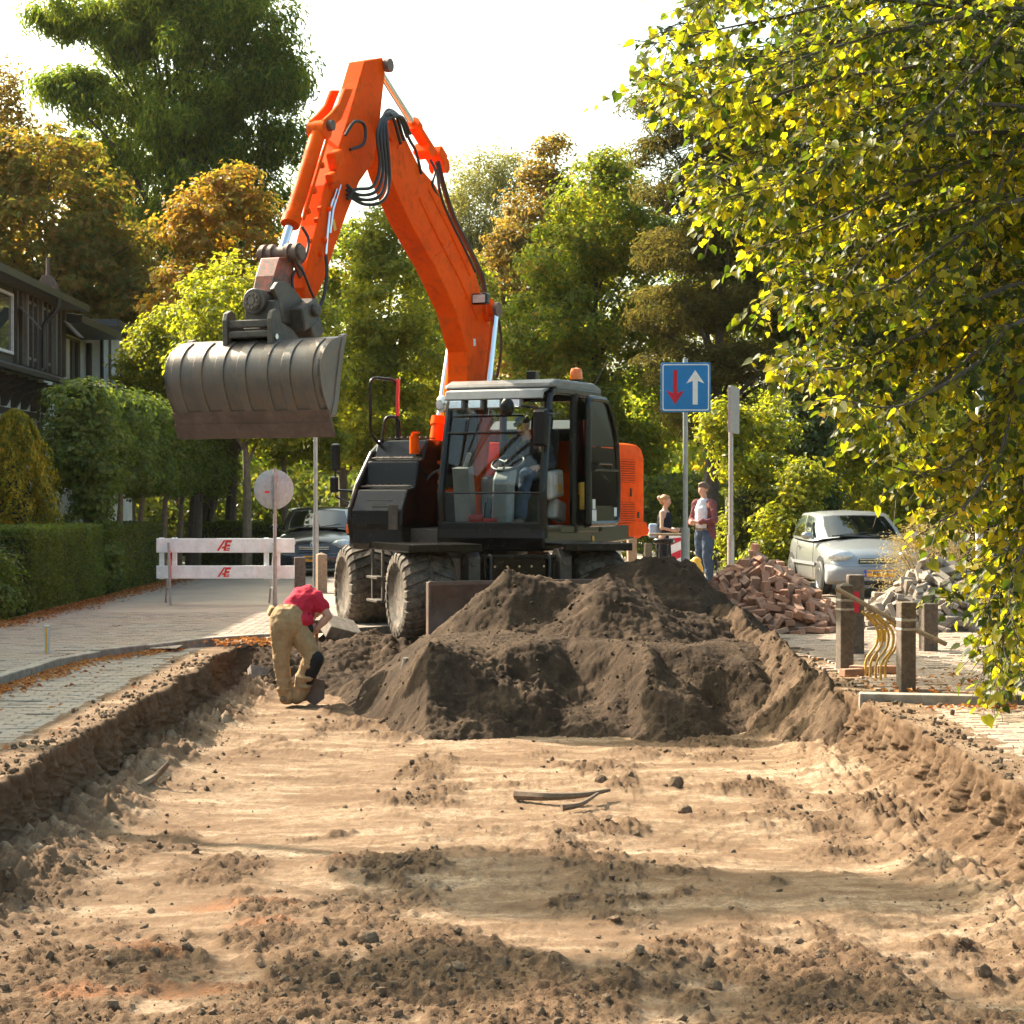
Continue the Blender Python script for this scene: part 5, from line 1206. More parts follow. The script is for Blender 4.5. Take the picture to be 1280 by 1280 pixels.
# ================================================================== signs, posts, barrier
M['galv'] = mat('galvanised_steel', (0.42, 0.42, 0.41), 0.5, 0.6, (0.28, 0.27, 0.25), 0.35, 6, 0.05, 120)
M['galv_dull'] = mat('dull_grey_metal', (0.36, 0.345, 0.33), 0.65, 0.2, (0.22, 0.20, 0.18), 0.4, 9, 0.05, 120)
M['sign_blue'] = mat('sign_blue', (0.010, 0.21, 0.55), 0.4, 0, (0.02, 0.15, 0.38), 0.2, 4)
M['sign_white'] = mat('sign_white', (0.80, 0.79, 0.77), 0.4, 0, (0.65, 0.63, 0.6), 0.2, 6)
M['sign_red'] = mat('sign_red', (0.55, 0.012, 0.04), 0.4, 0, None, 0, 6)
M['wood_post'] = mat('weathered_post_wood', (0.17, 0.125, 0.092), 0.9, 0, (0.075, 0.055, 0.042), 0.6, 9, 0.6, 60)
M['pale_wood'] = mat('pale_stake_wood', (0.36, 0.25, 0.15), 0.85, 0, (0.2, 0.14, 0.09), 0.5, 9, 0.4, 60)
M['white_band'] = mat('worn_white_band', (0.52, 0.47, 0.42), 0.8, 0, (0.25, 0.2, 0.16), 0.6, 18)
# two-way priority sign
p = on(857, 798); sg = empty('traffic_sign', p, R(-3), 'square blue sign with red down arrow and white up arrow on a pole', 'road sign')
mb = MB(); mb.cyl((0, 0, -.3), (0, 0, 3.32), .03, 16); mb.cyl((0, 0, -.3), (0, 0, 1.32), .052, 18); mb.cyl((0, 0, 3.32), (0, 0, 3.335), .032, 14); mb.build('pole', M['galv'], sg, auto=40)
ZC, HWs = 2.99, .295
def rrect(h, r, n=5):
    o = []
    for cx, cy, a0 in ((h - r, h - r, 0), (-h + r, h - r, 90), (-h + r, -h + r, 180), (h - r, -h + r, 270)):
        o += [(cx + r * math.cos(R(a0 + 90 * k / n)), cy + r * math.sin(R(a0 + 90 * k / n))) for k in range(n + 1)]
    return o
fx = lambda a, p, q: (p, a, ZC + q)
mb = MB(); mb.prism(rrect(HWs, .03), -.075, -.045, fx); bd = mb.build('panel', M['sign_blue'], sg, bevel=.003)
mb = MB(); a, b = rrect(HWs - .018, .025), rrect(HWs - .032, .02); n = len(a); mb.add([(x, -.0765, ZC + z) for x, z in a] + [(x, -.0765, ZC + z) for x, z in b], [(i, (i + 1) % n, n + (i + 1) % n, n + i) for i in range(n)]); mb.build('white_border', M['sign_white'], bd)
def arrow(name, x, up, m, wd, hw, hl):
    s = 1 if up else -1; L = .205
    pts = [(-wd, -L), (wd, -L), (wd, L - hl + .012), (hw, L - hl - .02), (0, L), (-hw, L - hl - .02), (-wd, L - hl + .012)]
    mb = MB(); mb.prism([(x + p * s, q * s) for p, q in pts], -.0775, -.0755, fx); mb.build(name, m, bd)
arrow('red_arrow', -.125, False, M['sign_red'], .026, .108, .15); arrow('white_arrow', .112, True, M['sign_white'], .030, .108, .14)
mb = MB()
for z in (ZC - .17, ZC + .17): mb.box((0, -.03, z), (.12, .05, .035))
mb.build('clamp', M['galv'], sg)
# sign seen nearly edge-on
p = on(914, 770); p.z = 0; sg = empty('traffic_sign', p, R(72), 'grey back of a street sign turned edge-on behind the brick pile', 'road sign')
mb = MB(); mb.cyl((0, 0, -.3), (0, 0, 3.28), .034, 14); mb.cyl((0, 0, 0), (0, 0, 1.15), .05, 16); mb.build('pole', M['galv'], sg, auto=40)
ZC = 2.93; mb = MB(); mb.prism(rrect(.33, .03), -.06, -.04, fx); bd = mb.build('panel', M['galv_dull'], sg)
mb = MB()
for x in (-.31, .31): mb.box((x, -.03, ZC), (.02, .03, .64))
for z in (-.16, .16): mb.box((0, -.035, ZC + z), (.6, .02, .04))
mb.build('frame_edge', M['galv'], bd)
# round sign seen from behind
p = on(342, 757, .06); sg = empty('traffic_sign', p, R(2), 'weathered grey back of a round sign standing by the white barrier', 'road sign')
mb = MB(); mb.cyl((.02, .05, -.2), (.02, .05, 2.07), .026, 14); mb.cyl((.02, .05, 0), (.02, .05, .75), .034, 14); mb.build('pole', M['galv_dull'], sg, auto=40)
M['sign_back'] = mat('weathered_sign_back', (0.29, 0.36, 0.365), 0.7, 0.1, (0.44, 0.53, 0.53), 0.5, 7, 0.02)
mb = MB(); mb.lathe([(0, .0), (.285, .0), (.30, .012), (.30, .03), (.285, .022), (0, .022)], (.0, .085, 1.75), (0, 1, 0), 40); d_ = mb.build('disc', M['sign_back'], sg, auto=40)
mb = MB(); mb.box((.02, .07, 1.58), (.10, .03, .03)); mb.box((.02, .07, 1.92), (.10, .03, .03)); mb.build('clamp', M['galv'], sg)
mb = MB(); mb.box((-.10, .0835, 1.71), (.07, .003, .035)); mb.build('sticker', M['red'], d_)
# galvanised tall pole and wooden post beside the dark car
p = on(395, 738, .05); pl_ = empty('street_pole', p, 0, 'tall plain grey metal pole rising behind the digger bucket', 'pole')
mb = MB(); mb.cyl((0, 0, -.3), (0, 0, 4.4), .036, 16); mb.cyl((0, 0, 4.4), (0, 0, 4.42), .038, 12); mb.build('shaft', M['galv'], pl_, auto=40)
mb = MB(); mb.cyl((0, 0, 0), (0, 0, 1.35), .052, 16); mb.build('sleeve', M['galv'], pl_, auto=40)
def woodpost(px, py, z, s, h, label, group, m=None, bands=False, red=False, rz=0.3, point=False):
    p = on(px, py, z); e = empty('wooden_bollard', p, rz, label, 'bollard', group)
    mb = MB(); hs = s / 2
    if point: mb.add([(-hs, -hs, -.3), (hs, -hs, -.3), (hs, hs, -.3), (-hs, hs, -.3), (-hs, -hs, h - s * .22), (hs, -hs, h - s * .22), (hs, hs, h - s * .22), (-hs, hs, h - s * .22), (0, 0, h)], [(3, 2, 1, 0)] + [(i, (i + 1) % 4, 4 + (i + 1) % 4, 4 + i) for i in range(4)] + [(4 + i, 4 + (i + 1) % 4, 8) for i in range(4)])
    else: mb.box((0, 0, (h - .3) / 2), (s, s, h + .3))
    po = mb.build('post', m or M['wood_post'], e, bevel=.012)
    if bands:
        for zz, hh in ((h * .80, .026), (h * .695, .022)): mb = MB(); mb.box((0, 0, zz), (s + .006, s + .006, hh)); mb.build('white_band', M['white_band'], po, bevel=.006)
    if red: mb = MB(); mb.box((-.01 if rz else 0, -hs - .003, h * .66), (.055, .006, .22)); mb.build('red_reflector', M['sign_red'], po)
    return e
GB = 'wooden bollards along the right pavement'
woodpost(1134, 864, .02, .135, .76, 'nearest dark wooden bollard with two pale bands next to the kerb', GB, bands=True, rz=R(8))
woodpost(1057, 838, .02, .135, .84, 'dark banded wooden bollard at the edge of the trench bank', GB, bands=True, rz=R(12), point=True)
woodpost(1070, 818, .02, .165, .84, 'wooden bollard carrying a red reflector strip', GB, red=True, rz=R(0))
woodpost(1162, 815, .02, .16, .52, 'wooden bollard half hidden behind lime leaves by the grey rubble', GB, rz=R(10))
woodpost(402, 741, .04, .165, .70, 'tan wooden post standing in front of the dark car', 'wooden posts by the left pavement', M['pale_wood'], rz=R(20), point=True)
woodpost(375, 741, .04, .19, .62, 'squat shaded wooden post under the barrier end', 'wooden posts by the left pavement', rz=R(8))
woodpost(1068 - 258, 712, .0, .16, .62, 'left one of two wooden posts under the excavator tail', 'wooden posts behind the excavator', M['pale_wood'], rz=.2)
woodpost(790, 735, .0, .17, 1.1, 'tall pale wooden post under the excavator tail', 'wooden posts behind the excavator', M['pale_wood'], rz=.1)
# thin rail leaning over the bollards
mb = MB(); mb.cyl(at(1046, 736, 17.0), at(1124, 770, 16.6), .022, 10); mb.cyl(at(1118, 768, 16.7), at(1180, 808, 16.4), .02, 10)
mb = MB(); a_, b_ = at(1046, 736, 17.6), at(1185, 806, 17.2); mb.tube([a_, a_.lerp(b_, .5) + V_((0, 0, -.02)), b_], .022, 10)
tag(mb.build('wooden_rail', M['pale_wood'], None, smooth=True), 'thin brown rail sloping down behind the bollards', 'rail')
# bent yellow tubes
M['yellow_worn'] = mat('worn_yellow_paint', (0.66, 0.38, 0.05), 0.5, 0, (0.22, 0.12, 0.05), 0.45, 14, 0.05, 90)
rk = empty('bicycle_rack', on(1105, 850, .02), 0, 'bent yellow tubes standing between two dark wooden bollards', 'bicycle rack')
o0 = on(1105, 850, .02)
for i, (bx, by, dx) in enumerate(((1083, 846, 0), (1089, 848, 0), (1096, 850, 0), (1102, 852, 0), (1108, 849, 0))):
    q = on(bx, by, .02) - o0; s = 1 / 145.0; k = 0
    base = q; mb = MB()
    P = [base + V_((0, 0, -.1)), base + V_((0, 0, .16)), base + V_((.11, .02, .29)), base + V_((.125, .02, .40)), base + V_((.10, .02, .47)), base + V_((-.03, .02, .60))]
    mb.tube(arc(P, .06, 5), .0125, 10); mb.build('tube', M['yellow_worn'], rk, smooth=True)
# white and orange marker post behind the rack
mb = MB(); mb.box((0, 0, .12), (.07, .05, .24)); b_ = mb.build('marker_block', M['white_paint'], None, bevel=.006, loc=on(1104, 833, .02)); tag(b_, 'small white block with an orange top between the yellow tubes', 'marker')
mb = MB(); mb.box((0, 0, .30), (.075, .055, .12)); mb.build('orange_top', M['yellow'], b_, bevel=.006)
# short pale marker on the left pavement
mb = MB(); mb.box((0, 0, .12), (.055, .05, .32)); b_ = mb.build('pavement_marker', M['pale_plastic'], None, bevel=.008, loc=on(60, 815, .08)); tag(b_, 'short pale upright marker on the shaded left pavement near the kerb', 'marker')
mb = MB(); mb.box((.0, -.027, .12), (.015, .004, .28)); mb.build('yellow_stripe', M['yellow'], b_)

# ---- white barrier with red emblem
p = on(282, 753, .07); ba = empty('road_barrier', p, R(-2), 'white two-plank road barrier with red emblems across the left pavement', 'barrier')
S79 = 1 / 79.0
def bx(px): return (px - 282) * S79 * .985
M['barrier_white'] = mat('barrier_white_paint', (0.80, 0.90, 0.90), 0.6, 0, (0.54, 0.52, 0.47), 0.2, 6, 0.1, 60)
for z0, z1 in ((.77, .99), (.37, .57)):
    mb = MB(); mb.box(((bx(197) + bx(368)) / 2, -.02, (z0 + z1) / 2), (bx(368) - bx(197), .035, z1 - z0)); pk = mb.build('plank', M['barrier_white'], ba, bevel=.006)
    # emblem: slanted joined A and E
    cx = bx(281) - .012; zc = (z0 + z1) / 2; h = (z1 - z0) * .74; sk = .22
    def q(u, v): return (cx + (u + sk * v) * h, -.0395, zc + (v - .5) * h)
    mb = MB()
    for poly in ([(-.62, 0), (-.40, 0), (.02, 1), (-.16, 1)], [(-.22, .22), (.12, .22), (.12, .40), (-.16, .40)], [(.02, 0), (.24, 0), (.24, 1), (.02, 1)], [(.24, .78), (.62, .78), (.62, 1), (.24, 1)], [(.24, .40), (.55, .40), (.55, .60), (.24, .60)], [(.24, 0), (.60, 0), (.60, .10), (.24, .10)], [(.30, .14), (.42, .14), (.42, .28), (.30, .28)], [(.46, .14), (.58, .14), (.58, .28), (.46, .28)]):
        a3 = [q(*t) for t in poly]; n = len(a3); mb.add(a3 + [(x, y - .003, z) for x, y, z in a3], [tuple(range(n)), tuple(range(n, 2 * n))[::-1]] + [(i, (i + 1) % n, n + (i + 1) % n, n + i) for i in range(n)])
    mb.build('red_emblem', M['red'], pk)
for x in (bx(203), bx(219), bx(333), bx(347)):
    mb = MB(); mb.box((x, .015, .68), (.075, .03, .64)); mb.build('upright', M['barrier_white'], ba, bevel=.004)
for x, m_ in ((bx(213), 0), (bx(343), 1)):
    mb = MB()
    for y0 in (-.34, .34): mb.bar((x + (-.13 if y0 > 0 else .08), y0, -.03), (x, y0 * .1 - .05, .92), .045, .03)
    mb.bar((x + .045, -.22, .22), (x - .09, .22, .22), .03, .03); tl_ = mb.build('trestle', M['galv_dull'], ba, bevel=.004)
    mb = MB(); mb.bar((x + .047, -.185, .36), (x + .008, -.075, .80), .05, .036); mb.build('red_stripe', M['red'], tl_)
# red and white board, plank, stool and yellow bag at the far side
p = on(848, 737); e = empty('warning_board', p, R(-6), 'red and white striped warning board behind the blue sign pole', 'barrier')
mb = MB(); mb.box((0, 0, .62), (.34, .04, .74)); mb.box((0, 0, .12), (.06, .06, .3)); mb.box((0, 0, .02), (.5, .3, .06)); b_ = mb.build('board', M['sign_white'], e, bevel=.006)
mb = MB()
for z in (.30, .60, .90):
    a3 = [(-.165, z - .10), (.165, z + .05), (.165, z + .19 if z < .85 else z + .07), (-.165, z + .04)]; mb.prism(a3, -.0225, -.021, lambda a, p, q: (p, a, q))
mb.build('red_stripe', M['sign_red'], b_)
mb = MB(); mb.box((0, 0, 0), (.75, .16, .04)); o = mb.build('wooden_plank', M['pale_wood'], None, bevel=.006, loc=at(836, 668, 33.4)); tag(o, 'pale wooden plank lying level before the woman', 'plank')
o.rotation_euler = (0, 0, .2)
p = at(830, 672, 32.8); e = empty('stool', V_((p.x, p.y, 0)), 0, 'black round-topped stool under the pale plank', 'stool')
mb = MB(); mb.cyl((0, 0, .90), (0, 0, .99), .19, 22); mb.build('seat', M['black_paint'], e, bevel=.02, auto=40)
for k in range(4): mb = MB(); a = k * math.pi / 2 + .4; mb.cyl((.11 * math.cos(a), .11 * math.sin(a), .92), (.17 * math.cos(a), .17 * math.sin(a), 0), .02, 8); mb.build('leg', M['black_paint'], e)
mb = MB(); mb.ball((0, 0, .30), (.13, .12, .17), 14, 10); mb.ball((.03, 0, .44), (.07, .06, .06), 12, 8); o = mb.build('yellow_sack', M['yellow'], None, smooth=True, loc=V_((2.87, 27.0, .35))); tag(o, 'yellow sack slumped behind the soil heap beside the sign pole', 'sack')

# ================================================================== heaps of loose bricks
def brickpile(name, label, cx, cy, rx, ry, hgt, n, m, seed, size=(.21, .105, .07), skip=None):
    r = random.Random(seed); e = empty(name, (cx, cy, 0), 0, label, 'brick pile')
    # rubble inside the pile
    k = 26; xs = np.linspace(-1, 1, k); X, Y = np.meshgrid(xs, xs); q = np.sqrt(X ** 2 + Y ** 2)
    prof = lambda q: np.clip(1 - q, 0, 1) ** 0.85
    Z = prof(q) * hgt * 0.86 - .06 + (q > .9) * -.1
    Vv = np.stack([X * rx, Y * ry, Z], -1).reshape(-1, 3); o = link('rubble', npmesh('rubble', Vv, grid_faces(k, k), m), e); o['kind'] = 'stuff'
    L, W, T = size; mb = MB(); mb.box((0, 0, 0), size); proto = mb.build('brick', m, e, bevel=0); 
    bm = bmesh.new(); bm.from_mesh(proto.data); bmesh.ops.bevel(bm, geom=bm.edges[:], offset=.007, segments=1, affect='EDGES'); bm.to_mesh(proto.data); bm.free()
    C = []
    for i in range(n):
        for t in range(12):
            a = r.uniform(math.pi * 1.0, math.pi * 2.0) if r.random() < .88 else r.uniform(0, math.pi); q = r.random() ** .6 * 1.04
            x, y = q * math.cos(a) * rx, q * math.sin(a) * ry
            if all((x - u) ** 2 + (y - v) ** 2 > .0075 for u, v in C): break
        C.append((x, y))
        z = float(prof(np.array(min(q, 1.0)))) * hgt * .9 + r.uniform(-.02, .05)
        o = proto if i == 0 else proto.copy()
        if i: COL.objects.link(o)
        edge = q > .9
        o.location = (x, y, max(T / 2, z + .02)); o.rotation_euler = (r.gauss(0, .12 if edge else .55), r.gauss(0, .12 if edge else .5), r.uniform(0, math.pi)) if r.random() < .8 or edge else (r.gauss(0, .2), r.gauss(1.3, .3), r.uniform(0, 6.3))
    return e
brickpile('brick_pile', 'big heap of reddish loose paving bricks in front of the silver car', 3.40, 24.5, 1.15, 1.35, 1.05, 270, M['loose_brick'], 5)
brickpile('brick_pile', 'greyer heap of loose paving bricks half hidden by leaves on the right', 5.75, 24.6, 1.15, 1.1, .95, 190, M['grey_paver'], 6)
# a few bricks lying on the paving
r_ = random.Random(4)
lab = ['single brick lying flat at the foot of the big heap, left', 'single brick lying square to the street before the heap', 'single brick lying askew before the heap, near the red reflector post', 'pair-end brick lying behind the yellow tubes', 'dark brick lying left of the yellow tubes', 'brick on its side beside the nearest bollard', 'brick lying near the hidden bollard', 'flat brick further right near the grey heap', 'broken brick at the edge of the bank', 'brick lying by the leaning rail', 'last flat brick below the grey heap']
for (x, y), l in zip([(963, 777), (987, 779), (1003, 781), (1096, 826), (1078, 842), (1112, 842), (1105, 770), (1190, 783), (1066, 846), (1140, 775), (1210, 783)], lab):
    mb = MB(); mb.box((0, 0, .035), (.21, .105, .07)); o = mb.build('brick', M['loose_brick'], None, bevel=.006, loc=on(x, y, .035)); o.rotation_euler = (0, 0, r_.uniform(-.7, .7)); tag(o, l, 'brick', 'loose bricks on the right pavement')

# ================================================================== cars
M['car_silver'] = mat('silver_car_paint', (0.30, 0.31, 0.32), 0.30, 0.55, (0.34, 0.34, 0.34), 0.2, 1.5, 0, 60, 0.5, 0.3, 0.03)
M['car_dark'] = mat('dark_car_paint', (0.020, 0.023, 0.030), 0.25, 0.2, (0.06, 0.055, 0.05), 0.3, 1.5, 0, 60, 0.5, 0.6, 0.05)
M['car_black'] = mat('black_car_plastic', (0.02, 0.02, 0.021), 0.6)
M['bumper_grey'] = mat('grey_bumper', (0.20, 0.21, 0.225), 0.5, 0, (0.22, 0.22, 0.23), 0.3, 3)
M['car_glass'] = glassmat('car_glass', (0.50, 0.58, 0.56), 1.0)
M['plate_yellow'] = mat('yellow_number_plate', (0.78, 0.33, 0.015), 0.45, 0, None, 0, 8)
M['plate_blue'] = mat('plate_blue_band', (0.03, 0.08, 0.4), 0.5)
M['plate_black'] = mat('plate_letters', (0.015, 0.015, 0.015), 0.5)
M['lamp_glass'] = mat('headlamp_glass', (0.62, 0.64, 0.64), 0.12, 0.25, (0.35, 0.36, 0.36), 0.5, 9, 0, 60, 0.6, 0.5)
def hatchback(label, loc, rz, L, W, Hh, paint, plate, bump, name='parked_car', emblem=False, grille=True):
    e = empty(name, loc, rz, label, 'car'); sx, sy, sz = W / 1.65, L / 3.82, Hh / 1.44
    T = Matrix.Diagonal((sx, sy, sz, 1)); B = lambda: MB(T)
    st = [(-1.91, .50, .30, .46, .50), (-1.885, .66, .23, .55, .58), (-1.80, .75, .19, .655, .71), (-1.60, .80, .18, .74, .83), (-1.2, .825, .18, .83, .94), (-.85, .83, .18, .885, 1.0), (0, .83, .18, .90, .97), (1.2, .82, .18, .93, .97), (1.7, .78, .22, .95, .97), (1.87, .70, .30, .90, .92), (1.91, .60, .36, .80, .82)]
    mb = B(); rings = []
    for y, w, zb, zs, zt in st:
        h = zs - zb
        hp = [(0, zb), (w * .8, zb), (w * .95, zb + .05), (w, zb + h * .35), (w * 1.0, zb + h * .62), (w * .97, zs - .07), (w * .90, zs), (w * .55, zs + (zt - zs) * .75), (0, zt)]
        rings.append([(x, y, z) for x, z in hp] + [(-x, y, z) for x, z in hp[-2:0:-1]])
    n = len(rings[0]); vs = [p for r in rings for p in r]
    fs = [(i * n + k, i * n + (k + 1) % n, (i + 1) * n + (k + 1) % n, (i + 1) * n + k) for i in range(len(rings) - 1) for k in range(n)] + [tuple(range(n))[::-1], tuple(range((len(rings) - 1) * n, len(rings) * n))]
    mb.add(vs, fs); bo_ = mb.build('body', paint, e, smooth=True, auto=80); sb = bo_.modifiers.new('round', 'SUBSURF'); sb.levels = sb.render_levels = 2
    belt = [(0, -1.02, .985), (.40, -.98, .98), (.70, -.80, .945), (.79, -.45, .90), (.795, .15, .905), (.79, .9, .925), (.76, 1.4, .935), (.62, 1.74, .95), (0, 1.84, .95)]
    roof = [(0, -.14, 1.385), (.36, -.11, 1.378), (.585, .0, 1.355), (.635, .15, 1.375), (.65, .50, 1.395), (.645, .95, 1.385), (.62, 1.22, 1.365), (.52, 1.44, 1.33), (0, 1.52, 1.335)]
    full = lambda l: l + [(-x, y, z) for x, y, z in l[-2:0:-1]]
    mid = [tuple(a + (b - a) * .5 + (0.03 if i == 0 and a > .3 else 0) for i, (a, b) in enumerate(zip(p, q))) for p, q in zip(belt, roof)]
    top = [(x * .6, .6 + (y - .6) * .75, 1.415) for x, y, z in roof]; loops = [full(belt), full(mid), full(roof), full(top)]
    n = len(loops[0]); mb = B(); vs = [p for l in loops for p in l] + [(0, .6, 1.44)]
    mb.add(vs, [(i * n + k, i * n + (k + 1) % n, (i + 1) * n + (k + 1) % n, (i + 1) * n + k) for i in range(3) for k in range(n)] + [(3 * n + k, 3 * n + (k + 1) % n, 4 * n) for k in range(n)])
    mb.build('roof', paint, e, smooth=True, auto=60)
    def strip(lo, i0, i1, u0, u1, v0, v1, off, nm, m, par, nu=10, nv=4):
        G = []
        for b in range(nv + 1):
            v = v0 + (v1 - v0) * b / nv; row = []
            for a in range(nu + 1):
                u = i0 + u0 + (i1 - u1 - i0 - u0) * a / nu; k = int(min(u, len(lo[0]) - 1.001)); f = u - k
                P3 = [Vector(l[k % len(l)]).lerp(Vector(l[(k + 1) % len(l)]), f) for l in lo[:3]]
                p = P3[0].lerp(P3[1], v * 2) if v < .5 else P3[1].lerp(P3[2], v * 2 - 1)
                c = Vector((0, .5, 1.05)); d = (p - c); d.z *= .4; row.append(p + d.normalized() * off)
            G.append(row)
        nn = nu + 1; mb = B(); mb.add([p for r in G for p in r], [(b * nn + a, b * nn + a + 1, (b + 1) * nn + a + 1, (b + 1) * nn + a) for b in range(nv) for a in range(nu)])
        return mb.build(nm, m, par, smooth=True)
    nloop = [l for l in loops]
    # windscreen: from the left to the right A post, round the front of the loop
    lo2 = [l[-2:] + l[:3] for l in nloop]
    strip(lo2, 0, 4, .30, .30, .05, .93, .006, 'windscreen_rubber', M['car_black'], e); strip(lo2, 0, 4, .36, .36, .09, .90, .010, 'windscreen', M['car_glass'], e)
    mb = B(); mb.box((0, -.97, 1.0), (1.15, .06, .02)); mb.bar((-.5, -.99, 1.01), (.05, -.90, 1.06), .015, .015); mb.bar((0, -.99, 1.01), (.5, -.88, 1.07), .015, .015); mb.build('wiper', M['car_black'], e)
    for nm, ll in (('l', nloop), ('r', [[(-x, y, z) for x, y, z in l] for l in nloop])):
        strip(ll, 2, 4, .55, .02, .10, .90, .008, 'side_window', M['car_glass'], e); strip(ll, 4, 6, .10, .15, .10, .90, .008, 'side_window', M['car_glass'], e)
    for s in (-1, 1):
        mb = B(); mb.ball((s * .585, -1.715, .675), (.225, .165, .11), 20, 12); hl_ = mb.build('headlight', M['lamp_glass'], e, smooth=True); hl_.rotation_euler = (0, 0, 0)
        mb = B(); mb.ball((s * .58, -1.795, .66), (.055, .06, .055), 12, 8); mb.build('reflector', M['reflector'], hl_, smooth=True)
        mb = B(); mb.ball((s * .92, -.62, 1.0), (.10, .07, .07), 14, 8); mb.bar((s * .80, -.60, .95), (s * .9, -.61, .97), .05, .04); mb.build('wing_mirror', paint, e, smooth=True)
        mb = B(); mb.box((s * .845, .55, .80), (.03, .16, .03)); mb.build('handle', paint, e, bevel=.008)
        mb = B(); mb.bar((s * .848, -.9, .52), (s * .848, 1.0, .52), .02, .05); mb.build('rub_strip', M['bumper_grey'], e)
        mb = B(); mb.tube([(s * .838, -.72, .28), (s * .848, -.72, .6), (s * .828, -.70, .88)], .004, 4); mb.tube([(s * .838, .62, .28), (s * .848, .64, .6), (s * .828, .66, .90)], .004, 4); mb.build('door_seam', M['car_black'], e)
    mb = B()
    ring = [(.855, -1.60, .30), (.80, -1.86, .30)]
    pr_ = [(-.80, -1.55), (-.79, -1.78), (-.66, -1.91), (-.3, -1.955), (.3, -1.955), (.66, -1.91), (.79, -1.78), (.80, -1.55)]
    vs = []
    for z, k in ((.20, .95), (.27, 1.01), (.42, 1.02), (.50, 1.0), (.53, .96)): vs += [(x * (1.03 if k >= 1 else .99), y * k, z) for x, y in pr_]
    nn = 8; mb.add(vs, [(b * nn + a, b * nn + a + 1, (b + 1) * nn + a + 1, (b + 1) * nn + a) for b in range(4) for a in range(nn - 1)]); bm_ = mb.build('bumper', bump, e, smooth=True, auto=50); sd = bm_.modifiers.new('thick', 'SOLIDIFY'); sd.thickness = .04; sd.offset = -1
    mb = B(); mb.box((0, -1.935, .265), (1.0, .06, .11)); mb.build('lower_grille', M['car_black'], e, bevel=.02)
    mb = B(); mb.box((0, -1.895, .60), (.66, .05, .085)); g_ = mb.build('grille', M['car_black'], e, bevel=.02)
    mb = B()
    for z in (.585, .622): mb.box((0, -1.923, z), (.62, .02, .014))
    mb.build('chrome_bar', M['chrome'], g_)
    if emblem:
        mb = B()
        for a_, b_, zc in ((.075, .048, .655), (.032, .046, .655), (.052, .018, .672)): mb.tube([(a_ * math.cos(t), -1.90, zc + .03 + b_ * math.sin(t)) for t in [2 * math.pi * k / 24 for k in range(24)]], .007, 6, closed=True)
        mb.build('emblem', M['chrome'], g_, smooth=True)
    mb = B(); mb.box((0, -1.985, .395), (.52, .012, .115)); pt = mb.build('number_plate', M['plate_yellow'], e, bevel=.003)
    mb = B(); mb.box((-.238, -1.9925, .395), (.042, .003, .113)); mb.build('blue_band', M['plate_blue'], pt)
    text('plate_text', plate, .105, M['plate_black'], pt, (.02 * sx, -1.9925 * sy, .395 * sz), (math.pi / 2, 0, 0), .001, 1.0)
    wm_ = MB(); wm_.lathe([(.17, -.09), (.25, -.10), (.285, -.075), (.292, 0), (.285, .075), (.25, .10), (.17, .09)], (0, 0, 0), (1, 0, 0), 28)
    w_ = None
    for s in (-1, 1):
        for y in (-1.18, 1.24):
            mb = MB(); mb.lathe([(.0, .0), (.33, .0), (.335, .02), (.0, .021)], (s * .805 * sx, y * sy, .33), (s, 0, 0), 28); mb.build('wheel_arch', M['car_black'], e, auto=40)
            if w_ is None:
                w_ = w = wm_.build('wheel', M['car_black'], e, auto=45); mb = MB(); mb.lathe([(.0, -.08), (.05, -.085), (.15, -.07), (.175, -.095), (.18, -.06), (.18, .06), (.175, .095), (.15, .07), (.05, .085), (0, .08)], (0, 0, 0), (1, 0, 0), 24)
                rm = mb.build('rim', M['reflector'], w, auto=40); mb = MB()
                for k in range(6):
                    a = 2 * math.pi * k / 6
                    for q in (-1, 1): mb.cyl((q * .083, .11 * math.cos(a), .11 * math.sin(a)), (q * .088, .11 * math.cos(a), .11 * math.sin(a)), .026, 8)
                mb.build('rim_hole', M['car_black'], w)
            else: w = copy_tree(w_, e)
            w.location = (s * .755 * sx, y * sy, .292)
    return e
hatchback('silver hatchback parked behind the loose brick heap on the right', (6.42, 34.0, .03), R(2.5), 3.82, 1.68, 1.44, M['car_silver'], '62-LG', M['bumper_grey'])
hatchback('dark hatchback with yellow plate parked behind the white barrier', (-3.74, 42.2, .0), R(1), 3.64, 1.68, 1.52, M['car_dark'], '68-F7', M['car_dark'], emblem=True)
hatchback('black car almost hidden behind lime leaves at the right edge', (10.3, 42.0, .0), R(4), 3.9, 1.7, 1.5, M['car_dark'], '11-ZT', M['car_dark'])
hatchback('pale car glimpsed behind the dark hatchback and the digger mirror', (-3.2, 49.5, .0), R(0), 4.0, 1.7, 1.5, M['car_silver'], '84-HK', M['bumper_grey'])

# ================================================================== houses on the left
M['render_white'] = mat('white_render', (0.90, 0.90, 0.90), 0.85, 0, (0.55, 0.53, 0.50), 0.3, 1.2, 0.1, 60)
M['dark_timber'] = mat('dark_timber', (0.050, 0.040, 0.034), 0.65, 0, (0.10, 0.08, 0.065), 0.4, 6, 0.2, 60)
M['grey_timber'] = mat('grey_painted_timber', (0.17, 0.155, 0.14), 0.6, 0, (0.10, 0.09, 0.08), 0.4, 6, 0.1, 60)
M['gutter'] = mat('dark_gutter', (0.025, 0.025, 0.028), 0.45)
M['felt'] = mat('grey_roof_felt', (0.20, 0.19, 0.18), 0.8, 0, (0.12, 0.11, 0.10), 0.4, 2)
M['house_glass'] = mat('house_window_glass', (0.05, 0.06, 0.06), 0.05, 0, None, 0, 4, 0, 60, 0.8)
M['brick_dark'] = mat('dark_chimney_brick', (0.13, 0.075, 0.06), 0.9, 0, (0.06, 0.045, 0.04), 0.5, 5, 0.3, 40)
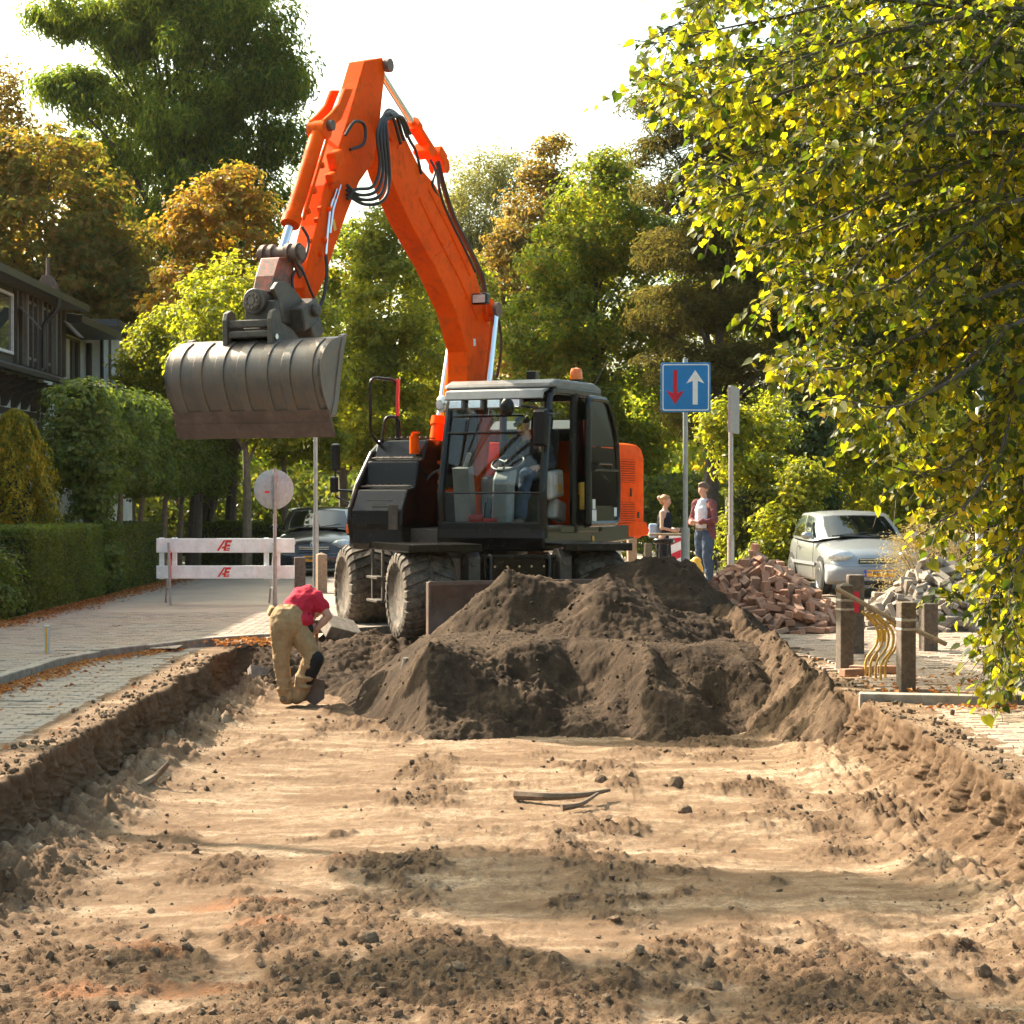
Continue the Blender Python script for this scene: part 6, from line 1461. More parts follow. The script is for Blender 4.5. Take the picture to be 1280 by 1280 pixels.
def hb(mb, x0, x1, y0, y1, z0, z1): return mb.box(((x0 + x1) / 2, (y0 + y1) / 2, (z0 + z1) / 2), (x1 - x0, y1 - y0, z1 - z0))
def bb(name, x0, x1, y0, y1, z0, z1, m, par, bev=0.01): mb = MB(); hb(mb, x0, x1, y0, y1, z0, z1); return mb.build(name, m, par, bevel=bev)
FX = -10.0
def hwin(par, x, y0, y1, z0, z1, mull=2, m=None):
    m = m or M['grey_timber']; f = MB(); t = .06
    hb(f, x - .02, x + .05, y0, y1, z0, z0 + t); hb(f, x - .02, x + .05, y0, y1, z1 - t, z1)
    for k in range(mull + 1): yy = y0 + (y1 - y0 - t) * k / mull; hb(f, x - .02, x + .047, yy, yy + t, z0 + t, z1 - t)
    w_ = f.build('window', m, par); bb('pane', x - .01, x + .004, y0 + .02, y1 - .02, z0 + .02, z1 - .02, M['house_glass'], w_, 0)
hA = empty('terraced_house', (0, 0, 0), 0, 'nearest white house with dark timber bay and overhanging eaves', 'house')
bb('wall', FX - 8, FX, 14, 43.0, -.2, 6.0, M['render_white'], hA)
bb('upper_bay', FX, FX + .50, 24, 42.9, 4.42, 6.0, M['dark_timber'], hA)
mb = MB(); mb.prism([(FX - 8.3, 6.0), (FX + .95, 6.02), (FX + .97, 6.16), (FX - 8.3, 6.30)], 14, 43.1, lambda a, p, q: (p, a, q)); mb.build('roof', M['felt'], hA, bevel=.01)
mb = MB(); mb.prism([(FX + .86, 5.98), (FX + 1.02, 5.98), (FX + 1.04, 6.12), (FX + .98, 6.14), (FX + .96, 6.04), (FX + .86, 6.04)], 14, 43.15, lambda a, p, q: (p, a, q)); mb.build('gutter', M['gutter'], hA)
mb = MB(); mb.prism([(FX + .02, 4.42), (FX + .98, 4.20), (FX + 1.0, 4.28), (FX + .5, 4.46), (FX + .02, 4.50)], 24, 43.1, lambda a, p, q: (p, a, q)); mb.build('pent_roof', M['dark_timber'], hA)
y = 24.6; k = 0
while y < 42.8:
    if not (36.6 < y < 38.35):
        bb('bay_post', FX + .502, FX + .58, y, y + .13, 4.47, 5.97, M['grey_timber'] if k % 3 == 1 else M['dark_timber'], hA)
    y += .43; k += 1
for y0 in (36.7, 39.4, 40.7): hwin(hA, FX + .505, y0, y0 + (1.5 if y0 < 37 else .8), 4.62, 5.85, 1, M['grey_timber'] if y0 > 37 else M['white_paint'])
mb = MB(); mb.bar((FX + .62, 38.55, 5.6), (FX + .98, 38.6, 5.2), .6, .03); mb.bar((FX + .62, 42.6, 5.7), (FX + .95, 42.6, 5.35), .55, .03); mb.build('tilted_vent_window', M['grey_timber'], hA)
mb = MB(); mb.tube(arc([(FX + .98, 40.3, 6.05), (FX + .95, 40.3, 5.75), (FX + .66, 40.3, 5.45), (FX + .66, 40.3, 4.5)], .12), .055, 8); mb.tube([(FX + .1, 42.3, 4.25), (FX + .1, 42.3, 0)], .06, 8); mb.build('downpipe', M['gutter'], hA, smooth=True)
y = 34.2
while y < 43: mb = MB(); mb.prism([(FX, 4.18), (FX + .75, 4.18), (FX + .70, 4.08), (FX + .25, 3.92), (FX + .1, 3.65), (FX, 3.65)], y, y + .14, lambda a, p, q: (p, a, q)); mb.build('bracket', M['dark_timber'], hA); y += .85
bb('beam', FX, FX + .10, 24, 43, 3.50, 3.62, M['dark_timber'], hA)
mb = MB(); mb.prism([(39.0 + .45 * math.cos(t), 2.6 + .9 * math.sin(t)) for t in [math.pi * i / 10 for i in range(11)]] + [(38.55, 0), (39.45, 0)], FX - .02, FX + .02, lambda a, p, q: (a, p, q)); mb.build('arched_door', M['dark_timber'], hA)
hB = empty('terraced_house', (0, 43.1, 0), 0, 'middle white house with flat dark eaves and tall grey-framed windows', 'house')
Y0 = 0.05
bb('wall', FX - 8, FX, Y0, 4.7, -.2, 5.75, M['render_white'], hB)
mb = MB(); mb.prism([(FX - 8, 5.75), (FX + .85, 5.80), (FX + .86, 5.98), (FX + .2, 6.06), (FX - 8, 6.12)], Y0, 4.7, lambda a, p, q: (p, a, q)); mb.build('roof', M['gutter'], hB, bevel=.01)
bb('roof_edge', FX - 8, FX + .1, Y0, Y0 + .06, 6.13, 6.18, M['white_paint'], hB)
hwin(hB, FX + .01, .9, 3.6, 4.1, 5.68, 4); bb('white_panel', FX + .03, FX + .075, 1.7, 2.35, 4.15, 5.6, M['white_paint'], hB, 0)
bb('drainpipe', FX + .02, FX + .14, 4.45, 4.58, 3.0, 5.7, M['gutter'], hB)
hA.scale.z = .98; hB.scale.z = .97
hC = empty('terraced_house', (0, 47.9, 0), 0, 'farthest white house with two narrow dark slit windows', 'house')
bb('wall', FX - 8, FX + .3, 0, 4.2, -.2, 5.95, M['render_white'], hC); mb = MB(); mb.prism([(FX - 8, 5.95), (FX + .75, 5.96), (FX + .76, 6.14), (FX - 8, 6.22)], -.05, 4.6, lambda a, p, q: (p, a, q)); mb.build('roof', M['gutter'], hC, bevel=.01)
for y0 in (1.0, 2.5): bb('slit_window', FX + .29, FX + .315, y0, y0 + .28, 3.9, 5.75, M['dark_timber'], hC, 0)
bb('corner_board', FX + .29, FX + .36, -.02, .12, 0, 5.94, M['gutter'], hC)
ch = empty('chimney', at(62, 392, 46), 0, 'dark brick chimney with a pot rising behind the terraced roofs', 'chimney')
ch.scale = (.45, .45, .9)
mb = MB(); hb(mb, -.48, .48, -.45, .45, -1.0, .72); hb(mb, -.54, .54, -.51, .51, .56, .66); mb.prism([(-.46, .72), (.46, .72), (.22, .98), (-.22, .98)], -.4, .4, lambda a, p, q: (p, a, q)); mb.build('stack', M['brick_dark'], ch, bevel=.02)
mb = MB(); mb.lathe([(.13, .95), (.11, 1.1), (.10, 1.45), (.13, 1.48), (.0, 1.48)], (0, 0, 0), (0, 0, 1), 14); mb.build('chimney_pot', M['brick_dark'], ch, auto=40)
# white boarded shed and pale garden wall far back
M['white_boards'] = mat('white_boards', (0.66, 0.66, 0.66), 0.7, 0, (0.5, 0.49, 0.47), 0.3, 3)
sh = empty('garden_shed', at(263, 625, 62) * V_((1, 1, 0)), 0, 'white boarded shed glimpsed behind the leaning dark trunks', 'shed')
for k in range(12): bb('plank', -.95, .42, -.02, .02, k * .22, k * .22 + .205, M['white_boards'], sh, .004)
bb('wall', -.95, .42, .03, 2, 0, 2.6, M['white_boards'], sh); bb('dark_window', .0, .3, -.045, -.025, 2.05, 2.55, M['house_glass'], sh, 0)
gw = empty('garden_wall', at(430, 625, 66) * V_((1, 1, 0)), 0, 'low pale garden wall far back beyond the parked cars', 'wall'); 
for k in range(9): bb('panel', -2.0 + k * .5, -1.53 + k * .5, -.05, .05, 0, 1.02, M['white_boards'], gw)
# reddish slatted fence by the man, pale post behind the lime
gf = empty('garden_fence', on(930, 716) * V_((1, 1, 0)), R(-8), 'short fence of reddish uprights behind the brick heap', 'fence')
for k in range(7): bb('slat', -.25 + k * .14, -.17 + k * .14, -.02, .02, 0, .95 - .03 * (k % 3), M['pale_wood'] if k % 3 else M['wood_post'], gf)
for z in (.3, .75): bb('rail', -.3, .8, .02, .05, z, z + .07, M['wood_post'], gf)
pp_ = empty('lamp_post', V_((7.15, 28.0, 0)), 0, 'pale painted post showing through the lime leaves on the right', 'post')
mb = MB(); mb.cyl((0, 0, 0), (0, 0, 3.4), .055, 16); mb.build('shaft', M['white_paint'], pp_, auto=40); mb = MB(); mb.cyl((0, 0, 0), (0, 0, .7), .08, 16); mb.build('base', M['white_paint'], pp_, auto=40)

# ================================================================== hedges, shrubs, trees
M['bark'] = mat('bark', (0.095, 0.072, 0.052), 0.9, 0, (0.05, 0.04, 0.03), 0.5, 5, 0.6, 30)
M['bark_tan'] = mat('tan_bark', (0.20, 0.15, 0.095), 0.9, 0, (0.09, 0.07, 0.05), 0.5, 5, 0.6, 30)
LM = {}
LM['cypress'] = leafmat('swamp_cypress_needles', [(0.045, 0.085, 0.024), (0.08, 0.125, 0.03), (0.14, 0.175, 0.036), (0.23, 0.235, 0.045)], .58, (2.0, 1.9, .7), .6, .2, .35)
LM['rust'] = leafmat('rust_and_olive_leaves', [(0.07, 0.09, 0.022), (0.13, 0.135, 0.028), (0.19, 0.145, 0.032), (0.25, 0.13, 0.034), (0.16, 0.165, 0.034)], .58, (1.8, 1.75, .7), .5, .25, .45)
LM['orange'] = leafmat('orange_leaves', [(0.13, 0.14, 0.028), (0.21, 0.18, 0.034), (0.28, 0.165, 0.036), (0.32, 0.145, 0.036), (0.25, 0.22, 0.04)], .58, (1.75, 1.65, .6), .5, .25, .5)
LM['lemon'] = leafmat('yellow_green_leaves', [(0.09, 0.12, 0.024), (0.16, 0.185, 0.03), (0.25, 0.25, 0.036), (0.34, 0.29, 0.042)], .58, (2.0, 1.9, .45), .5, .3, .5)
LM['green'] = leafmat('mid_green_leaves', [(0.06, 0.095, 0.022), (0.11, 0.155, 0.03), (0.17, 0.205, 0.036), (0.25, 0.24, 0.04), (0.30, 0.20, 0.04)], .58, (2.0, 1.95, .5), .5, .3, .4)
LM['dark'] = leafmat('dark_green_leaves', [(0.035, 0.062, 0.018), (0.06, 0.09, 0.024), (0.095, 0.125, 0.03), (0.16, 0.165, 0.036)], .5, (2.0, 1.7, .6), .45, .35, .6)
LM['willow'] = leafmat('haze_pale_willow_leaves', [(0.14, 0.15, 0.06), (0.20, 0.20, 0.075), (0.26, 0.245, 0.09)], .5, (1.7, 1.55, .8), .6, .2, .3)  # paleness of distance haze is put into the leaf colour
LM['brown'] = leafmat('brown_green_leaves', [(0.10, 0.105, 0.03), (0.17, 0.14, 0.036), (0.23, 0.145, 0.04), (0.16, 0.165, 0.04)], .55, (1.9, 1.6, .7), .5, .25, .4)
LM['pine'] = leafmat('brownish_conifer_needles', [(0.055, 0.065, 0.025), (0.10, 0.09, 0.032), (0.15, 0.12, 0.042), (0.10, 0.13, 0.036)], .5, (1.7, 1.5, .8), .6, .2, .5)
LM['hedge'] = leafmat('hedge_leaves', [(0.045, 0.08, 0.022), (0.075, 0.12, 0.028), (0.115, 0.155, 0.036), (0.16, 0.19, 0.042)], .45, (1.9, 1.7, .6), .5, .3, 1.2)
LM['golden'] = leafmat('golden_conifer_scales', [(0.08, 0.11, 0.02), (0.18, 0.20, 0.028), (0.38, 0.33, 0.034), (0.52, 0.40, 0.04)], .5, (1.7, 1.4, .4), .6, .2, 2.5)
LM['seed'] = leafmat('pale_seed_heads', [(0.28, 0.22, 0.12), (0.38, 0.31, 0.18), (0.22, 0.20, 0.08)], .4, (1.5, 1.35, .9), .7, .15, 1.5)
LM['lime'] = leafmat('lime_tree_leaves', [(0.020, 0.036, 0.010), (0.036, 0.060, 0.013), (0.085, 0.11, 0.018), (0.21, 0.21, 0.026), (0.34, 0.30, 0.03), (0.46, 0.34, 0.036)], .66, (2.0, 1.9, .35), .45, .3, .9)
LM['ivy'] = leafmat('ivy_leaves', [(0.033, 0.065, 0.017), (0.059, 0.094, 0.022), (0.096, 0.123, 0.028)], .3, (1.9, 1.6, .5), .35, .5, .9)
LM['litter'] = leafmat('fallen_leaf_colours', [(0.16, 0.06, 0.025), (0.30, 0.11, 0.035), (0.38, 0.18, 0.05), (0.20, 0.10, 0.05)], .25, (1.4, 1.2, .8), .7, .2, 1.5)
def hedge(name, label, x0, x1, y0, y1, h, n, size, m, cat='hedge', rough=.07):
    e = empty(name, ((x0 + x1) / 2, y0, 0), 0, label, cat); cx, cy = (x0 + x1) / 2, y0
    mb = MB(); mb.box((0, (y1 - y0) / 2, h / 2 - .06), (x1 - x0 - .22, y1 - y0 - .22, h - .12)); mb.build('light_block_core', M['bark'], e)  # added dark box hidden in the leaves, stops light coming through the hedge
    A = np.array([(y1 - y0) * h, (x1 - x0) * h, (x1 - x0) * (y1 - y0)]); f = rng.choice(3, n, p=A / A.sum()); u, v = rng.random(n), rng.random(n)
    P = np.empty((n, 3)); N = np.empty((n, 3))
    for k in range(n): pass
    a = f == 0; P[a] = np.stack([np.full(a.sum(), x1), y0 + u[a] * (y1 - y0), v[a] * h], 1); N[a] = (1, 0, .3)
    a = f == 1; P[a] = np.stack([x0 + u[a] * (x1 - x0), np.full(a.sum(), y0), v[a] * h], 1); N[a] = (0, -1, .3)
    a = f == 2; P[a] = np.stack([x0 + u[a] * (x1 - x0), y0 + v[a] * (y1 - y0), np.full(a.sum(), h)], 1); N[a] = (0, 0, 1)
    bulge = fbm(P[:, 0] * 2 + P[:, 2] * 1.7, P[:, 1] * 2 + P[:, 2], 3, 7)[:, None] * rough
    Nn = N / np.linalg.norm(N, axis=1, keepdims=True); P = P + Nn * (bulge - .12 * rng.random((n, 1)) ** 1.5)
    V, Fq = leaf_quads(P - np.array([cx, cy, 0]), N + rng.normal(size=(n, 3)) * .7, size * (.6 + .8 * rng.random(n)), .55)
    link('foliage', npmesh('foliage', V, Fq, m), e); return e
def shrub(name, label, loc, blobs, n, size, m, cat='shrub', group=None, **k):
    e = empty(name, loc, 0, label, cat, group); o, cc = crown('foliage', blobs, n, size, m, e, **k)
    mb = MB()
    for c in cc[:12]: mb.tube(spline([V_((0, 0, -.05)), V_((c[0] * .4, c[1] * .4, c[2] * .5)), V_(c)], 4), [.03 * (1 - .9 * i / 8) for i in range(9)], 5)
    mb.build('stem', M['bark'], e, smooth=True); return e
hedge('hedge', 'broad clipped green hedge at the left edge of the pavement', -7.3, -6.3, 26.6, 31.4, 1.25, 22000, .055, LM['hedge'])
shrub('shrub', 'loose pale green shrub in the near left corner before the hedge', V_((-6.75, 25.4, 0)), [(0, 0, .5, .55, .6, .6), (.05, -.3, .3, .5, .4, .4)], 7000, .06, LM['hedge'], clump=.22, per=40)
hedge('hedge', 'dark clipped hedge further along the left pavement behind a gap', -7.2, -6.4, 33.0, 37.5, 1.20, 11000, .06, LM['dark'])
hedge('hedge', 'third low hedge behind the white barrier', -7.4, -5.0, 46.5, 47.6, 1.10, 7000, .07, LM['dark'])
hedge('hedge', 'square dark hedge behind the man in the blazer', 4.6, 6.0, 37.5, 38.6, 1.85, 8000, .06, LM['dark'])
# golden conifer: a cone of upright sprays
e = empty('golden_conifer', V_((-7.72, 31.3, 0)), 0, 'cone-shaped conifer with golden tips standing behind the left hedge', 'tree')
n = 16000; t = rng.random(n) ** .8; a = rng.random(n) * 2 * math.pi; rr = (.70 * (1 - t ** 2.2) ** .6 + .04) * (0.72 + .28 * rng.random(n)) * (1 + .16 * np.sin(a * 7 + t * 9) + .10 * np.sin(a * 13 - t * 25))
P = np.stack([rr * np.cos(a), rr * np.sin(a), .25 + t * 2.85], 1); N = np.stack([np.cos(a), np.sin(a), np.full(n, .7)], 1) + rng.normal(size=(n, 3)) * .45; T = np.stack([np.cos(a) * .5, np.sin(a) * .5, np.ones(n)], 1) + rng.normal(size=(n, 3)) * .25
V, Fq = leaf_quads(P, N, .085 * (.6 + .8 * rng.random(n)), .45, .1, T); link('crown', npmesh('crown', V, Fq, LM['golden']), e)
mb = MB(); mb.tube([V_((0, 0, -.1)), V_((0, 0, 2.9))], [.09, .02], 8); mb.lathe([(.5, .3), (.40, 1.0), (.2, 2.1), (0, 2.8)], (0, 0, 0), (0, 0, 1), 12); mb.build('trunk', M['bark'], e)
# row of trained trees with box-shaped crowns
PLL = ['first trained lime of the row, nearest, with tall leafy top beside the white house', 'second trained lime in the row along the left pavement', 'third trained lime in the row, above the dark hedge', 'fourth trained lime in the row along the left pavement', 'fifth trained lime in the row along the left pavement', 'sixth trained lime in the row along the left pavement', 'last trained lime of the row, beside the digger bucket']
for i, l in enumerate(PLL):
    yb = 33.2 + 2.45 * i; hh = 3.85 if i else 3.95
    bl_ = [(0, -.6, 2.5, .62, .8, .6), (0, .6, 2.5, .62, .8, .6), (0, -.5, 3.2, .55, .8, .5), (0, .6, 3.2, .55, .7, .5), (0, 0, 2.1, .6, 1.0, .35)]
    tree('trained_tree', l, (-6.95 + .05 * (i % 2), yb, 0), hh, bl_, 6500 if i < 3 else 4500, .105, LM['hedge'], M['bark_tan'], .085, .30, 45, 6, 'row of trained trees on the left', .7, .45)
shrub('shrub', 'tall leafy green shrub between the hedge and the trained trees', V_((-6.75, 32.4, 0)), [(0, 0, 1.0, .4, .5, .9), (.1, 0, 1.9, .3, .35, .6), (-.05, 0, .5, .5, .5, .5)], 6000, .10, LM['hedge'], clump=.25, per=40)

def TB(px, d): return V_(((px - 613) / 2400 * d, d, 0))
def zz(py, d): return 1.65 - (py - 625) / 2400 * d
# big swamp cypress
d = 58; b0 = TB(225, d); k = d / 2400
bl = [(0, 0, 13.2, 2.6, 2.6, 5.0), (0, 0, 17.5, 2.2, 2.2, 2.6)]
for px, py, r, rz in ((345, 110, 1.0, .9), (355, 185, .85, .7), (330, 50, 1.1, 1.0), (330, 245, .9, .6), (95, 30, 1.1, .6), (120, 130, 1.2, .9), (115, 190, 1.2, .8), (140, 250, 1.2, .8), (90, 110, .8, .5), (290, 150, 1.3, 1.0), (300, 290, 1.2, .7), (180, 300, 1.3, .8), (160, 50, 1.3, .9), (270, 0, 1.5, 1.0)): bl.append(((px - 225) * k, rng.uniform(-.8, .8), zz(py, d), r * 1.15, 1.1, rz * 1.1))
tree('swamp_cypress', 'very tall dark green feathery conifer towering at the upper left', b0, 19, bl, 85000, .21, LM['cypress'], M['bark'], .38, .50, 110, 26, None, .95, .2, 'tree', asp=.30, droop=.35)
tree('maple_tree', 'rust and olive tree at the left edge below the tall conifer', TB(55, 52), 11.5, [(0, 0, 9.2, 2.3, 2, 2.6), (-1.2, 0, 10.4, 1.2, 1.2, 1.4), (1.3, 0, 7.8, 1.6, 1.5, 1.6), (-1.5, 0, 7.2, 1.7, 1.4, 1.8), (2.2, 0, 6.6, 1.2, 1.2, 1.2)], 26000, .17, LM['rust'], M['bark'], .22, .55, 70, 14)
tree('slender_tree', 'sparse light green tree tip against the sky at the far left', TB(5, 60), 15.5, [(0, 0, 13.5, .9, .9, 2.0), (.5, 0, 11.5, 1.2, 1, 1.4), (1.6, 0, 12.2, .8, .8, 1.0), (-.3, 0, 10.0, 1.5, 1.2, 1.4)], 8000, .14, LM['brown'], M['bark'], .12, .6, 40, 16, None, .8, .2)
tree('maple_tree', 'olive tree with rusty patches between the chimney and the orange tree', TB(160, 54), 9.5, [(0, 0, 7.6, 1.9, 1.6, 1.9), (-.9, 0, 6.2, 1.6, 1.5, 1.4), (1.0, 0, 6.0, 1.4, 1.4, 1.4)], 18000, .16, LM['rust'], M['bark'], .2, .5, 70, 10)
tree('maple_tree', 'orange-brown tree behind the raised digger arm on the left', TB(287, 48), 10, [(0, 0, 8.0, 1.3, 1.2, 1.8), (.2, 0, 9.3, .6, .6, .9), (-1.0, 0, 8.6, .7, .7, .8), (-.8, 0, 6.6, 1.3, 1.2, 1.1), (.9, 0, 6.5, 1.1, 1.1, 1.2), (0, 0, 5.2, 1.6, 1.3, 1.1)], 17000, .15, LM['orange'], M['bark'], .14, .42, 60, 14)
tree('field_maple', 'yellow-green tree top above the row of trained trees', TB(243, 45), 6.6, [(0, 0, 5.2, 1.4, 1.2, 1.0), (-.9, 0, 4.7, .8, .9, .8), (1.1, 0, 5.0, 1.0, 1.0, .9), (.4, 0, 4.1, 1.3, 1.1, .8), (1.9, 0, 4.4, .9, .9, .9)], 15000, .13, LM['lemon'], M['bark'], .14, .4, 60, 10)
tree('street_tree', 'street tree with a straight tan trunk behind the white barrier', TB(303, 41), 7.2, [(0, 0, 5.6, 1.4, 1.3, 1.2), (.8, 0, 4.6, 1.0, 1.0, .9), (-.5, 0, 4.4, .9, .9, .8), (.9, .1, 3.2, .45, .5, .35), (.35, .1, 2.9, .3, .4, .3)], 12000, .13, LM['lemon'], M['bark_tan'], .105, .4, 60, 10, 'street trees behind the barrier')
tree('street_tree', 'thinner second street tree seen above the round sign', TB(351, 47), 7.6, [(0, 0, 6.0, 1.3, 1.2, 1.2), (.6, 0, 4.4, 1.2, 1.1, .9), (1.0, 0, 3.0, .6, .6, .5), (.1, 0, 2.9, .4, .4, .35)], 12000, .13, LM['lemon'], M['bark_tan'], .09, .4, 60, 10, 'street trees behind the barrier')
lt_ = tree('old_tree', 'dark leaning tree with several trunks behind the trained trees', TB(245, 49), 5.5, [(.9, 0, 4.8, 1.6, 1.3, 1.0), (-.5, 0, 4.6, 1.3, 1.2, .9), (1.8, 0, 4.0, 1.2, 1, .8)], 11000, .13, LM['dark'], M['bark'], .16, .45, 60, 8, None, .6, .5, 'tree', (.16, 0))
mb = MB()
for dx, q in ((.35, 1.25), (.6, .75), (-.1, .55)): mb.tube(spline([(dx * .3, .1, -.1), (dx * .5 + .1, .1, 1.4), (dx * .5 + q * .6, .1, 2.6), (dx * .5 + q, .1, 3.9)], 5), [.13 - .005 * i for i in range(16)], 8)
mb.build('trunk', M['bark'], lt_, smooth=True)
# middle distance
GT = None
tree('lime_tree', 'yellow-green tree seen below the raised arm beside the bucket', TB(487, 55), 9.6, [(0, 0, 7.2, 1.3, 1.3, 1.8), (-.1, 0, 9.1, .8, .8, 1.1), (-.9, 0, 5.6, 1.2, 1.1, 1.2), (.7, 0, 5.4, 1.2, 1.1, 1.2), (-.2, 0, 3.8, 1.4, 1.2, 1.0), (-1.2, 0, 3.4, .9, .9, .8), (.9, 0, 3.2, 1.0, .9, .8)], 24000, .13, LM['lemon'], M['bark'], .15, .42, 60, 14)
tree('lime_tree', 'shady green tree filling the gap left of the digger hood', TB(425, 60), 9.5, [(0, 0, 6.6, 1.5, 1.4, 2.0), (.2, 0, 9.0, 1.0, 1.0, 1.5), (-.9, 0, 4.6, 1.4, 1.3, 1.3), (.8, 0, 4.0, 1.4, 1.2, 1.3)], 17000, .15, LM['green'], M['bark'], .17, .48, 60, 10)
tree('birch_tree', 'light green tree directly behind the boom', TB(565, 64), 11, [(0, 0, 7.6, 1.6, 1.4, 2.4), (.3, 0, 4.6, 1.8, 1.5, 1.6), (-.6, 0, 9.4, 1.0, 1, 1.3)], 20000, .16, LM['lemon'], M['bark'], .15, .5, 60, 12)
tree('willow_tree', 'pale hazy willow rising farthest away against the white sky', TB(590, 96), 20, [(0, 0, 16.2, 2.0, 2, 3.0), (1.6, 0, 17.8, 1.0, 1, 1.6), (-1.2, 0, 15.0, 1.5, 1.4, 2.0), (1.4, 0, 13.6, 2.0, 1.6, 2.5), (0, 0, 10.5, 2.6, 2, 2.5)], 18000, .20, LM['willow'], M['bark'], .22, .75, 50, 30, None, .9, .3, asp=.35, droop=.8)
tree('oak_tree', 'brownish green tree with a pointed top in the middle distance', TB(682, 76), 16.3, [(0, 0, 12.4, 1.7, 1.6, 2.4), (.2, 0, 14.9, .8, .8, 1.3), (-1.2, 0, 10.6, 1.6, 1.5, 1.9), (1.3, 0, 11.4, 1.6, 1.5, 1.9), (0, 0, 8.0, 2.6, 2, 2.2), (1.8, 0, 13.2, .9, .9, 1.0)], 28000, .19, LM['brown'], M['bark'], .26, .6, 70, 16)
tree('maple_tree', 'large green maple behind the cab and the amber beacon', TB(752, 51), 11.3, [(0, 0, 9.2, 1.3, 1.3, 1.6), (.2, 0, 10.5, .5, .5, .7), (-1.0, 0, 8.0, 1.2, 1.2, 1.0), (1.1, 0, 8.4, 1.1, 1.1, 1.0), (-1.5, 0, 6.2, 1.3, 1.2, 1.1), (0, 0, 6.4, 1.5, 1.3, 1.2), (1.4, 0, 6.4, 1.2, 1.1, 1.1), (-1.0, 0, 4.4, 1.5, 1.3, 1.2), (.9, 0, 4.2, 1.5, 1.3, 1.2), (0, 0, 2.9, 2.0, 1.3, 1.0)], 42000, .125, LM['green'], M['bark'], .17, .42, 60, 22)
tree('cypress_tree', 'brownish feathery conifer behind the blue road sign', TB(893, 45), 11.6, [(0, 0, 9.0, .8, .8, 2.4), (-1.5, 0, 10.9, .7, .5, .3), (-1.0, 0, 10.2, .9, .6, .35), (.5, 0, 10.6, .9, .7, .8), (-.7, 0, 8.8, 1.3, .8, .5), (-1.3, 0, 9.8, .7, .6, .35), (-.6, 0, 7.4, 1.5, 1.0, .6), (.6, 0, 8.0, 1.4, 1.0, .7), (-.7, 0, 6.1, 1.6, 1.1, .6), (.7, 0, 6.4, 1.6, 1.1, .7), (-.4, 0, 4.8, 1.6, 1.1, .6), (.7, 0, 4.8, 1.5, 1.1, .6), (.1, 0, 3.6, 1.4, 1.0, .6)], 36000, .17, LM['pine'], M['bark'], .2, .42, 70, 24, None, .45, .3, asp=.16)
tree('ivy_clad_tree', 'ivy-covered trunk standing dark behind the silver car', TB(1008, 39), 5.2, [(0, 0, 3.0, .55, .55, 1.3), (-.05, 0, 1.7, .7, .6, .9), (.2, 0, 4.2, .8, .7, .6)], 12000, .10, LM['ivy'], M['bark'], .22, .3, 50, 8)
shrub('shrub', 'bright yellow-green shrub beside the man in the blazer', TB(938, 38), [(0, 0, 2.6, .7, .6, .8), (-.5, 0, 3.1, .5, .5, .5), (.4, 0, 1.6, .7, .6, .7), (.5, 0, 3.3, .5, .4, .4), (-.1, 0, .9, .5, .5, .7)], 9000, .11, LM['lemon'], clump=.32, per=40)
shrub('shrub', 'sunlit creeper and shrub growing beside the ivy-covered trunk', TB(985, 36.5), [(0, 0, .9, .6, .4, .8), (.3, 0, 1.9, .4, .4, .6), (-.4, 0, .5, .4, .4, .5)], 7000, .10, LM['lemon'], clump=.28, per=40)
shrub('shrub', 'yellowing bush behind the roof of the silver car', TB(1095, 40), [(0, 0, 1.9, 1.4, .8, 1.0), (1.1, 0, 1.6, 1.0, .8, .9), (-.6, 0, 2.9, .9, .8, .8), (1.8, 0, 2.9, .9, .8, .8)], 14000, .12, LM['lemon'], clump=.36, per=45)
tree('chestnut_tree', 'dark green tree filling the background above the silver car', TB(1060, 46), 13, [(0, 0, 10, 2.4, 2, 2.6), (.4, 0, 13.6, 2.2, 1.6, 1.8), (-1.2, 0, 7.0, 1.8, 1.6, 1.8), (1.4, 0, 6.2, 2.0, 1.7, 2.2), (.2, 0, 4.4, 1.8, 1.5, 1.2), (2.5, 0, 9.0, 2.0, 1.7, 2.4)], 30000, .17, LM['dark'], M['bark'], .28, .55, 60, 16)
tree('chestnut_tree', 'dark tree behind the lime at the right edge of the picture', TB(1240, 44), 14, [(0, 0, 10.5, 2.4, 2, 2.8), (-.3, 0, 13.8, 2.2, 1.6, 1.8), (-.4, 0, 6.5, 2.2, 1.8, 2.2), (.6, 0, 3.4, 2.2, 1.6, 1.4)], 24000, .18, LM['dark'], M['bark'], .28, .55, 60, 14)
tree('chestnut_tree', 'tall dark green tree behind the brownish conifer', TB(985, 60), 15.5, [(0, 0, 12, 2.4, 2, 3.0), (-1.4, 0, 8.6, 2.2, 1.8, 2.4), (1.2, 0, 7.0, 2.2, 1.8, 2.4)], 24000, .19, LM['green'], M['bark'], .3, .6, 60, 14)
# pale seed-head shrub in front of the silver car
shrub('seed_head_shrub', 'pale straw-coloured seed-head plant in front of the silver car bonnet', V_((6.25, 27.2, 0)), [(0, 0, .75, .62, .4, .5), (-.35, 0, .55, .4, .4, .4), (.45, 0, .9, .4, .4, .4), (-.1, 0, 1.1, .35, .3, .25), (-.45, 0, .95, .2, .2, .2)], 9000, .035, LM['seed'], 'plant', None, clump=.2, per=40, asp=.35)
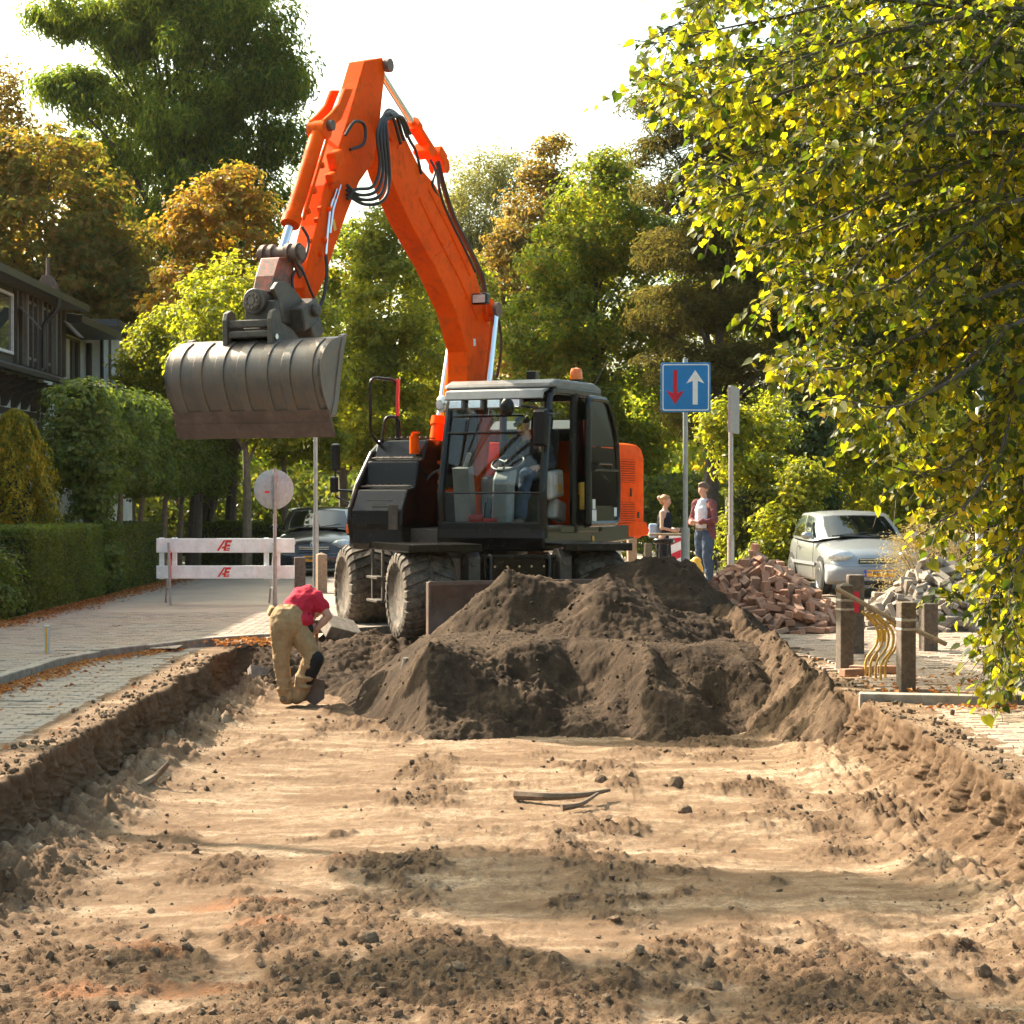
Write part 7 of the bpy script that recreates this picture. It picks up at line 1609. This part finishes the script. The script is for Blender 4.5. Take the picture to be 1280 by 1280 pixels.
# undergrowth and woods far behind
def mass(name, x0, x1, y0, y1, h, n, size, m, seed):
    X = rng.uniform(x0, x1, n); Y = rng.uniform(y0, y1, n); top = h * (0.72 + 0.5 * fbm(X * .22, Y * .1, 3, seed)); Z = top * rng.random(n) ** .6
    V, Fq = leaf_quads(np.stack([X, Y, Z], 1), rng.normal(size=(n, 3)) + np.array([0, -.6, .6]), size * (.6 + .8 * rng.random(n)), .7)
    o = link(name, npmesh(name, V, Fq, m)); o['kind'] = 'stuff'; return o
mass('undergrowth', -9, 12, 64, 72, 4.2, 26000, .26, LM['dark'], 3)
mass('undergrowth', -16, -5, 54, 62, 3.6, 14000, .24, LM['dark'], 5)
mass('undergrowth', 3.4, 16, 47, 54, 3.0, 14000, .22, LM['dark'], 6)
mass('far_woods', -50, 60, 100, 125, 9.5, 40000, .8, LM['green'], 4)
def litter(name, fn, n, size=.055):
    P = np.array([fn() for _ in range(n)]); V, Fq = leaf_quads(P, np.tile([[0, 0, 1.0]], (n, 1)) + rng.normal(size=(n, 3)) * .28, size * (.6 + .8 * rng.random(n)), .7, .22)
    o = link(name, npmesh(name, V, Fq, LM['litter'])); o['kind'] = 'stuff'
def lit_hedge(): y = rng.uniform(23.5, 38); return (-6.28 + abs(rng.normal()) * .22, y, .095)
def lit_kerb(): y = rng.uniform(12, 21); return (kerb_x(y) + .12 + abs(rng.normal()) * .14, y, .022)
def lit_road(): return (rng.uniform(-4.4, -3.0), rng.uniform(10, 21.5), .018)
def lit_right(): y = 15.8 + abs(rng.normal()) * 1.2; return (rng.uniform(3.2, 6.6), y, .05)
def lit_rk(): return (rng.uniform(3.4, 6), 15.2 - abs(rng.normal()) * .2, .022)
def lit_corner(): return (rng.normal(-2.75, .25), rng.normal(21.6, .35), .06)
litter('fallen_leaves', lit_hedge, 2600); litter('fallen_leaves', lit_kerb, 1300); litter('fallen_leaves', lit_road, 90, .05); litter('fallen_leaves', lit_right, 420, .05); litter('fallen_leaves', lit_rk, 260, .05); litter('fallen_leaves', lit_corner, 260, .06)

# ------------------------------------------------------------------ the lime tree on the right: branches, twigs and single leaves
LE = empty('lime_tree', V_((5.9, 16.6, 0)), 0, 'big sunlit lime tree with drooping yellow-green branches filling the right side', 'tree')
lo_ = V_((5.9, 16.6, 0))
BR = [[(1310, -20), (1120, -60), (930, -30), (800, 20)], [(1310, 60), (1100, 15), (930, 40), (775, 70)], [(1310, 30), (1150, 40), (1000, 75), (860, 120)], [(1310, 100), (1060, 110), (890, 150), (780, 110)], [(1310, 130), (1150, 130), (980, 200), (830, 240)], [(1310, 180), (1090, 190), (930, 250), (835, 225)], [(1310, 220), (1150, 250), (1010, 310), (905, 345)],
      [(1310, 250), (1100, 290), (990, 365), (925, 350)], [(1310, 290), (1190, 330), (1070, 400), (960, 400)], [(1310, 330), (1130, 400), (1020, 440), (935, 430)], [(1310, 370), (1200, 430), (1090, 480), (985, 470)], [(1310, 400), (1160, 490), (1080, 540), (1015, 510)], [(1310, 440), (1220, 520), (1140, 570), (1070, 560)],
      [(1310, 480), (1230, 600), (1170, 660), (1120, 680)], [(1310, 520), (1250, 640), (1195, 720), (1165, 740)], [(1310, 580), (1260, 700), (1210, 790), (1195, 840)], [(1310, 640), (1280, 760), (1240, 830), (1215, 860)], [(1310, 720), (1290, 800), (1270, 850)], [(1310, 0), (1200, 60), (1080, 150), (960, 160)], [(1310, 200), (1230, 300), (1160, 380), (1100, 440)], [(1310, 560), (1290, 640), (1250, 720), (1245, 780)]]
mbt = MB(); LP, LN, LT = [], [], []
tr_top = V_((5.75, 16.6, 3.6)); rl = random.Random(3)
for bi, b in enumerate(BR):
    for rep in range(5 if bi < 9 or bi > 17 else 3):
        dd = 16.4 + (rep - 2) * .75 + rl.uniform(-.4, .4); jx, jy = rl.uniform(22, 85), rl.uniform(-42, 42)
        P = [at(x + jx * (i / 3) , y + jy, dd - .35 * i) for i, (x, y) in enumerate(b)]
        P = [p - lo_ for p in P]; z0 = max(1.2, min(6.8, P[0].z - .5)); P = [V_((-.1 + .02 * bi, (P[0].y) * .25, z0))] + P
        S = spline(P, 8); L = len(S); mbt.tube(S, [(.009 if rep else .022) * (1 - .9 * i / (L - 1)) + .002 for i in range(L)], 5, cap=False)
        for i in range(2, L - 1):
            f = i / (L - 1); seg = S[i + 1] - S[i]
            for q in range(max(1, int(seg.length / .034))):
                if rl.random() < .25: continue
                p = S[i].lerp(S[i + 1], rl.random()); dv = (seg.normalized() * .8 + V_((rl.gauss(0, .6), rl.gauss(0, .6), rl.gauss(-.05, .45)))).normalized(); ln = rl.uniform(.18, .5)
                T_ = [p, p + dv * ln * .5 + V_((0, 0, -.01)), p + dv * ln + V_((0, 0, -.10 * ln / .4))]
                mbt.tube(T_, [.005, .0035, .002], 3, cap=False)
                for k in range(rl.randint(4, 7)):
                    t = (k + .6) / 7; c = T_[0].lerp(T_[1], min(1, t * 2)) if t < .5 else T_[1].lerp(T_[2], t * 2 - 1)
                    sdir = dv.cross(V_((0, 0, 1))).normalized() * (1 if k % 2 else -1)
                    tdir = (sdir * .7 + dv * .5 + V_((rl.gauss(0, .25), rl.gauss(0, .25), -.55))).normalized()
                    LP.append(c + tdir * .03); LT.append(tdir); LN.append(V_((rl.gauss(0, .5), rl.gauss(0, .5) - .25, .85)))
mbt.tube(spline([V_((0.1, 0, -.2)), V_((.05, 0, 1.5)), V_((-.1, 0, 3.6)), V_((-.2, 0, 6.0)), V_((-.1, 0, 8.5))], 6), [.26 - .0085 * i for i in range(25)], 12)
mbt.tube(spline([V_((-.1, 0, 3.4)), V_((-.6, -.2, 4.2)), V_((-1.3, -.3, 5.3)), V_((-2.0, -.3, 5.9))], 5), [.11 - .006 * i for i in range(16)], 8)
mbt.build('trunk', M['bark'], LE, smooth=True)
LPn, LNn, LTn = np.array(LP), np.array(LN), np.array(LT); n = len(LPn)
sz = .070 * (.45 + .9 * rng.random(n))
LNn = LNn - LTn * np.sum(LNn * LTn, 1, keepdims=True); LNn /= np.linalg.norm(LNn, axis=1, keepdims=True) + 1e-9; LBn = np.cross(LNn, LTn)
# heart-shaped leaf: x across, y along, z up from the midrib
tpl = np.array([(0, .0, 0), (-.30, -.10, .10), (-.50, .18, .16), (-.44, .50, .14), (-.20, .82, .06), (0, 1.08, -.06), (.20, .82, .06), (.44, .50, .14), (.50, .18, .16), (.30, -.10, .10), (0, .45, .0)])
tf = np.array([(0, 10, 2), (0, 2, 1), (10, 3, 2), (10, 4, 3), (10, 5, 4), (10, 6, 5), (10, 7, 6), (10, 8, 7), (0, 8, 10), (0, 9, 8)])
world = LPn + np.array(lo_); px = 613 + world[:, 0] / world[:, 1] * 2400; py = 625 - (world[:, 2] - 1.65) / world[:, 1] * 2400
infr = (px > 5) & (px < 1275) & (py > 5) & (py < 1275)
order = np.argsort(np.where(infr, -sz / world[:, 1], 9)); big = order[:300]; rest = order[300:]
Vv = LPn[rest][:, None] + (LBn[rest][:, None] * tpl[None, :, 0:1] + LTn[rest][:, None] * tpl[None, :, 1:2] + LNn[rest][:, None] * tpl[None, :, 2:3]) * sz[rest][:, None, None]
Ff = (tf[None] + (np.arange(len(rest)) * len(tpl))[:, None, None]).reshape(-1, 3)
o = link('leaves', npmesh('leaves', Vv.reshape(-1, 3), Ff, LM['lime'], True), LE); o['kind'] = 'stuff'
leaf_me = [npmesh('leaf', tpl * np.array([a, 1, b]), tf, LM['lime'], True) for a, b in ((1, 1), (.9, 1.6), (1.05, .4))]
for j in big:
    mt = Matrix((LBn[j], LTn[j], LNn[j])).transposed().to_4x4(); mt.translation = Vector(LPn[j])
    o = link('leaf', leaf_me[j % 3], LE); o.matrix_local = mt @ Matrix.Scale(float(sz[j]) * 1.08, 4)

# a street tree standing left of the view: its branches throw the bands of shade across the trench floor
tree('street_tree', 'street tree beside the left pavement whose branches shade the trench floor', V_((-8.3, 17.2, 0)), 8.5, [(2.7, -1.0, 7.0, 1.4, .35, .3), (1.9, .1, 7.6, 1.7, .16, .2), (.4, -2.2, 7.4, 1.4, .22, .2), (2.4, -2.9, 7.2, 1.0, .15, .2), (.1, .3, 8.1, .7, .6, .5)], 4200, .13, LM['green'], M['bark_tan'], .12, .35, 45, 10)

# ------------------------------------------------------------------ the sunlit haze of the morning: one even box of air round everything
hz = NT('haze'); hv = hz.n('ShaderNodeVolumePrincipled'); hv.inputs['Density'].default_value = 0.00007; hv.inputs['Color'].default_value = (1.0, 0.93, 0.80, 1); hv.inputs['Anisotropy'].default_value = 0.4
hz.l(hv.outputs[0], hz.out.inputs['Volume'])
mb = MB(); mb.box((0, 440, 13), (830, 1030, 28.5))
o = mb.build('haze', hz.m); o['kind'] = 'stuff'
